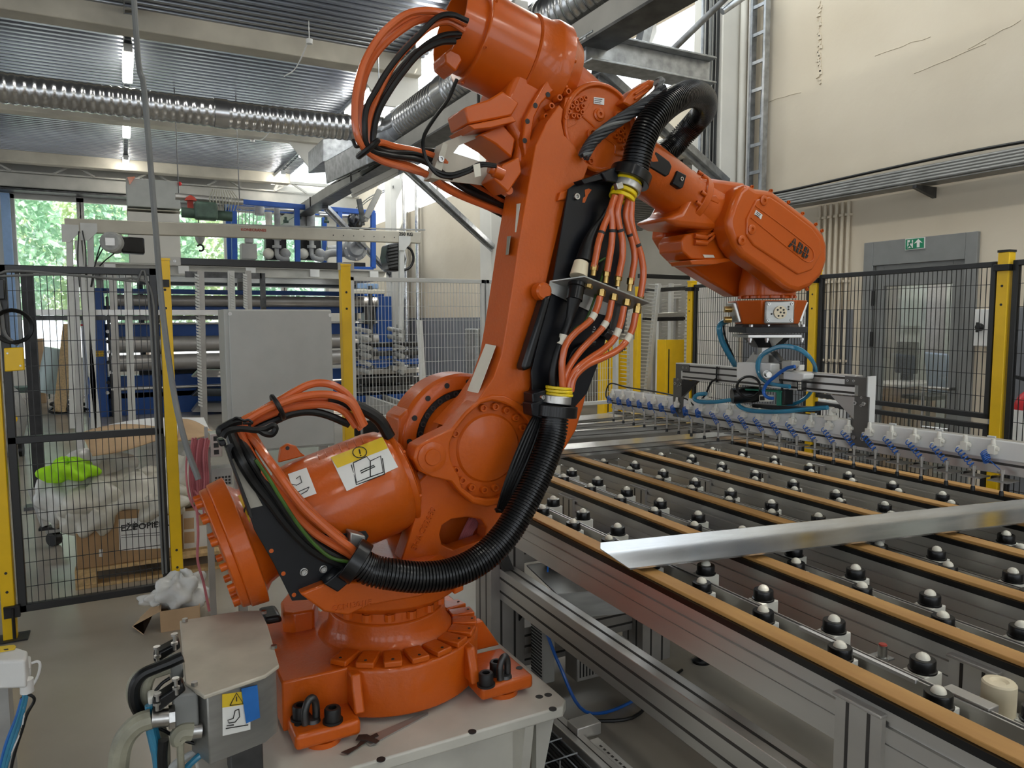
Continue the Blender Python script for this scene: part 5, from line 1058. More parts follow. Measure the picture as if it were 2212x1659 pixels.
# enclosure, valves, vacuum unit
en = build(PP([Zg(*a) for a in ((612, 905), (640, 898), (1010, 910), (1025, 925), (1020, 1160), (1005, 1172), (625, 1120), (612, 1105))], .075, .055), 'junction_box', 'white_box', gr, bevel=.006)
for a, b in ((630, 930), (630, 1100), (852, 1130)): bolt(en, onP(*Zg(a, b), .0755), NC, r=.005, h=.002, mt='nylon')
c = onP(*Zg(990, 1035), .08); build(MB().cyl(c, c+NC*.03-G*.02, .016, n=16).cyl(c+NC*.03-G*.02, c+NC*.045-G*.045, .012, n=12), 'box_gland', 'bolt_steel', gr)
va = build(PP([Zg(*a) for a in ((1170, 1010), (1400, 1030), (1425, 1045), (1415, 1100), (1370, 1125), (1170, 1100))], .085, .06), 'air_valve', 'white_box', gr, bevel=.004)
build(PP([Zg(*a) for a in ((1155, 880), (1275, 885), (1275, 1000), (1175, 1010))], .06, .05), 'valve_coil', 'steel_painted', va, bevel=.003)
build(PP([Zg(*a) for a in ((1300, 935), (1370, 930), (1365, 1000), (1240, 1000), (1280, 980), (1310, 985))], .09, .03), 'elbow', 'nylon', va, bevel=.004)
ga = build(PP([Zg(*a) for a in ((1332, 1125), (1395, 1125), (1392, 1245), (1338, 1245))], .08, .03), 'pressure_display', 'black_plastic', gr, bevel=.002)
for i in range(2):
    for j in range(3): build(PP([Zg(*a) for a in ((1352+i*20, 1135+j*32), (1366+i*20, 1135+j*32), (1366+i*20, 1160+j*32), (1352+i*20, 1160+j*32))], .081, .002), 'display_segment', 'nylon', ga)
build(PP([Zg(*a) for a in ((700, 1215), (1150, 1240), (1150, 1260), (700, 1235))], .05, .06), 'vacuum_rail', 'green_pcb', gr, bevel=.002)
build(PP([Zg(*a) for a in ((1088, 1235), (1142, 1235), (1142, 1418), (1088, 1418))], .05, .04), 'vacuum_block', 'green_pcb', gr, bevel=.002)
build(PP([Zg(*a) for a in ((1142, 1225), (1192, 1225), (1190, 1410), (1142, 1410))], .045, .05), 'vacuum_side', 'black_plastic', gr, bevel=.002)
build(PP([Zg(*a) for a in ((880, 1290), (1000, 1290), (1000, 1370), (880, 1370))], .07, .03), 'vacuum_gauge', 'nylon', gr, bevel=.003)
build(PP([Zg(*a) for a in ((895, 1305), (945, 1305), (945, 1355), (895, 1355))], .072, .002), 'gauge_window', 'ink', gr)
c = onP(*Zg(560, 1300), .08); build(MB().lathe(c, onP(*Zg(720, 1290), .03)-c, [(0, .014), (0, .034), (.02, .036), (.09, .036), (.13, .03)], 22), 'silencer', 'black_plastic', gr)
build(PP([Zg(*a) for a in ((800, 1395), (1500, 1440), (1500, 1500), (800, 1440))], -.01, .05), 'vacuum_base', 'black_steel', gr)
# blue hoses and black loop
def gh(L, r, mt, o, name='hose', k=6):
    n = len(L); os_ = o if isinstance(o, (list, tuple)) else [o]*n
    return build(MB().tube([onP(*Zg(*p), os_[i]) for i, p in enumerate(L)], r, n=10, k=k), name, mt, gr)
for dr_ in (0, .018):
    gh([(1250, 1185+dr_*500), (1100, 1170), (960, 1130), (885, 1050), (860+dr_*900, 940), (890+dr_*800, 840), (970, 770+dr_*800), (1100, 712+dr_*800), (1220, 703+dr_*800), (1360, 735+dr_*900), (1470, 815+dr_*700), (1540, 920), (1560-dr_*800, 1010), (1550, 1120), (1490, 1270), (1400, 1350), (1300, 1395), (1200, 1402)], .0075, 'hose_blue', [.10, .10, .10, .09, .08, .07, .07, .07, .07, .06, .04, 0, -.03, -.05, -.05, -.05, -.04, -.03])
gh([(655, 1345), (630, 1400), (690, 1450), (800, 1478), (1000, 1490), (1200, 1485), (1400, 1465), (1560, 1450), (1700, 1440)], .0095, 'hose_blue', .055)
gh([(650, 1335), (540, 1350), (400, 1368), (250, 1375), (140, 1360), (110, 1325), (150, 1285), (250, 1272)], .0095, 'hose_blue', .06)
gh([(1310, 950), (1230, 965), (1150, 1010), (1060, 1080), (980, 1150), (940, 1230), (950, 1290), (1000, 1325), (1050, 1330)], .007, 'coil_blue', .11)
for k_ in range(3): gh([(760+(145-6*k_)*math.cos(a), 1195+(130-5*k_)*math.sin(a)) for a in [i*.42+.3*k_ for i in range(15)]], .0036, 'black_rubber', [.1+.004*k_+.0015*i for i in range(15)], 'cable_coil')
gh([(380, 950), (375, 1050), (375, 1140)], .004, 'black_rubber', .03, 'cable_tie'); gh([(375, 1095), (320, 1130), (290, 1180), (240, 1290), (190, 1350)], .005, 'black_rubber', .04, 'cable')
gh([(1145, 1100), (1160, 1180), (1155, 1235)], .005, 'black_rubber', .06, 'cable')
lh = thing('tool_air_hose', onP(*Zg(420, 500), .2), 'pair of blue and black air lines dropping from the tool changer to the gripper', 'hose')
build(MB().tube([onP(*Zg(520, 400), .05), onP(*Zg(440, 430), .10), onP(*Zg(410, 500), .12), onP(*Zg(440, 640), .10), onP(*Zg(520, 800), .06), onP(*Zg(600, 940), .0)], .013, n=12), 'blue_hose', 'hose_blue', lh)
build(MB().tube([onP(*Zg(530, 385), .05), onP(*Zg(470, 440), .08), onP(*Zg(465, 530), .09), onP(*Zg(500, 660), .08), onP(*Zg(560, 790), .05), onP(*Zg(600, 890), .0)], .004, n=8), 'black_line', 'black_rubber', lh)
c0_ = onP(*Zg(520, 380), .05); build(MB().cyl(c0_, onP(*Zg(420, 450), .11), .012, n=12), 'elbow_fitting', 'brass', lh)
build(MB().tube([gp(1.03, 1.20, .03), gp(1.10, 1.22, .02), gp(1.09, 1.29, 0), gp(.95, 1.28, -.01), gp(.7, 1.275, -.01), gp(.47, 1.265, .02), gp(.40, 1.24, .03)], .004, n=8), 'signal_cable', 'black_rubber', gr)
for px, py in ((250, 1280), (1745, 1470), (655, 1350)): c = onP(*Zg(px, py), .03); build(MB().cyl(c+V(0, 0, -.025), c+V(0, 0, .012), .012, n=12).cyl(c, c-G*.03, .010, n=10).obox(c+V(0, 0, -.03), G*.02, NC*.016, (0, 0, .01)), 'air_elbow', 'nylon', gr, bevel=.002)
# 24 suction units, copies of one
def unit(s, coil):
    vb = MB(); vb.obox(gp(s, 1.232, .036), G*.011, NC*.012, (0, 0, .014)); vb.lathe(gp(s, 1.244, .036), (0, 0, 1), [(0, .009), (.006, .009), (.008, .0075), (.024, .0062)], 10); vb.cyl(gp(s+.011, 1.226, .04), gp(s+.022, 1.222, .044), .0075, n=10); vb.cyl(gp(s-.01, 1.236, .036), gp(s-.018, 1.236, .036), .007, n=10)
    u = build(vb, 'suction_unit', 'nylon', gr, bevel=.0015)
    a, b = gp(s+.022, 1.222, .044), gp(s-.045, 1.172, .062); Q = []; turns = 6
    for i in range(turns*9+1):
        t = i/(turns*9); p = a.lerp(b, t) if coil else a.lerp(gp(s+.006, 1.196, .052), t); an = 2*math.pi*i/9; r_ = .009 if coil else .012; x_, y_, _ = frame_of(b-a)
        Q.append(p+(x_*math.cos(an)+y_*math.sin(an))*r_)
    build(MB().tube([a]+Q+[b], .0017, n=5, smooth=False), 'coil_tube', 'coil_blue', u)
    st_ = MB().cyl(gp(s-.045, 1.105, .062), gp(s-.045, 1.172, .062), .0045, n=10); st_.cyl(gp(s-.045, 1.168, .062), gp(s-.032, 1.172, .062), .006, n=8); st_.cyl(gp(s-.045, 1.178, .062), gp(s-.045, 1.165, .062), .007, n=8)
    build(st_, 'stem', 'alu_dull', u)
    build(MB().obox(gp(s-.04, 1.141, .045), G*.030, NC*.034, (0, 0, .0018)), 'bracket', 'steel_sheet', u)
    build(MB().lathe(gp(s-.045, 1.095, .062), (0, 0, 1), [(0, .007), (.012, .0065), (.016, .005)], 12), 'cup', 'black_rubber', u)
    build(MB().obox(gp(s+.0, 1.135, .0), G*.014, NC*.016, (0, 0, .009)), 'clamp_knob', 'black_plastic', u, bevel=.004)
    return u
ua = unit(1.02, False); ubb = unit(1.02, True)
for i in range(1, 24):
    s_ = 1.02-i*.0857; src = ua if (i < 9 or i == 23) else ubb
    if i == 9: s0 = ubb
    copy_tree(src, G*(s_-1.02), gr)
def drop(o):
    for c_ in list(o.children): drop(c_)
    bpy.data.objects.remove(o)
drop(ubb)

# ================================================================ CONVEYOR TABLE
VD = V(.0192, .9998, 0).normalized(); UD = V(VD.y, -VD.x, 0)
def tb_(u, y, z): o = V(1.298, 0, 0)+VD*y+UD*u; return V(o.x, o.y, z)
ct_ = thing('conveyor_table', tb_(1, 1.6, 0), 'long aluminium transfer table with brown belts and rows of white ball units', 'table')
def along(sec, y0, y1, name, mt, parent, **k):  # extrude a (u, z) section along the table
    return build(MB().prism([tb_(u, y0, z) for u, z in sec], VD*(y1-y0)), name, mt, parent, **k)
offs = (0, .385, .78, 1.17, 1.55, 1.965)
for i, u in enumerate(offs):
    w_ = .062; zt = .870; g_ = .006
    sec = [(u, zt), (u, .848), (u+g_, .846), (u+g_, .836), (u, .834), (u, .802), (u+.003, .801), (u+.003, .799), (u, .798), (u, .745), (u+w_, .745), (u+w_, .834), (u+w_-g_, .836), (u+w_-g_, .846), (u+w_, .848), (u+w_, zt)]
    y1 = 3.5; rl = along(sec, -.6, y1, 'rail', 'alu', ct_, sharp=20)
    along([(u-.002, .8705), (u-.002, .888), (u+w_+.006, .888), (u+w_+.006, .8705)], -.6, y1, 'belt_guide', 'black_plastic', rl)
    along([(u+.006, .888), (u+.006, .899), (u+w_-.002, .899), (u+w_-.002, .888)], -.6, y1-.02, 'belt', 'belt', rl, bevel=.002)
    for yc in (.95, 2.76):
        if i > 3 and yc < 1: continue
        cp = along([(u-.012, .74 if i else .55), (u-.012, .855), (u, .855), (u, .74 if i else .55)], yc-.055, yc+.055, 'clamp_plate', 'alu', rl)
        along([(u-.020, .855), (u-.020, .862), (u+.002, .862), (u+.002, .855)], yc-.058, yc+.058, 'clamp_cap', 'alu_dull', rl, bevel=.002)
        for a in (-.025, .025): along([(u-.0125, .75 if i else .56), (u-.0125, .85), (u-.0118, .85), (u-.0118, .75 if i else .56)], yc+a-.004, yc+a+.004, 'clamp_slot', 'groove', rl)
# bars between the rails that carry the ball units
for i in range(5):
    u = offs[i]+.198
    along([(u-.009, .80), (u-.009, .858), (u+.009, .858), (u+.009, .80)], -.6, 3.45, 'carrier_bar', 'alu', ct_)
    along([(u-.003, .8585), (u-.003, .8592), (u+.003, .8592), (u+.003, .8585)], -.6, 3.45, 'bar_groove', 'groove', ct_)
proto_b = None
for i in range(5):
    for row, (du, ph) in enumerate(((.141, 1.36), (.256, 1.472))):
        for k in range(-5, 9):
            y = ph+.24*k; u = offs[i]+du
            if y > 3.38 or y < .30 or (i == 4 and y < .9): continue
            p = tb_(u, y, .80)
            if proto_b is None:
                sx_ = .026
                proto_b = build(MB().obox(p+V(0, 0, .022), UD*.031, VD*.027, (0, 0, .030)), 'ball_unit', 'nylon', ct_, bevel=.002)
                c1 = build(MB().lathe(p+V(0, 0, .052), (0, 0, 1), [(0, .0305), (.004, .0305), (.005, .0275), (.026, .0275), (.0285, .026), (.0285, .016)], 24), 'collar', 'black_plastic', proto_b)
                build(MB().ball(p+V(0, 0, .079), .0155, 16, z0=0), 'ball', 'ball_white', proto_b); P0b = WL[proto_b.name].copy(); PB = p.copy()
            else: copy_tree(proto_b, p-PB, ct_)
# sensor, white roller, profile stub
p = onZ(1905, 1440, .80); se = thing('proximity_sensor', p, 'small metal sensor with red tip between the near belts', 'sensor')
build(MB().cyl(p+V(0, 0, -.03), p+V(0, 0, .055), .011, n=16), 'barrel', 'bolt_steel', se); build(MB().lathe(p+V(0, 0, .055), (0, 0, 1), [(0, .010), (.003, .009)], 14), 'tip', 'ink_red', se)
build(MB().obox(p+V(.0, .01, .018), UD*.03, VD*.022, (0, 0, .002)), 'bracket', 'steel_sheet', se); build(MB().cyl(p+V(0, 0, .02), p+V(0, 0, .026), .016, n=6), 'nut', 'bolt_steel', se)
p = onZ(2155, 1545, .80); ro = thing('guide_roller', p, 'thick cream plastic roller standing on a block at the right table edge', 'roller')
build(MB().lathe(p+V(0, 0, .0), (0, 0, 1), [(0, .030), (.004, .033), (.072, .033), (.076, .030), (.077, .018), (.072, .012), (.072, 1e-4)], 28), 'roller', 'nylon_cream', ro)
build(MB().obox(p+V(0, .01, -.02), UD*.05, VD*.06, (0, 0, .02)), 'block', 'nylon', ro, bevel=.003)
ps = tb_(.213, .86, .82); build(MB().obox(ps+V(0, 0, 0), UD*.018, VD*.05, (0, 0, .044)), 'profile_stub', 'alu_dull', ct_, bevel=.002)
build(MB().obox(tb_(.190, 1.12, .855), UD*.006, VD*.16, (0, 0, .004)), 'white_strip', 'white_box', ct_)
# substructure
def tbar(u0, u1, y0, y1, z0, z1, name='frame_beam', mt='alu_dull', gx=None):
    o = build(MB().prism([tb_(u0, y0, z0), tb_(u1, y0, z0), tb_(u1, y1, z0), tb_(u0, y1, z0)], (0, 0, z1-z0)), name, mt, ct_, bevel=.002)
    if gx == 'u':  # grooves on the left face, along y
        for f_ in (.28, .72): z = z0+(z1-z0)*f_; build(MB().prism([tb_(u0-.0006, y0, z-.005), tb_(u0-.0006, y1, z-.005), tb_(u0-.0006, y1, z+.005), tb_(u0-.0006, y0, z+.005)], UD*.001), 'groove', 'groove', o)
        um = (u0+u1)/2; build(MB().prism([tb_(um-.005, y0, z1+.0002), tb_(um+.005, y0, z1+.0002), tb_(um+.005, y1, z1+.0002), tb_(um-.005, y1, z1+.0002)], (0, 0, .0006)), 'groove', 'groove', o)
    if gx == 'y':  # grooves on the near face
        for f_ in (.3, .7):
            z = z0+(z1-z0)*f_; build(MB().prism([tb_(u0, y0-.0006, z-.005), tb_(u1, y0-.0006, z-.005), tb_(u1, y0-.0006, z+.005), tb_(u0, y0-.0006, z+.005)], VD*.001), 'groove', 'groove', o)
    if gx == 'z':
        for f_ in (.3, .7):
            y = y0+(y1-y0)*f_; build(MB().prism([tb_(u0-.0006, y-.005, z0), tb_(u0-.0006, y+.005, z0), tb_(u0-.0006, y+.005, z1), tb_(u0-.0006, y-.005, z1)], UD*.001), 'groove', 'groove', o)
            u = u0+(u1-u0)*f_; build(MB().prism([tb_(u-.005, y0-.0006, z0), tb_(u+.005, y0-.0006, z0), tb_(u+.005, y0-.0006, z1), tb_(u-.005, y0-.0006, z1)], VD*.001), 'groove', 'groove', o)
    return o
for yc in (.95, 2.76): tbar(.0, 2.03, yc-.04, yc+.04, .60, .745, gx='y')
tbar(.012, .085, -.3, 2.72, .468, .60, 'side_beam', 'alu', gx='u')
tbar(-.03, .13, 2.70, 2.86, .0, .75, 'leg', gx='z'); tbar(.70, .86, 2.62, 2.78, .06, .60, 'leg', gx='z'); tbar(1.85, 2.01, 2.68, 2.84, .06, .60, 'leg', gx='z'); tbar(1.85, 2.01, .9, 1.0, .06, .60, 'leg', gx='z')
tbar(.13, .70, 2.70, 2.78, .20, .32, gx='y'); tbar(.86, 1.85, 2.70, 2.78, .10, .22, gx='y'); tbar(.13, .72, 2.86, 2.94, .06, .16, gx='y'); tbar(.74, .82, 1.0, 2.62, .44, .52, gx='u'); tbar(.80, .88, 2.8, 4.4, .30, .42, gx='u')
for u, y in ((.78, 2.70), (1.93, 2.76), (1.05, 2.62)): build(MB().lathe(tb_(u, y, 0), (0, 0, 1), [(0, .045), (.012, .045), (.02, .02), (.06, .015)], 20), 'levelling_foot', 'black_plastic', ct_)
build(MB().prism([onY(*a, 2.66) for a in ((1075, 1190), (1090, 1180), (1112, 1232), (1092, 1242))], (0, .03, 0)), 'angle_bracket', 'dark_steel', ct_, bevel=.002)
build(MB().prism([tb_(.10, 2.69, .50), tb_(.10, 2.69, .36), tb_(.19, 2.69, .46)], VD*.02), 'angle_bracket', 'black_steel', ct_)
# pneumatic tray below the table
tr_ = thing('pneumatic_tray', tb_(.35, 2.5, .55), 'sheet metal tray with valves and blue tubes under the table', 'tray')
P = [tb_(.13, 2.42, .56), tb_(.62, 2.30, .56), tb_(.70, 2.66, .60), tb_(.13, 2.68, .60)]
build(MB().prism(P, (0, 0, .006)), 'floor_sheet', 'steel_sheet', tr_); build(MB().prism([P[0], P[1], P[1]+V(0, 0, -.10), P[0]+V(0, 0, -.10)], (0, .004, 0)), 'apron', 'steel_sheet', tr_)
for k in range(3): build(MB().obox(tb_(.22+.12*k, 2.62, .645), UD*.025, VD*.03, (0, 0, .035)), 'valve', 'black_plastic', tr_, bevel=.003); build(MB().obox(tb_(.28+.12*k, 2.63, .645), UD*.03, VD*.025, (0, 0, .03)), 'valve_body', 'alu_dull', tr_, bevel=.003)
for k in range(4): build(MB().tube([tb_(.16+.05*k, 2.55, .61), tb_(.20+.05*k, 2.6, .70), tb_(.34+.04*k, 2.63, .72), tb_(.5+.05*k, 2.6, .66), tb_(.62, 2.5-.02*k, .60)], .004, n=7), 'tube', 'coil_blue', tr_)
dr_ = thing('drive_unit', tb_(.2, 2.6, .25), 'finned grey drive unit hanging below the table frame', 'drive')
build(MB().obox(tb_(.165, 2.60, .30), UD*.03, VD*.05, (0, 0, .17)), 'housing', 'steel_painted', dr_, bevel=.004)
for k in range(22): build(MB().obox(tb_(.133, 2.60, .15+k*.014), UD*.002, VD*.045, (0, 0, .003)), 'fin', 'black_steel', dr_)
dr2 = thing('drive_unit', tb_(.40, 2.58, .18), 'wide grey drive with a slotted front below the table', 'drive')
build(MB().obox(tb_(.42, 2.56, .185), UD*.14, VD*.05, (0, 0, .06)), 'housing', 'alu_dull', dr2, bevel=.004)
for k in range(17): build(MB().obox(tb_(.295+k*.0156, 2.509, .185), UD*.003, VD*.001, (0, 0, .042)), 'slot', 'black_steel', dr2)
sp = thing('profile_offcut', tb_(.55, 2.45, .1), 'short aluminium profile offcut stuck out below the slotted drive', 'profile')
build(MB().obox(tb_(.56, 2.52, .105), UD*.03, VD*.12, (0, 0, .03)), 'body', 'alu_dull', sp, bevel=.003)
for a, b in ((0, .018), (0, -.018), (.018, 0), (-.018, 0)): build(MB().obox(tb_(.56+a, 2.399, .105+b), UD*(.004 if a == 0 else .010), VD*.001, (0, 0, .010 if a == 0 else .004)), 'slot', 'ink', sp)
for k, (L, lb_) in enumerate((([(.14, 2.58, .42), (.16, 2.45, .25), (.25, 2.4, .06), (.5, 2.45, .008), (.8, 2.6, .008)], 'blue cable dropping from the table frame to the floor'), ([(-.02, 1.95, .008), (.1, 2.05, .008), (.14, 1.9, .008), (.03, 1.78, .008), (-.12, 1.8, .008)], 'black cable curled on the floor beside the pedestal'), ([(.2, 2.45, .008), (.45, 2.35, .008), (.7, 2.5, .008), (.9, 2.58, .01)], 'black cable lying under the table legs'))):
    tag(build(MB().tube([tb_(*q) for q in L], .007, n=8), 'loose_cable', 'coil_blue' if k == 0 else 'black_rubber'), lb_, 'cable')
# loose aluminium sheet across the belts and profiles further back
zs_ = .912
ls = thing('aluminium_tray', onZ(1700, 1150, zs_), 'long shiny aluminium channel lying diagonally across the near belts', 'sheet')
A0, A1 = onZ(1297, 1187, zs_), onZ(1360, 1230, zs_)
dl = (onZ(2212, 1090, zs_)-A0).normalized(); LL = 2.6; dn = (A1-A0)
build(MB().prism([A0, A1, A1+dl*LL, A0+dl*LL], (0, 0, .003)), 'floor_sheet', 'alu_sheet', ls)
build(MB().prism([A0, A0+V(0, 0, .022), A0+V(0, 0, .022)+dl*LL, A0+dl*LL], V(-dl.y, dl.x, 0)*.003), 'back_flange', 'alu_sheet', ls)
build(MB().prism([A1, A1+V(0, 0, .005), A1+V(0, 0, .005)+dl*LL, A1+dl*LL], V(dl.y, -dl.x, 0)*.004), 'front_lip', 'alu_sheet', ls)
B0 = V(.03, .15, 0)
for i, (pa, pb, w_, h_, lb_) in enumerate((((1205, 990), (1655, 950), .16, .045, 'wide bright aluminium profile lying across the belts nearest the corrugated hose'), ((1228, 950), (1560, 925), .05, .05, 'grey aluminium profile second from the front on the far rails'),
        ((1236, 930), (1540, 905), .06, .035, 'dull aluminium profile third from the front on the far rails'), ((1246, 918), (1500, 893), .22, .03, 'broad white-lit aluminium sheet farthest back on the rails'))):
    a, b = onZ(*pa, .9), onZ(*pb, .9); d_ = (b-a).normalized(); nn_ = V(-d_.y, d_.x, 0)
    if nn_.y < 0: nn_ = -nn_
    a = a-d_*.4; t = thing('aluminium_profile', (a+b)/2, lb_, 'profile')
    q = MB().prism([a, b, b+V(0, 0, h_), a+V(0, 0, h_)], nn_*.004); q.prism([a+V(0, 0, h_-.004), b+V(0, 0, h_-.004), b+nn_*w_+V(0, 0, h_-.004), a+nn_*w_+V(0, 0, h_-.004)], (0, 0, .004)); build(q, 'channel', 'alu_sheet', t)
    build(MB().prism([a+V(0, 0, h_*.35)-nn_*.0008, b+V(0, 0, h_*.35)-nn_*.0008, b+V(0, 0, h_*.45)-nn_*.0008, a+V(0, 0, h_*.45)-nn_*.0008], nn_*.001), 'groove', 'groove', t)
ft = thing('feeder_frame', V(3.0, 4.0, 0), 'low aluminium feeder frame carrying profiles beyond the belts', 'frame')
for y in (3.62, 3.95, 4.3, 4.65): build(MB().box(1.7, 4.0, y, y+.06, .80, .885), 'cross_beam', 'alu_dull', ft, bevel=.003)
for x in (1.75, 2.6, 3.9): build(MB().box(x, x+.08, 3.55, 4.8, .68, .80), 'long_beam', 'alu_dull', ft, bevel=.003)
for x in (1.75, 3.9):
    for y in (3.6, 4.7): build(MB().box(x, x+.08, y, y+.08, 0, .68), 'leg', 'alu_dull', ft, bevel=.003)
ch_ = thing('cable_chain', onZ(1600, 925, .93), 'dark grey cable drag chain on the far end of the belts', 'cable chain')
for k in range(24): p = onZ(1500+k*5.2, 936-k*1.1, .93); build(MB().obox(p, V(.008, 0, 0), V(0, .05, 0), (0, 0, .016)), 'link', 'dark_steel', ch_)

# cable tray beside the pedestal
wt = thing('wire_cable_tray', (1.24, 1.5, 0), 'wire mesh cable tray full of black cables beside the pedestal', 'cable tray')
mb = MB(); ZT = .18
for x in (1.175, 1.215, 1.255, 1.295): mb.cyl((x, .6, ZT), (x, 2.2, ZT), .003, n=6)
for k in range(17): y = .6+k*.1; mb.cyl((1.17, y, ZT+.003), (1.30, y, ZT+.003), .003, n=6); mb.cyl((1.17, y, ZT+.003), (1.17, y, ZT+.07), .003, n=6)
build(mb, 'wire_mesh', 'galvanized', wt, label='welded wire mesh'); wt.children[0]['kind'] = 'stuff'
for k in range(9): x = 1.18+k*.0135; build(MB().tube([V(x, .6, ZT-.012), V(x+.006*math.sin(k), 1.1, ZT-.010+.006*(k % 3)), V(x-.004, 1.6, ZT-.012), V(x+.004, 2.2, ZT-.010)], .008, n=7), 'cable', 'black_rubber', wt)
for y in (.8, 2.0): build(MB().box(1.17, 1.30, y, y+.04, 0, ZT-.022), 'support', 'steel_painted', wt)
fr2 = thing('floor_guide_rail', (1.36, 1.5, 0), 'light grey rail with a toothed strip beside the wire cable tray', 'rail')
build(MB().box(1.31, 1.365, .6, 2.2, ZT-.05, ZT+.02), 'rail', 'alu', fr2, bevel=.003); build(MB().box(1.335, 1.339, .6, 2.2, ZT+.02, ZT+.0208), 'groove', 'groove', fr2); build(MB().box(1.375, 1.42, .6, 2.05, ZT-.04, ZT), 'strip', 'alu', fr2, bevel=.002)
for k in range(62): build(MB().box(1.392, 1.400, .62+k*.0225, .632+k*.0225, ZT, ZT+.0006), 'tooth_slot', 'groove', fr2)
build(MB().box(1.34, 1.44, 2.06, 2.13, ZT, ZT+.045), 'end_stop', 'alu', fr2, bevel=.003)
for y in (.8, 2.0): build(MB().box(1.32, 1.41, y, y+.04, 0, ZT-.05), 'support', 'steel_painted', fr2)

# ================================================================ SAFETY FENCE
def panel(name, p, q, z0, z1, label, mt='fence_black', mids=(), fw=.03, pitch=.03, hp=.12, cat='fence', wr=.0017, parent=None):
    p, q = V(p[0], p[1], 0), V(q[0], q[1], 0); d = (q-p).normalized(); L = (q-p).length
    t = parent or thing(name, (p+q)/2+V(0, 0, z0), label, cat)
    fr = MB()
    for a in (p+d*fw/2, q-d*fw/2): fr.beam(a+V(0, 0, z0), a+V(0, 0, z1), fw, fw, up=d)
    for z in (z0+fw/2, z1-fw/2)+tuple(mids): fr.beam(p+V(0, 0, z), q+V(0, 0, z), fw, fw)
    build(fr, 'frame', mt, t, bevel=.003)
    mb = MB(); n = int(L/pitch)
    for i in range(1, n): a = p+d*(L*i/n); mb.beam(a+V(0, 0, z0+.01), a+V(0, 0, z1-.01), wr*2, wr*2, up=d)
    m_ = int((z1-z0)/hp)
    for j in range(1, m_): z = z0+(z1-z0)*j/m_; mb.beam(p+V(0, 0, z)+d*.01, q+V(0, 0, z)-d*.01, wr*2, wr*2)
    o = build(mb, 'wire_mesh', mt, t); o['kind'] = 'stuff'; return t
def post(x, y, label, h=1.98, w_=.06, mt='yellow', face=(0, -1, 0), hz=(1.82, 1.72, .36, .26), cap=True):
    t = thing('fence_post', (x, y, 0), label, 'post', 'yellow fence posts')
    build(MB().box(x-w_/2, x+w_/2, y-w_/2, y+w_/2, 0, h), 'upright', mt, t, bevel=.004); build(MB().box(x-.08, x+.08, y-.06, y+.06, 0, .008), 'foot_plate', 'black_steel', t)
    f_ = Vector(face)
    for z in hz: build(MB().lathe(V(x, y, z)+f_*(w_/2+.0003), f_, [(0, .007), (.0008, .007)], 12), 'hole', 'ink', t)
    if cap: build(MB().box(x-w_/2-.002, x+w_/2+.002, y-w_/2-.002, y+w_/2+.002, h, h+.012), 'cap', mt if h < 2 else 'ink', t)
    return t
FYL = 4.5
px_x = lambda px, py: onY(px, py, FYL).x
post(px_x(12, 1200), FYL, 'yellow fence post at the left picture edge by the gate hinge', face=(0, -1, 0))
post(px_x(368, 900), FYL, 'yellow fence post at the right side of the black mesh gate', face=(0, -1, 0))
post(px_x(747, 700), FYL, 'yellow fence post between grey cabinet and white mesh fence', face=(0, -1, 0))
gx0, gx1 = px_x(30, 1150), px_x(352, 900)
gz0 = onY(200, 1297, FYL).z; gz1 = onY(200, 577, FYL).z; gm = onY(200, 940, FYL).z
gt = panel('mesh_gate', (gx0, FYL), (gx1, FYL), gz0, gz1, 'black wire mesh gate between two yellow posts on the left', mids=(gm,), fw=.038, cat='gate')
for z in (gz0+.02, gz1-.06):
    build(MB().box(gx0-.06, gx0+.01, FYL-.05, FYL-.02, z-.03, z+.03).cyl((gx0-.02, FYL-.05, z-.14), (gx0-.02, FYL-.05, z+.02), .008, n=8), 'hinge', 'black_steel', gt)
build(MB().box(gx1, gx1+.06, FYL-.045, FYL-.03, gz1-.10, gz1-.06), 'latch', 'black_steel', gt)
build(MB().tube([V(gx0, FYL-.03, gz1-.05), V(gx0+.1, FYL-.03, gz1-.03), V(gx0+.5, FYL-.03, gz1-.06), V(gx1-.1, FYL-.03, gz1-.06), V(gx1-.03, FYL-.03, gz1-.13), V(gx1-.02, FYL-.03, gz1-.5), V(gx1-.02, FYL-.03, gz0+.1)], .006, n=8), 'cable', 'cable_grey', gt)
build(MB().tube([V(gx0, FYL-.036, gz1-.06), V(gx0+.3, FYL-.036, gz1-.045), V(gx0+.6, FYL-.036, gz1-.072), V(gx1-.1, FYL-.036, gz1-.075), V(gx1-.045, FYL-.036, gz1-.15), V(gx1-.038, FYL-.036, gz0+.1)], .006, n=8), 'cable', 'cable_grey', gt)
tr2 = thing('gate_top_rail', V(.7, FYL, 1.94), 'black square rail spanning the gap above the grey cabinet', 'rail')
xa, xb = px_x(345, 560), px_x(756, 578); zr = onY(550, 570, FYL).z
build(MB().box(xa, xb, FYL-.02, FYL+.02, zr-.02, zr+.02), 'rail', 'fence_black', tr2, bevel=.003)
for x in (px_x(368, 560), px_x(745, 575)):
    b_ = build(MB().box(x-.05, x+.05, FYL-.026, FYL-.021, zr-.022, zr+.022), 'end_bracket', 'steel_painted', tr2)
    for a in (-.02, .02): bolt(b_, (x+a, FYL-.026, zr), r=.007, h=.003, mt='bolt_steel')
ib = thing('interlock_box', onY(30, 800, FYL-.06), 'yellow interlock box on the left of the mesh gate', 'box')
P = [onY(*a, FYL-.06) for a in ((8, 752), (49, 750), (53, 800), (10, 803))]
build(MB().prism(P, (0, .03, 0)), 'cover', 'yellow', ib, bevel=.005)
for a in ((16, 763), (44, 790)): bolt(ib, onY(*a, FYL-.061), r=.005, h=.003, mt='bolt_steel')
cc = thing('coiled_cable', onY(30, 705, FYL-.05), 'coil of black cable hanging beside the yellow interlock box', 'cable')
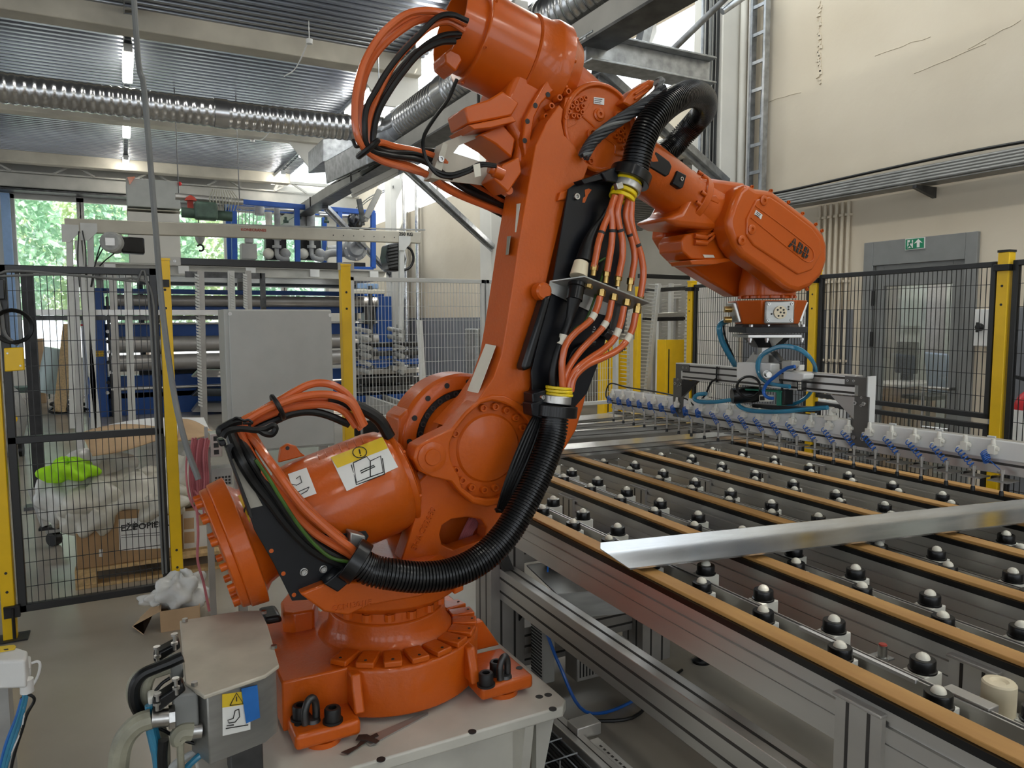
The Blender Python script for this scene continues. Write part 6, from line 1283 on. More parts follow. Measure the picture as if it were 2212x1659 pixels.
for k in range(4): c = onY(28, 705, FYL-.05-.006*k); build(MB().torus(c, (0, 1, .1), .075+.004*k, .0045, 28, 6), 'cable', 'black_rubber', cc)
build(MB().tube([onY(*a, FYL-.04) for a in ((-4, 650), (4, 680), (10, 720), (28, 738), (40, 745))], .008, n=8), 'lead', 'cable_grey', cc)
build(MB().obox(onY(0, 625, FYL-.05), (.02, 0, 0), (0, .015, 0), (0, 0, .05)), 'plug', 'black_plastic', cc, bevel=.004)
# white fence further back, hung above the roller frame
WY = 6.1
def wx_(px, py): return onY(px, py, WY).x
wz1 = onY(900, 601, WY).z; wz0 = onY(1300, 873, WY).z
panel('white_mesh_fence', (wx_(757, 700), WY), (wx_(1046, 700), WY), wz0, wz1, 'white wire mesh panel behind the robot, left of the joint', 'fence_white', fw=.035)
panel('white_mesh_fence', (wx_(1049, 700), WY), (wx_(1335, 700), WY), wz0, wz1, 'white wire mesh panel behind the robot, right of the joint', 'fence_white', fw=.035)
for px in (757, 1048, 1335): x = wx_(px, 750); tag(build(MB().box(x-.02, x+.02, WY+.02, WY+.06, 0, wz1-.05), 'white_fence_post', 'fence_white'), {757: 'slim white fence post behind the yellow post', 1048: 'slim white fence post between both white mesh panels', 1335: 'slim white fence post at the right end of the white mesh'}[px], 'post')
# right fence
RP = [(4.22, 2.29), (4.36, 3.64), (4.56, 5.15)]
post(RP[0][0], RP[0][1], 'yellow fence post at the right picture edge in front of the wall box', h=2.0, face=(-1, 0, 0))
post(RP[1][0], RP[1][1], 'yellow fence post behind the gripper and the wrist', h=1.98, face=(-1, 0, 0))
post(RP[2][0], RP[2][1], 'yellow fence post right of the white comb racks', h=1.98, face=(-1, 0, 0))
def rpan(a, b, z0, z1, lb):
    a_, b_ = V(*a, 0), V(*b, 0); d = (b_-a_).normalized(); return panel('mesh_fence', a_+d*.045, b_-d*.045, z0, z1, lb, fw=.03)
rpan(RP[0], RP[1], 1.09, 1.955, 'upper black mesh panel in front of the glazed door'); rpan(RP[0], RP[1], .1, 1.06, 'lower black mesh panel behind the table, below the door')
rpan(RP[1], RP[2], .1, 1.955, 'tall black mesh panel behind the tool changer')
d_ = (V(*RP[0], 0)-V(*RP[1], 0)).normalized(); e_ = V(*RP[0], 0)+d_*1.3; rpan((e_.x, e_.y), RP[0], .1, 1.955, 'black mesh panel cut off by the right picture edge')
for i, (x, y) in enumerate(RP): build(MB().box(x-.05, x+.05, y-.04, y+.04, 1.90, 1.935), 'clamp', 'black_steel', [o for o in bpy.data.objects if o.name.startswith('fence_post')][3+i], bevel=.003)

# ================================================================ COMB RACKS AND YELLOW COLUMNS BEHIND THE WHITE FENCE
def comb(px0, px1, top, y, label, lean=0, teeth_left=True, bottom=.0):
    a, b = onY(px0, top, y), onY(px1, top, y); z1 = a.z; z0 = bottom
    t = thing('comb_rack', V(b.x, y, z0), label, 'rack', 'white comb racks'); sx = -1 if teeth_left else 1
    x0 = b.x if teeth_left else a.x; wd = abs(b.x-a.x)
    build(MB().obox(V(x0+lean/2, y, (z0+z1)/2), (.022, 0, 0), (0, .03, 0), (-lean/2*1.0, 0, (z1-z0)/2)), 'upright', 'fence_white', t, bevel=.003)
    n = int((z1-z0)/.042); mb = MB()
    for i in range(n):
        z = z0+(i+.5)*(z1-z0)/n; xx = x0+lean*(1-(i+.5)/n)*1.0
        mb.prism([V(xx, y-.02, z-.008), V(xx+sx*wd*.8, y-.02, z+.004), V(xx+sx*wd, y-.02, z+.014), V(xx+sx*wd*.75, y-.02, z+.014), V(xx, y-.02, z+.008)], (0, .04, 0))
    build(mb, 'teeth', 'fence_white', t); return t
comb(1397, 1422, 612, 6.9, 'white comb rack with left teeth, tallest and leftmost beside the yellow post', lean=-.25)
comb(1424, 1442, 615, 7.3, 'white comb rack with right teeth behind the tallest one', teeth_left=False)
comb(1450, 1472, 612, 7.5, 'white comb rack with right teeth in the middle of the row', teeth_left=False)
comb(1484, 1492, 610, 6.6, 'white comb rack half hidden by the right yellow post', lean=-.12)
comb(1342, 1362, 660, 6.5, 'narrow white comb rack close to the robot hoses')
cf = thing('steel_rack', V(4.9, 7.0, 0), 'dark steel frame tying the white comb racks together', 'frame')
for (a, b, mt) in (((1395, 628), (1490, 622), 'dark_steel'), ((1385, 682), (1488, 678), 'alu'), ((1390, 690), (1488, 688), 'black_steel'), ((1380, 596), (1494, 600), 'fence_black')):
    p, q = onY(*a, 7.1), onY(*b, 7.1); build(MB().beam(p, q, .05, .05), 'rail', mt, cf, bevel=.003)
for px in (1412, 1460): p = onY(px, 700, 7.15); build(MB().box(p.x-.02, p.x+.02, 7.13, 7.17, 0, 1.9), 'post', 'alu', cf)
post(onY(1378, 700, 6.3).x, 6.3, 'slim yellow post left of the white comb racks', h=1.98, w_=.05)
for (a, b, y, lb) in (((1310, 735), (1375, 895), 6.7, 'wide yellow sheet column seen through the white mesh'), ((1441, 734), (1476, 862), 6.2, 'yellow sheet column in front of the comb racks')):
    p, q = onY(*a, y), onY(*b, y); t = thing('guard_column', V((p.x+q.x)/2, y, 0), lb, 'column')
    build(MB().box(p.x, q.x, y, y+.02, .0, p.z), 'front', 'yellow', t, bevel=.002); build(MB().box(p.x-.02, p.x, y, y+.14, .0, p.z), 'side', 'yellow', t, bevel=.002); build(MB().box(p.x+.02, p.x+.035, y-.002, y, .2, p.z-.1), 'slot', 'ink', t)

# ================================================================ LEFT FOREGROUND AND PALLETS
gc = thing('electrical_cabinet', onY(600, 960, 4.15), 'plain light grey electrical cabinet on a stand behind the robot', 'cabinet')
p, q = onY(488, 668, 4.1), onY(722, 962, 4.1)
build(MB().box(p.x-.012, q.x, 4.1, 4.36, q.z, p.z), 'housing', 'grey_cabinet', gc, bevel=.004)
dr3 = build(MB().box(p.x+.01, q.x, 4.088, 4.1, q.z+.01, p.z-.004), 'door', 'grey_cabinet', gc, bevel=.005)
for a in ((497, 678), (713, 681)): build(MB().lathe(onY(*a, 4.088), (0, -1, 0), [(0, .010), (.003, .009)], 14), 'lock', 'white_box', dr3)
for x in (p.x+.02, q.x-.06): build(MB().box(x, x+.045, 4.18, 4.225, 0, q.z), 'stand_leg', 'alu_dull', gc, bevel=.002)
pf = thing('profile_stand', onY(470, 1000, 4.0), 'aluminium profile stand end with a small power supply beside the cabinet', 'stand')
c = onY(467, 962, 4.0); build(MB().box(c.x-.028, c.x+.028, 4.0, 4.12, c.z-.06, c.z+.06), 'profile_end', 'alu', pf, bevel=.002)
for a, b in ((0, .035), (0, -.035), (.0, .0)): build(MB().box(c.x-.012, c.x+.012, 3.998, 4.0, c.z+b-.012, c.z+b+.012), 'cavity', 'ink', pf)
c = onY(480, 1028, 4.0); build(MB().box(c.x-.05, c.x+.05, 4.0, 4.1, c.z-.05, c.z+.04), 'power_supply', 'machine_grey', pf, bevel=.002)
for i in range(5):
    for j in range(3): build(MB().box(c.x-.035+i*.016, c.x-.024+i*.016, 3.9988, 4.0, c.z-.045+j*.016, c.z-.034+j*.016), 'vent', 'ink', pf)
build(MB().box(c.x-.08, c.x-.05, 4.02, 4.06, 0, c.z+.15), 'leg', 'alu_dull', pf); c = onY(446, 948, 4.0); build(MB().box(c.x-.008, c.x+.008, 4.0, 4.02, c.z-.08, c.z+.06), 'rod', 'machine_grey', pf)
rc = thing('hanging_cable_coil', onY(432, 1000, 3.95), 'bundle of dusty pink cable hanging beside the balancing cylinder flange', 'cable')
for k in range(11):
    x0 = 412+k*3.6; y_ = 3.93+.006*(k % 4)
    build(MB().tube([onY(x0+4, 948+random.uniform(-3, 3), y_), onY(x0-1, 985, y_), onY(x0-2+k*.4, 1040, y_), onY(418+k*2.6, 1085, y_)], .0052, n=6), 'strand', 'cable_pink', rc)
build(MB().tube([onY(*a, 3.92) for a in ((408, 960), (402, 1010), (408, 1070), (425, 1105), (440, 1112), (434, 1080), (420, 1060))], .0052, n=6).tube([onY(*a, 3.9) for a in ((424, 1085), (428, 1150), (427, 1210), (440, 1260), (452, 1320))], .007, n=6), 'loose_end', 'cable_pink', rc)

pal = thing('wooden_pallet', (.2, 5.5, 0), 'wooden pallet carrying the cardboard boxes behind the gate', 'pallet')
for i, y in enumerate((5.14, 5.52, 5.9)): 
    for x in (-.33, .16, .66): build(MB().box(x, x+.12, y, y+.1, .02, .10), 'block', 'wood', pal, bevel=.003)
    build(MB().box(-.33, .78, y, y+.1, 0, .02), 'bottom_board', 'wood', pal, bevel=.002)
for k in range(6): y = 5.14+k*.152; build(MB().box(-.33, .78, y, y+.10, .10, .122), 'top_board', 'wood', pal, bevel=.002)
def cbox(name, x0, x1, y0, y1, z0, z1, label, mt='cardboard'):
    t = thing(name, ((x0+x1)/2, (y0+y1)/2, z0), label, 'box'); build(MB().box(x0, x1, y0, y1, z0, z1), 'carton', mt, t, bevel=.006); return t
b1x0 = onY(163, 1150, 5.16).x; b1x1 = onY(388, 1150, 5.16).x; b1z = onY(300, 1100, 5.16).z
b1 = cbox('cardboard_box', b1x0, b1x1, 5.16, 5.75, .122, b1z, 'brown cardboard box on the pallet with large white printed sheet')
P = [onY(*a, 5.157) for a in ((256, 1122), (384, 1112), (384, 1182), (258, 1190))]; build(MB().prism(P, (0, .002, 0)), 'printed_sheet', 'paper', b1)
text('EŽĖ', .055, 'printed_word', 'ink', onY(279, 1140, 5.155), V(1, 0, .0), V(0, 0, 1), b1, depth=.0005, bold=.001); text('POPIERIUI', .055, 'printed_word', 'ink', onY(334, 1134, 5.155), V(1, 0, .0), V(0, 0, 1), b1, depth=.0005, bold=.001)
for k in range(2): build(MB().prism([onY(*a, 5.1555) for a in ((262, 1156+k*5), (345, 1150+k*5), (345, 1151+k*5), (262, 1157+k*5))], (0, .001, 0)), 'printed_line', 'ink', b1)
build(MB().prism([onY(*a, 5.157) for a in ((214, 1187), (222, 1187), (222, 1203), (214, 1203))], (0, .002, 0)), 'sticker', 'paper', b1)
b2 = cbox('cardboard_box', onY(391, 1150, 5.3).x, onY(470, 1150, 5.3).x, 5.3, 5.8, .122, onY(420, 1098, 5.3).z, 'brown cardboard box with white photo sheet right of the gate post')
P = [onY(*a, 5.297) for a in ((394, 1105), (455, 1100), (455, 1180), (397, 1189))]; build(MB().prism(P, (0, .002, 0)), 'photo_sheet', 'paper', b2)
for a in ((397, 1120), (425, 1112), (398, 1150)): build(MB().prism([onY(a[0]+dx, a[1]+dy, 5.295) for dx, dy in ((0, 0), (22, -2), (22, 22), (0, 24))], (0, .001, 0)), 'printed_photo', 'cardboard_light', b2)
def lump(mb, c, rx, ry, rz, n=18, amp=.18, seed=0, flat=.25):
    rnd = random.Random(seed); ph = [(rnd.uniform(2, 5), rnd.uniform(0, 6), rnd.uniform(2, 6), rnd.uniform(0, 6)) for _ in range(4)]; vs = []; fs = []
    for i in range(n+1):
        th = math.pi*i/n
        for j in range(2*n):
            a = math.pi*j/n; k = 1+amp*sum(math.sin(p[0]*th+p[1])*math.sin(round(p[2])*a+p[3]) for p in ph)/2
            z = math.cos(th); z = max(z, -flat)
            vs.append((c[0]+rx*k*math.sin(th)*math.cos(a), c[1]+ry*k*math.sin(th)*math.sin(a), c[2]+rz*k*z))
    m_ = 2*n
    for i in range(n):
        for j in range(m_): fs.append((i*m_+j, (i+1)*m_+j, (i+1)*m_+(j+1) % m_, i*m_+(j+1) % m_))
    return mb.add(vs, fs)
zt_ = b1z
LU = [((300, 1060), 5.42, .30, .30, .13, 'wrap', 'crumpled beige foam wrap spread over the big cardboard box', .2), ((205, 1075), 5.35, .22, .25, .12, 'wrap', 'pale crumpled packing foam at the left of the pile', .25), ((140, 1075), 5.45, .16, .2, .17, 'wrap_clear', 'clear plastic wrap bulging left of the pallet', .25),
      ((410, 1040), 5.5, .18, .25, .19, 'wrap', 'beige foam wrap on the right box behind the gate post', .18), ((345, 1090), 5.2, .16, .12, .08, 'wrap', 'loose plastic hanging over the front of the printed box', .3), ((215, 1010), 5.75, .22, .2, .14, 'wrap_clear', 'milky plastic bag at the back of the pile', .2), ((200, 1120), 5.2, .16, .10, .11, 'wrap', 'folded plastic sheet draped over the left box corner', .3)]
for i, (pp, y, rx, ry, rz, mt, lb, am) in enumerate(LU):
    c = onY(*pp, y); tag(build(lump(MB(), c, rx, ry, rz, seed=i+3, amp=am, flat=.9), 'packing_wrap', mt, sharp=70), lb, 'packing')
c = onY(148, 1020, 5.30); tag(build(lump(MB(), c, .15, .12, .075, seed=21, amp=.25, flat=.5), 'hi_vis_vest', 'lime', sharp=70), 'bright lime high visibility vest on the packing pile', 'vest')
def sheet(name, C4, label, mt, cat, bend=.05, n=8):
    mb = MB(); g = []
    a, b, c, d = C4
    for i in range(n+1):
        for j in range(n+1):
            u, v = i/n, j/n; p = a.lerp(b, u).lerp(d.lerp(c, u), v); g.append(p+V(0, 0, bend*math.sin(u*math.pi*1.3)*math.cos(v*2)))
    mb.add(g, [(i*(n+1)+j, (i+1)*(n+1)+j, (i+1)*(n+1)+j+1, i*(n+1)+j+1) for i in range(n) for j in range(n)]); return tag(build(mb, name, mt, thick=.006), label, cat)
sheet('cardboard_sheet', [onY(175, 935, 5.6), onY(352, 915, 6.0), onY(352, 950, 5.5), onY(200, 985, 5.3)], 'bent brown cardboard sheet lying on top of the packing pile', 'cardboard_light', 'cardboard', .03)
sheet('cardboard_sheet', [onY(385, 905, 5.9), onY(462, 928, 5.9), onY(440, 945, 5.6), onY(383, 952, 5.5)], 'torn brown cardboard piece right of the gate post', 'cardboard_light', 'cardboard', .02)
sheet('paper_sheet', [onY(235, 918, 6.2), onY(440, 898, 6.2), onY(460, 945, 5.8), onY(250, 935, 5.9)], 'large white paper sheet behind the cardboard on the pile', 'paper_white', 'paper', .02)
cas = thing('wheeled_trolley', onZ(118, 1178, 0), 'grey trolley leg with black caster wheel left of the pallet', 'trolley')
c = onZ(118, 1178, 0); build(MB().cyl(c+V(-.02, -.02, .05), c+V(.02, .02, .05), .05, n=20), 'wheel', 'black_rubber', cas); build(MB().box(c.x-.05, c.x+.06, c.y-.03, c.y+.03, .10, .13), 'fork', 'machine_grey', cas, bevel=.006); build(MB().box(c.x-.09, c.x+.09, c.y-.05, c.y+.04, .13, .15), 'mount_plate', 'black_steel', cas, bevel=.003)
build(MB().beam(c+V(-.05, 0, .15), c+V(-.13, .1, .42), .04, .04), 'leg', 'machine_grey', cas)

fb = thing('open_cardboard_box', onZ(370, 1360, 0), 'small open cardboard box on the floor with plastic bag inside', 'box')
a, b = onZ(349, 1366, 0), onZ(432, 1352, 0); w_ = b-a; dp = V(-w_.y, w_.x, 0).normalized()*.26; hh = V(0, 0, .115)
bm_ = MB()
for p, q in ((a, b), (b, b+dp), (b+dp, a+dp), (a+dp, a)): n_ = (q-p).cross(V(0, 0, 1)).normalized()*.004; bm_.prism([p, q, q+hh, p+hh], n_)
bm_.prism([a, b, b+dp, a+dp], (0, 0, .004)); build(bm_, 'carton', 'cardboard_light', fb)
fl_ = onZ(300, 1374, 0); build(MB().prism([a+hh, a+dp*.8+hh, fl_+dp*.7+V(0, 0, .03), fl_+V(.02, 0, .003), fl_+V(-.03, .1, .02)], (.003, 0, .003)), 'open_flap', 'cardboard_light', fb)
build(MB().prism([b+dp+hh, b+dp*.4+hh, b+dp*.4+V(.07, .02, .06), b+dp+V(.07, .02, .06)], (.003, 0, .003)), 'side_flap', 'cardboard_light', fb)
tag(build(lump(lump(MB(), (a+b)/2+dp*.5+V(.01, 0, .16), .13, .13, .10, seed=5, amp=.3, flat=.8), (a+b)/2+dp*.45+V(-.10, 0, .15), .09, .05, .035, seed=9, amp=.3, flat=.8), 'plastic_bag', 'wrap_clear', sharp=75), 'crumpled clear plastic bag stuffed into the floor box', 'bag')

wd_ = thing('white_control_unit', onY(25, 1475, 2.6), 'white plastic unit with yellow tape at the lower left picture edge', 'device')
Zq = lambda a, b: (a/3.95, 1239+b/3.95)
P = [onY(*Zq(*a), 2.55) for a in ((-260, 660), (215, 820), (205, 830), (210, 700), (-260, 560))]
zt2 = onY(*Zq(0, 640), 2.6).z
top = [onZ(*Zq(*a), zt2) for a in ((-300, 650), (130, 620), (238, 655), (215, 740), (-300, 760))]
build(MB().prism(top, (0, 0, -.085)), 'case', 'white_box', wd_, bevel=.008, seg=3)
build(MB().prism([onZ(*Zq(*a), zt2+.001) for a in ((-100, 640), (120, 615), (138, 628), (125, 650), (-100, 690))], (0, 0, .003)), 'tape', 'label_yellow', wd_); build(MB().prism([onZ(*Zq(*a), zt2+.0045) for a in ((30, 648), (70, 642), (72, 650), (40, 655))], (0, 0, .001)), 'pen_mark', 'ink', wd_)
build(MB().prism([onZ(*Zq(*a), zt2-.085) for a in ((-300, 700), (150, 690), (262, 700), (262, 800), (-300, 830))], (0, 0, -.03)), 'base_tray', 'white_box', wd_, bevel=.004)
build(MB().prism([onZ(*Zq(*a), zt2-.12) for a in ((-200, 760), (90, 740), (60, 860), (-200, 900))], (0, 0, -zt2+.12)), 'stand', 'machine_grey', wd_)
c = onY(*Zq(225, 900), 2.5); build(MB().cyl(c, c+V(0, 0, -.04), .018, n=14), 'gland', 'white_box', wd_)
for mt, r_, L in (('hose_blue', .006, [(220, 930), (205, 1050), (150, 1250), (80, 1450), (20, 1659), (-20, 1800)]), ('hose_blue', .005, [(230, 930), (225, 1060), (175, 1260), (110, 1450), (50, 1659), (20, 1800)]), ('tape_blue', .005, [(190, 1060), (140, 1230), (60, 1430), (5, 1640), (-20, 1780)]), ('white_box', .004, [(270, 765), (320, 750), (342, 780), (320, 880), (240, 1020), (200, 1120), (200, 1280), (160, 1400), (80, 1560), (40, 1700)]), ('black_rubber', .0045, [(180, 1070), (220, 1035), (275, 1045), (290, 1090), (230, 1200), (190, 1330), (140, 1480), (100, 1640), (80, 1780)])):
    build(MB().tube([onY(*Zq(*p), 2.5) for p in L], r_, n=8), 'cable', mt, wd_)

# ================================================================ FAR MACHINES
BYM = 14.5
def bx(px0, py0, px1, py1, y, dep, name, mt, parent, bevel=.01):
    p, q = onY(px0, py0, y), onY(px1, py1, y); return build(MB().box(min(p.x, q.x), max(p.x, q.x), y, y+dep, (0 if min(p.z, q.z) < .5 and py1-py0 > 60 else min(p.z, q.z)), max(p.z, q.z)), name, mt, parent, bevel=bevel)
bm = thing('roller_press_machine', onY(400, 878, BYM), 'huge blue roller machine with grey rollers at the back of the hall', 'machine')
up = bx(190, 622, 236, 878, BYM-.1, .9, 'left_upright', 'machine_blue', bm)
bx(228, 640, 246, 870, BYM-.15, .3, 'valve_panel', 'black_steel', up)
for k in range(10): p = onY(232+random.uniform(0, 10), 650+k*22, BYM-.17); build(MB().cyl(p, p+V(0, -.05, 0), .03, n=10), 'valve_knob', 'bolt_steel' if k % 2 else 'black_plastic', up)
wp = bx(199, 758, 226, 770, BYM-.12, .01, 'warning_plate', 'yellow', up); 
for k in range(2): text('WARNING', .05, 'plate_text', 'ink', onY(212.5, 761+k*6, BYM-.125), V(1, 0, 0), V(0, 0, 1), wp)
rt_ = bx(812, 640, 850, 860, BYM-.1, .9, 'right_upright', 'machine_blue', bm); bx(788, 660, 812, 700, BYM-.2, .3, 'motor', 'black_steel', rt_)
for (a, b) in ((622, 640), (660, 676), (700, 722), (815, 835), (852, 872)): bx(190, a, 830, b, BYM, .25, 'cross_member', 'machine_blue', bm)
def roll(a, b, r, y, mt='roller_grey', x0=240, x1=815): p, q = onY(x0, a, y), onY(x1, b, y); return build(MB().cyl(V(p.x, y, (p.z+q.z)/2), V(q.x, y, (p.z+q.z)/2), r, n=28), 'roller', mt, bm)
roll(651, 651, .10, BYM-.1); roll(740, 740, .14, BYM-.2); roll(777, 777, .14, BYM-.3); roll(698, 698, .02, BYM-.1, 'alu'); roll(829, 829, .025, BYM-.35, 'alu')
for k, (a, b) in enumerate(((800, 815), (840, 856), (870, 890))):
    p, q = onY(420, a, BYM-.6), onY(560, b, BYM-.6); build(MB().prism([onY(415, b, BYM-.7), onY(430, a, BYM-.5), onY(560, a, BYM-.5), onY(560, b, BYM-.7)], (0, .3, 0)), 'guide_shelf', 'roller_grey' if k != 1 else 'black_steel', bm, bevel=.01)
bx(300, 790, 480, 815, BYM+.2, .2, 'dark_housing', 'black_steel', bm); bx(240, 722, 560, 730, BYM+.1, .2, 'bright_bar', 'alu', bm); bx(240, 835, 830, 852, BYM+.3, .2, 'dark_gap', 'black_steel', bm)
# roller shutter box and platform beam with the blue skid
sh_ = thing('roller_shutter', onY(500, 610, 16), 'dark roller shutter casing above the blue machine', 'shutter')
bx(300, 596, 770, 622, 16, .5, 'casing', 'roller_shutter', sh_)
for px in (302, 766): b = onY(px, 610, 16.3); build(MB().box(b.x-.05, b.x+.05, 16.25, 16.35, 0, b.z), 'side_guide', 'roller_shutter', sh_)
for k in range(4): bx(560, 598+k*5, 770, 600+k*5, 15.98, .02, 'slat', 'black_steel', sh_)
PYP = 13.4
pf_ = thing('platform_beam', onY(520, 600, PYP), 'long pale steel beam carrying the pump skid', 'beam')
p, q = onY(200, 572, PYP), onY(836, 596, PYP); zz1 = onY(520, 578, PYP).z; zz0 = onY(520, 594, PYP).z
ib_ = MB(); ib_.box(p.x, q.x, PYP+.05, PYP+.09, zz0, zz1); ib_.box(p.x, q.x, PYP, PYP+.2, zz1, zz1+.03); ib_.box(p.x, q.x, PYP, PYP+.2, zz0-.03, zz0); build(ib_, 'beam', 'steel_painted', pf_)
for px in (238, 397, 542, 680, 808): b = onY(px, 590, PYP); build(MB().box(b.x-.08, b.x+.08, PYP-.01, PYP+.05, zz0, zz1), 'stiffener', 'white_box', pf_)
build(MB().box(p.x-.2, q.x, PYP+.1, PYP+2.4, zz0-.02, zz1-.02), 'deck', 'machine_grey', pf_)
for px in (215, 520, 800): b = onY(px, 600, PYP+2.2); build(MB().box(b.x-.06, b.x+.06, PYP+2.2, PYP+2.32, 0, zz0), 'support', 'steel_painted', pf_)
sk = thing('pump_skid', onY(650, 580, PYP+.2), 'blue framed pump skid with grey vacuum pumps on the platform', 'pump skid')
YS = PYP+.3; F = MB()
def bar2(a, b, ya, yb, w_=.09): F.beam(onY(*a, ya), onY(*b, yb), w_, w_)
for px, t_, b_ in ((505, 437, 578), (641, 447, 578), (733, 455, 578), (806, 460, 580)): bar2((px, t_), (px+(2 if px < 700 else 0), b_), YS, YS)
bar2((503, 435), (808, 460), YS, YS); bar2((503, 578), (806, 582), YS, YS); bar2((492, 445), (497, 572), YS+1.0, YS+1.0); bar2((503, 435), (491, 447), YS, YS+1.0); bar2((700, 470), (700, 570), YS+1, YS+1); bar2((491, 447), (790, 468), YS+1.0, YS+1.0); bar2((806, 460), (788, 470), YS, YS+1)
build(F, 'frame', 'frame_blue', sk, bevel=.008)
def pcyl(px, a, b, r, y, mt='machine_grey', name='pump_column'): p, q = onY(px, a, y), onY(px, b, y); return build(MB().cyl(V(p.x, y, q.z), V(p.x, y, p.z), r, n=20), name, mt, sk)
pcyl(598, 450, 520, .055, YS+.4); pcyl(580, 458, 490, .06, YS+.4, 'label_cream'); pcyl(671, 455, 520, .075, YS+.4); pcyl(655, 460, 495, .07, YS+.5); pcyl(560, 447, 465, .09, YS+.5)
for px in (598, 673):
    for a, b, r in ((512, 518, .08), (518, 530, .045), (530, 536, .08), (536, 552, .04)): pcyl(px, a, b, r, YS+.25, 'machine_grey', 'flange_pipe')
    c = onY(px+2, 556, YS+.25); build(MB().tube([c+V(0, 0, .05), c+V(.02, 0, 0), c+V(.12, 0, -.03), c+V(.2, 0, -.02)], .05, n=12), 'elbow_pipe', 'machine_grey', sk)
    for s_ in (-1, 1): c = onY(px+s_*18, 548, YS+.3); build(MB().ball(c, .1, 14), 'pump_lobe', 'label_cream' if s_ < 0 else 'machine_grey', sk)
    bx(px-24, 510, px+22, 562, YS+.5, .2, 'pump_block', 'black_steel', sk)
bx(522, 525, 556, 560, YS+.3, .3, 'filter_box', 'steel_painted', sk); bx(530, 505, 548, 525, YS+.35, .15, 'filter_neck', 'machine_grey', sk)
c = onY(765, 538, YS+.35); build(MB().lathe(c+V(0, .3, 0), (0, -1, 0), [(0, .16), (.1, .2), (.34, .2), (.36, .23), (.4, .23), (.42, .17), (.48, .13), (.49, 1e-4)], 32), 'vacuum_pump', 'machine_grey', sk)
for k in range(8): a = R(45*k); build(MB().cyl(c+V(.2*math.cos(a), -.1, .2*math.sin(a)), c+V(.2*math.cos(a), -.14, .2*math.sin(a)), .02, n=8), 'pump_bolt', 'bolt_steel', sk)
build(MB().lathe(c+V(0, .3, 0), (1, 0, 0), [(-.45, .07), (-.3, .085), (.1, .085)], 18), 'suction_pipe', 'machine_grey', sk); p_ = onY(707, 549, YS+.5); build(MB().tube([p_+V(-.08, 0, -.08), p_, p_+V(.15, 0, .03), p_+V(.35, 0, .03)], .075, n=14), 'suction_elbow', 'machine_grey', sk)
bx(742, 566, 790, 580, YS+.2, .3, 'pump_base', 'black_steel', sk); c = onY(765, 480, YS+.5); build(lump(MB(), c, .13, .12, .15, seed=31, amp=.3, flat=1), 'wrapped_valve', 'black_plastic', sk)
for a, b in (((505, 447), (735, 462)), ((690, 464), (790, 468)), ((520, 450), (600, 452))): build(MB().cyl(onY(*a, YS+.6), onY(*b, YS+.6), .025, n=10), 'pipe', 'alu', sk)
for k in range(6): build(MB().cyl(onY(515+k*8, 450, YS+.2), onY(515+k*8, 485, YS+.2), .008, n=6), 'air_line', 'alu_dull', sk)
for (px, py) in ((612, 478), (640, 470), (700, 478), (613, 500)): c = onY(px, py, YS+.3); build(MB().cyl(c, c+V(.09, 0, 0), .03, n=10).obox(c+V(.04, 0, .05), (.02, 0, 0), (0, .02, 0), (0, 0, .03)), 'valve', 'green_paint', sk)
tc3 = thing('grey_wall_cabinet', onY(330, 575, 13.8), 'tall pale grey panelled casing standing on the platform by the windows', 'casing')
bx(272, 383, 390, 452, 13.6, .9, 'upper_panel', 'grey_cabinet', tc3); bx(275, 456, 392, 576, 13.6, .9, 'lower_panel', 'plaster_white', tc3); bx(274, 451, 391, 456, 13.58, .9, 'joint_strip', 'beam_cream', tc3); bx(330, 384, 332, 452, 13.595, .01, 'panel_seam', 'machine_grey', tc3)
p = onY(275, 383, 13.6); build(MB().prism([p, p+V(.12, 0, .02), p+V(.03, 0, -.12)], (0, -.02, 0)), 'orange_tape', 'hose_orange', tc3); c = onY(388, 397, 13.58); build(MB().ball(c, .035, 12), 'red_beacon', 'red_light', tc3)
# gantry crane with hoist
CY = 10.5
gn = thing('gantry_crane', onY(520, 490, CY), 'pale aluminium gantry crane beam crossing in front of the blue skid', 'crane')
p, q = onY(140, 487, CY), onY(907, 514, CY); zc0 = (onY(520, 502, CY).z+q.z)/2-.01
F = MB(); F.beam(p, q, .10, .165); build(F, 'beam', 'beam_cream', gn, bevel=.01); build(MB().beam(onY(140, 475, CY), onY(918, 497, CY), .03, .02), 'tie_bar', 'machine_grey', gn)
text('KONECRANES', .05, 'beam_lettering', 'ink_red', onY(548, 497, CY-.056), q-p, V(0, 0, 1), gn, bold=.001); text('250 KG', .068, 'load_lettering', 'ink', onY(877, 506, CY-.056), q-p, V(0, 0, 1), gn, bold=.002)
for (a, b) in (((150, 505), (158, 925)), ((168, 520), (212, 925)), ((195, 500), (203, 925)), ((868, 520), (862, 915))): build(MB().beam(onY(*a, CY), onY(*b, CY), .07, .07), 'leg', 'fence_white', gn, bevel=.005)
for a in ((150, 495), (190, 492), (870, 518)): c = onY(*a, CY); build(MB().prism([c+V(-.08, -.06, .05), c+V(.1, -.06, .05), c+V(.1, -.06, -.05), c+V(.0, -.06, -.16), c+V(-.08, -.06, -.16)], (0, .02, 0)), 'knee_plate', 'fence_white', gn)
for k in range(9): c = onY(158+k*10, 482+k*.3, CY); build(MB().torus(c, (0, 1, 0), .04, .008, 12, 6), 'cable_ring', 'dark_steel', gn)
for k in range(8): c = onY(720+k*22, 508+k*.8, CY-.055); build(MB().lathe(c, (0, -1, 0), [(0, .008), (.003, .008)], 8), 'hole', 'ink', gn)
ho = thing('chain_hoist', onY(245, 522, CY), 'grey electric chain hoist under the left end of the crane beam', 'hoist')
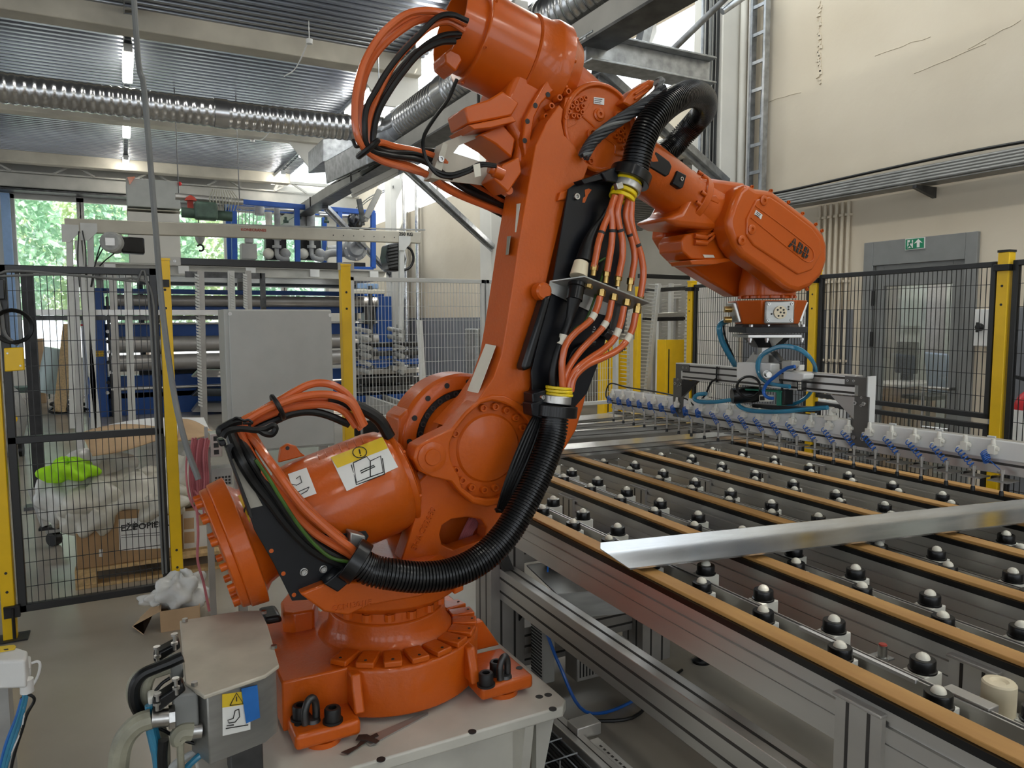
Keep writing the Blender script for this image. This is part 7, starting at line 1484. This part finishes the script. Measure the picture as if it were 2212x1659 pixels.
c = onY(238, 524, CY-.1); build(MB().lathe(c+V(0, -.1, 0), (.3, 1, 0), [(0, .10), (.02, .125), (.2, .13), (.24, .1)], 24), 'gearbox', 'machine_grey', ho); build(MB().obox(c+V(.25, .1, -.02), (.13, .04, 0), (0, .1, 0), (0, 0, .10)), 'motor', 'black_plastic', ho, bevel=.02); build(MB().obox(c+V(0, -.12, 0), (.05, 0, 0), (0, .005, 0), (0, 0, .045)), 'badge', 'alu', ho)
build(MB().tube([onY(232, 500, CY), onY(236, 486, CY), onY(245, 480, CY), onY(255, 490, CY), onY(256, 515, CY)], .016, n=8), 'supply_loop', 'black_rubber', ho)
for L in ([(222, 515), (208, 560), (198, 620)], [(226, 530), (206, 570), (196, 620)], [(250, 545), (228, 562), (215, 575)], [(170, 500), (168, 560), (172, 620)], [(178, 498), (185, 540), (186, 600)]): build(MB().tube([onY(*a, CY-.1) for a in L], .008, n=6), 'chain', 'black_steel', ho)
wc = thing('wire_rope_hoist', onY(445, 455, 12.0), 'dark green rope hoist with crane hook between cabinet and skid', 'hoist')
c = onY(452, 462, 12.0); build(MB().cyl(c+V(-.38, 0, 0), c+V(.32, 0, -.02), .075, n=20), 'drum', 'green_paint', wc); build(MB().obox(c+V(-.05, -.05, .03), (.16, 0, 0), (0, .1, 0), (0, 0, .13)), 'gear_case', 'green_paint', wc, bevel=.04, seg=3)
build(MB().cyl(c+V(-.45, .1, .24), c+V(.5, .1, .22), .05, n=14), 'girder', 'alu', wc)
for d_ in (-.4, .45): build(MB().cyl(c+V(d_, .1, .24), V(c.x+d_, c.y+.1, 5.06), .008, n=6), 'hanger', 'dark_steel', wc)
for k in range(10): build(MB().tube([c+V(.05+.03*k, -.1, .35), c+V(.0+.045*k, -.12, .2), c+V(.05+.035*k, -.12, .05)], .008, n=6), 'rope', 'cable_olive', wc)
c2 = onY(412, 428, 12.0); build(MB().lathe(c2+V(0, 0, -.04), (0, 0, 1), [(0, .09), (.05, .06), (.08, .02)], 18).box(c2.x-.05, c2.x+.03, c2.y-.03, c2.y+.03, c2.z-.2, c2.z-.04), 'limit_bell', 'ink_red', wc)
c3 = onY(432, 515, 12.0); build(MB().cyl(onY(428, 468, 12.0), onY(431, 502, 12.0), .008, n=6), 'fall_rope', 'dark_steel', wc)
build(MB().lathe(c3+V(0, 0, .12), (0, 0, -1), [(0, .04), (.04, .075), (.14, .065), (.2, .03)], 18), 'hook_block', 'machine_grey', wc); build(MB().torus(c3+V(0, 0, -.14), (0, 1, 0), .045, .014, 16, 8, .5, 5.2), 'hook', 'black_steel', wc)
# rack uprights with comb strips in front of the blue machine
RYK = 10.9
rk = thing('profile_rack', onY(300, 920, RYK), 'white upright profile rack with comb edges in front of the blue machine', 'rack')
for (a, b, c_, d_, mt) in ((153, 168, 178, 925, 'alu'), (236, 249, 260, 880, 'alu_dull'), (268, 282, 290, 900, 'fence_white'), (430, 436, 445, 880, 'alu_dull'), (492, 505, 510, 668, 'fence_white'), (532, 538, 545, 668, 'alu_dull')):
    p, q = onY((a+b)/2, 585, RYK), onY((c_+c_-12)/2 if d_ > 700 else (a+b)/2, d_, RYK); q.z = 0; build(MB().beam(p, q, .09, .06, up=(0, 1, 0)), 'upright', mt, rk, bevel=.005)
for px in (423, 498, 527):
    mb = MB(); a, b = onY(px, 592, RYK-.05), onY(px+(8 if px == 423 else 2), 880 if px == 423 else 668, RYK-.05); n = 44 if px == 423 else 14
    for i in range(n): p = a.lerp(b, (i+.5)/n); mb.prism([p+V(.04, 0, -.02), p+V(-.01, 0, 0), p+V(-.015, 0, .03), p+V(.04, 0, .01)], (0, .04, 0))
    build(mb, 'comb_teeth', 'fence_white', rk)
p, q = onY(50, 675, RYK-.1), onY(480, 675, RYK-.1); build(MB().box(p.x, q.x, RYK-.1, RYK-.04, q.z-.035, q.z+.035), 'cross_rail', 'alu', rk, bevel=.003); p, q = onY(66, 686, RYK), onY(480, 686, RYK); build(MB().box(p.x, q.x, RYK, RYK+.05, q.z-.03, q.z+.03), 'cross_rail', 'dark_steel', rk)
p, q = onY(400, 593, RYK), onY(565, 593, RYK); build(MB().box(p.x, q.x, RYK, RYK+.05, q.z-.06, q.z+.02), 'dark_beam', 'dark_steel', rk); p = onY(568, 640, RYK); build(MB().box(p.x-.03, p.x+.04, RYK, RYK+.05, 1.0, onY(568, 590, RYK).z), 'dark_post', 'dark_steel', rk)
dp_ = thing('dark_upright', onZ(78, 1000, 0), 'black square post standing behind the gate near the left edge', 'post')
p, q = onY(60, 590, 7.6), onY(82, 1000, 7.6); build(MB().box(q.x-.045, q.x+.045, 7.6, 7.69, 0, p.z), 'upright', 'black_steel', dp_, bevel=.004); build(MB().box(q.x-.12, q.x+.6, 7.55, 7.7, 0, .03), 'foot_rail', 'dark_steel', dp_)
# stuff at the far left: trolley, green tube, boards
tl2 = thing('floor_scrubber', onZ(20, 990, 0), 'grey cleaning machine cut by the left picture edge', 'machine'); c = onZ(15, 985, 0); yv = c.y
build(lump(MB(), V(c.x, yv, .45), .22, .25, .45, seed=12, amp=.1, flat=.95), 'body', 'machine_grey', tl2); build(MB().torus(onY(26, 905, yv-.26), (0, 1, 0), .045, .014, 16, 6), 'yellow_cap', 'yellow', tl2)
for s_ in (-.12, .14): build(MB().cyl((c.x+s_, yv-.1, .08), (c.x+s_+.05, yv-.1, .08), .08, n=16), 'wheel', 'black_rubber', tl2)
lt = thing('leaning_tube', onZ(100, 850, 0), 'pale green foil roll leaning by the window', 'roll'); p, q = onY(118, 752, 16.5), onY(99, 848, 16.5); build(MB().cyl(q, p, .17, n=20), 'roll', 'frosted', lt); build(MB().cyl(q+V(.28, .2, .1), p+V(.25, .2, .1), .12, n=16), 'inner_roll', 'green_paint', lt)
bd_ = thing('leaning_board', onZ(130, 870, 0), 'pale wooden board leaning beside the blue upright', 'board'); build(MB().beam(V(onY(128, 866, 15.5).x, 15.5, 0), onY(150, 700, 15.9), .22, .04), 'board', 'wood', bd_)
bn = thing('green_bench', onZ(60, 860, 0), 'low green bench below the windows', 'bench'); bx(22, 838, 120, 846, 16.8, .5, 'top', 'green_paint', bn); bx(30, 846, 34, 862, 16.8, .08, 'leg', 'green_paint', bn); bx(104, 846, 108, 862, 16.8, .08, 'leg', 'green_paint', bn)
wbx = thing('white_switch_cabinet', onZ(180, 830, 0), 'white tall control cabinet beside the blue upright', 'cabinet'); bx(174, 692, 191, 842, 15.4, .5, 'body', 'white_box', wbx); bx(174, 700, 183, 704, 15.39, .01, 'red_logo', 'red_light', wbx)
cbd = thing('cardboard_stack', onZ(85, 830, 0), 'cardboard stack by the back window', 'cardboard'); bx(77, 732, 98, 838, 17.5, .4, 'stack', 'cardboard_light', cbd); bx(98, 770, 110, 780, 17.5, .3, 'flap', 'cardboard', cbd)
hl = thing('hose_heap', onZ(140, 885, 0), 'heap of dark hoses on the floor left of the blue machine', 'hoses')
for k in range(7): c = onZ(135+k*8, 880+random.uniform(-8, 6), .05); build(MB().torus(c, (random.uniform(-.3, .3), random.uniform(-.3, .3), 1), random.uniform(.12, .28), .025, 18, 6), 'hose', 'black_rubber', hl)
# heater on the right wall, pipes, roller frame and rods below the white fence
ht = thing('wall_heater', onY(860, 585, 11.6), 'black louvred fan heater hanging on the wall', 'heater'); HY = 11.6
P = [onY(*a, HY) for a in ((838, 528), (868, 520), (878, 560), (870, 585), (842, 585), (834, 555))]; build(MB().prism(P, (0, .35, 0)), 'casing', 'black_plastic', ht, bevel=.03, seg=3)
for k in range(7): build(MB().beam(onY(838, 534+k*7.2, HY-.03), onY(858, 530+k*7.2, HY-.03), .05, .03), 'louvre', 'dark_steel', ht)
build(MB().tube([onY(*a, HY) for a in ((870, 528), (888, 540), (893, 560), (885, 578), (865, 586))], .022, n=8), 'bracket_bow', 'black_steel', ht); build(MB().tube([onY(*a, HY+.2) for a in ((872, 540), (876, 560), (874, 580))], .05, n=10), 'flex_pipe', 'foil', ht); bx(866, 524, 872, 590, HY-.02, .03, 'edge_trim', 'alu', ht)
for i, (px, r_, mt, lb) in enumerate(((876, .06, 'foil', 'silver insulated pipe rising behind the wall heater'), (902, .05, 'foil', 'second silver insulated pipe right of the heater pipe'), (1064, .05, 'galvanized', 'thin silver pipe near the robot cable bracket'))):
    p = onX(px, 500, XW-.1); tag(build(MB().cyl(V(XW-.1, p.y, 0 if i < 2 else 2.6), V(XW-.1, p.y, 4.6), r_, n=14), 'wall_pipe_insulated', mt), lb, 'pipe')
p = onX(857, 420, XW-.15); tag(build(MB().box(XW-.35, XW, p.y-.2, p.y+.2, 0, 4.6), 'wall_pier', 'plaster_white'), 'cream wall pier beside the silver insulated pipes', 'pier')
for k in range(2): tag(build(MB().tube([onX(770, 455-k*6, XW-.2), onX(800, 430-k*5, XW-.25), onX(850, 405-k*3, XW-.3)], .012, n=6), 'wall_cable', 'cable_grey'), 'grey cable sagging to the wall pier, %s' % ('lower one', 'upper one')[k], 'cable')
rf = thing('roller_conveyor', onY(850, 890, 7.3), 'pale roller conveyor frames on the floor behind the white fence', 'conveyor')
for (a, b) in (((785, 848), (880, 885)), ((850, 845), (950, 880)), ((780, 862), (870, 895)), ((940, 842), (1010, 862))): build(MB().beam(onZ(*a, .55), onZ(*b, .55), .05, .16), 'side_rail', 'steel_painted', rf)
for k in range(6): build(MB().beam(onZ(800+k*15, 858+k*5, .5), onZ(860+k*15, 852+k*5, .5), .05, .05), 'roller', 'alu_dull', rf)
rs = thing('cantilever_rack', onY(800, 850, 9.5), 'dark cantilever rack with grey tubes and offcuts behind the white mesh', 'rack'); RSY = 9.6
for px in (780, 862): bx(px-3, 700, px+4, 890, RSY+.3, .08, 'upright', 'machine_grey', rs)
for k in range(6):
    for j, px in enumerate((768, 840)): build(MB().cyl(onY(px, 710+k*17, RSY+.35), onY(px+30, 716+k*17+k*.8, RSY-.25), .03, n=12), 'arm', 'machine_grey', rs)
for k in range(7): bx(765+random.randint(0, 6), 742+k*19, 905+random.randint(0, 10), 748+k*19, RSY+.1, .3, 'stored_profile', ('black_steel', 'dark_steel', 'machine_blue', 'alu_dull')[k % 4], rs)
bx(765, 800, 900, 872, RSY+.6, .1, 'back_sheet', 'black_steel', rs); bx(850, 790, 880, 800, RSY-.1, .2, 'sheet_offcut', 'alu', rs)
tag(build(MB().beam(onY(906, 692, 9.2), V(onY(916, 840, 9.2).x, 9.15, 0), .09, .05), 'white_plank', 'fence_white'), 'white plank leaning upright behind the white mesh', 'plank')
lmp = thing('green_lit_panel', onY(830, 630, 12.6), 'pale green translucent sheet in front of the far wall', 'sheet'); bx(755, 625, 832, 635, 12.6, .05, 'sheet', 'label_cream', lmp); b = onY(800, 630, 12.66); build(MB().box(b.x-.03, b.x+.03, 12.63, 12.69, 0, b.z+.1), 'stand', 'dark_steel', lmp); bx(772, 612, 818, 624, 12.8, .05, 'upper_sheet', 'window_blue', lmp)
# pale bottom panel of the annex side: pipes on wall
bp = MB()
tag(build(MB().box(XW-.25, XW-.05, 11.0, 11.5, .2, 1.5), 'stainless_cover', 'steel_sheet', bevel=.02), 'bright stainless cover low on the far side wall', 'cover')
# ================================================================ TREES OUTSIDE
def tree(x, y, h, r, label, mt, seed, n=900):
    rnd = random.Random(seed); h *= 1.45; t = thing('tree', (x, y, -.06), label, 'tree', 'trees outside the windows')
    build(MB().tube([V(x, y, -.06), V(x+.1, y, h*.4), V(x, y, h*.8)], lambda u: .16*(1-.7*u), n=8), 'trunk', 'bark', t)
    mb = MB()
    for i in range(n):
        a, b, c = rnd.gauss(0, 1), rnd.gauss(0, 1), rnd.gauss(0, 1); l = math.sqrt(a*a+b*b+c*c); k = rnd.uniform(.45, 1)**.5
        p = V(x+a/l*r*k, y+b/l*r*k, h*.62+c/l*h*.42*k); d1 = V(rnd.uniform(-1, 1), rnd.uniform(-1, 1), rnd.uniform(-1, 1)).normalized(); d2 = d1.cross(V(rnd.uniform(-1, 1), rnd.uniform(-1, 1), rnd.uniform(-1, 1))).normalized(); s_ = rnd.uniform(.10, .2)
        mb.add([p-d1*s_, p+d2*s_*.6, p+d1*s_, p-d2*s_*.6], [(0, 1, 2, 3)])
    o = build(mb, 'foliage', mt, t); o['kind'] = 'stuff'
for i, (x, y, h, r, lb, mt) in enumerate(((-3.2, 25.5, 4.4, 1.8, 'bushy green tree outside the leftmost window', 'leaf'), (-1.2, 30, 4.6, 1.9, 'yellow green tree outside the left window behind the hoist', 'leaf_yellow'), (.6, 25.5, 4.6, 1.8, 'green tree outside behind the grey casing', 'leaf'), (2.6, 30, 4.6, 1.9, 'yellow green tree outside behind the rope hoist hook', 'leaf_yellow'), (4.8, 25.5, 4.6, 1.9, 'green tree outside behind the pump skid', 'leaf'), (-5.4, 30, 4.8, 2.1, 'tall green tree at the far left outside', 'leaf_yellow'))): tree(x, y, h, r, lb, mt, i+40, 2600)
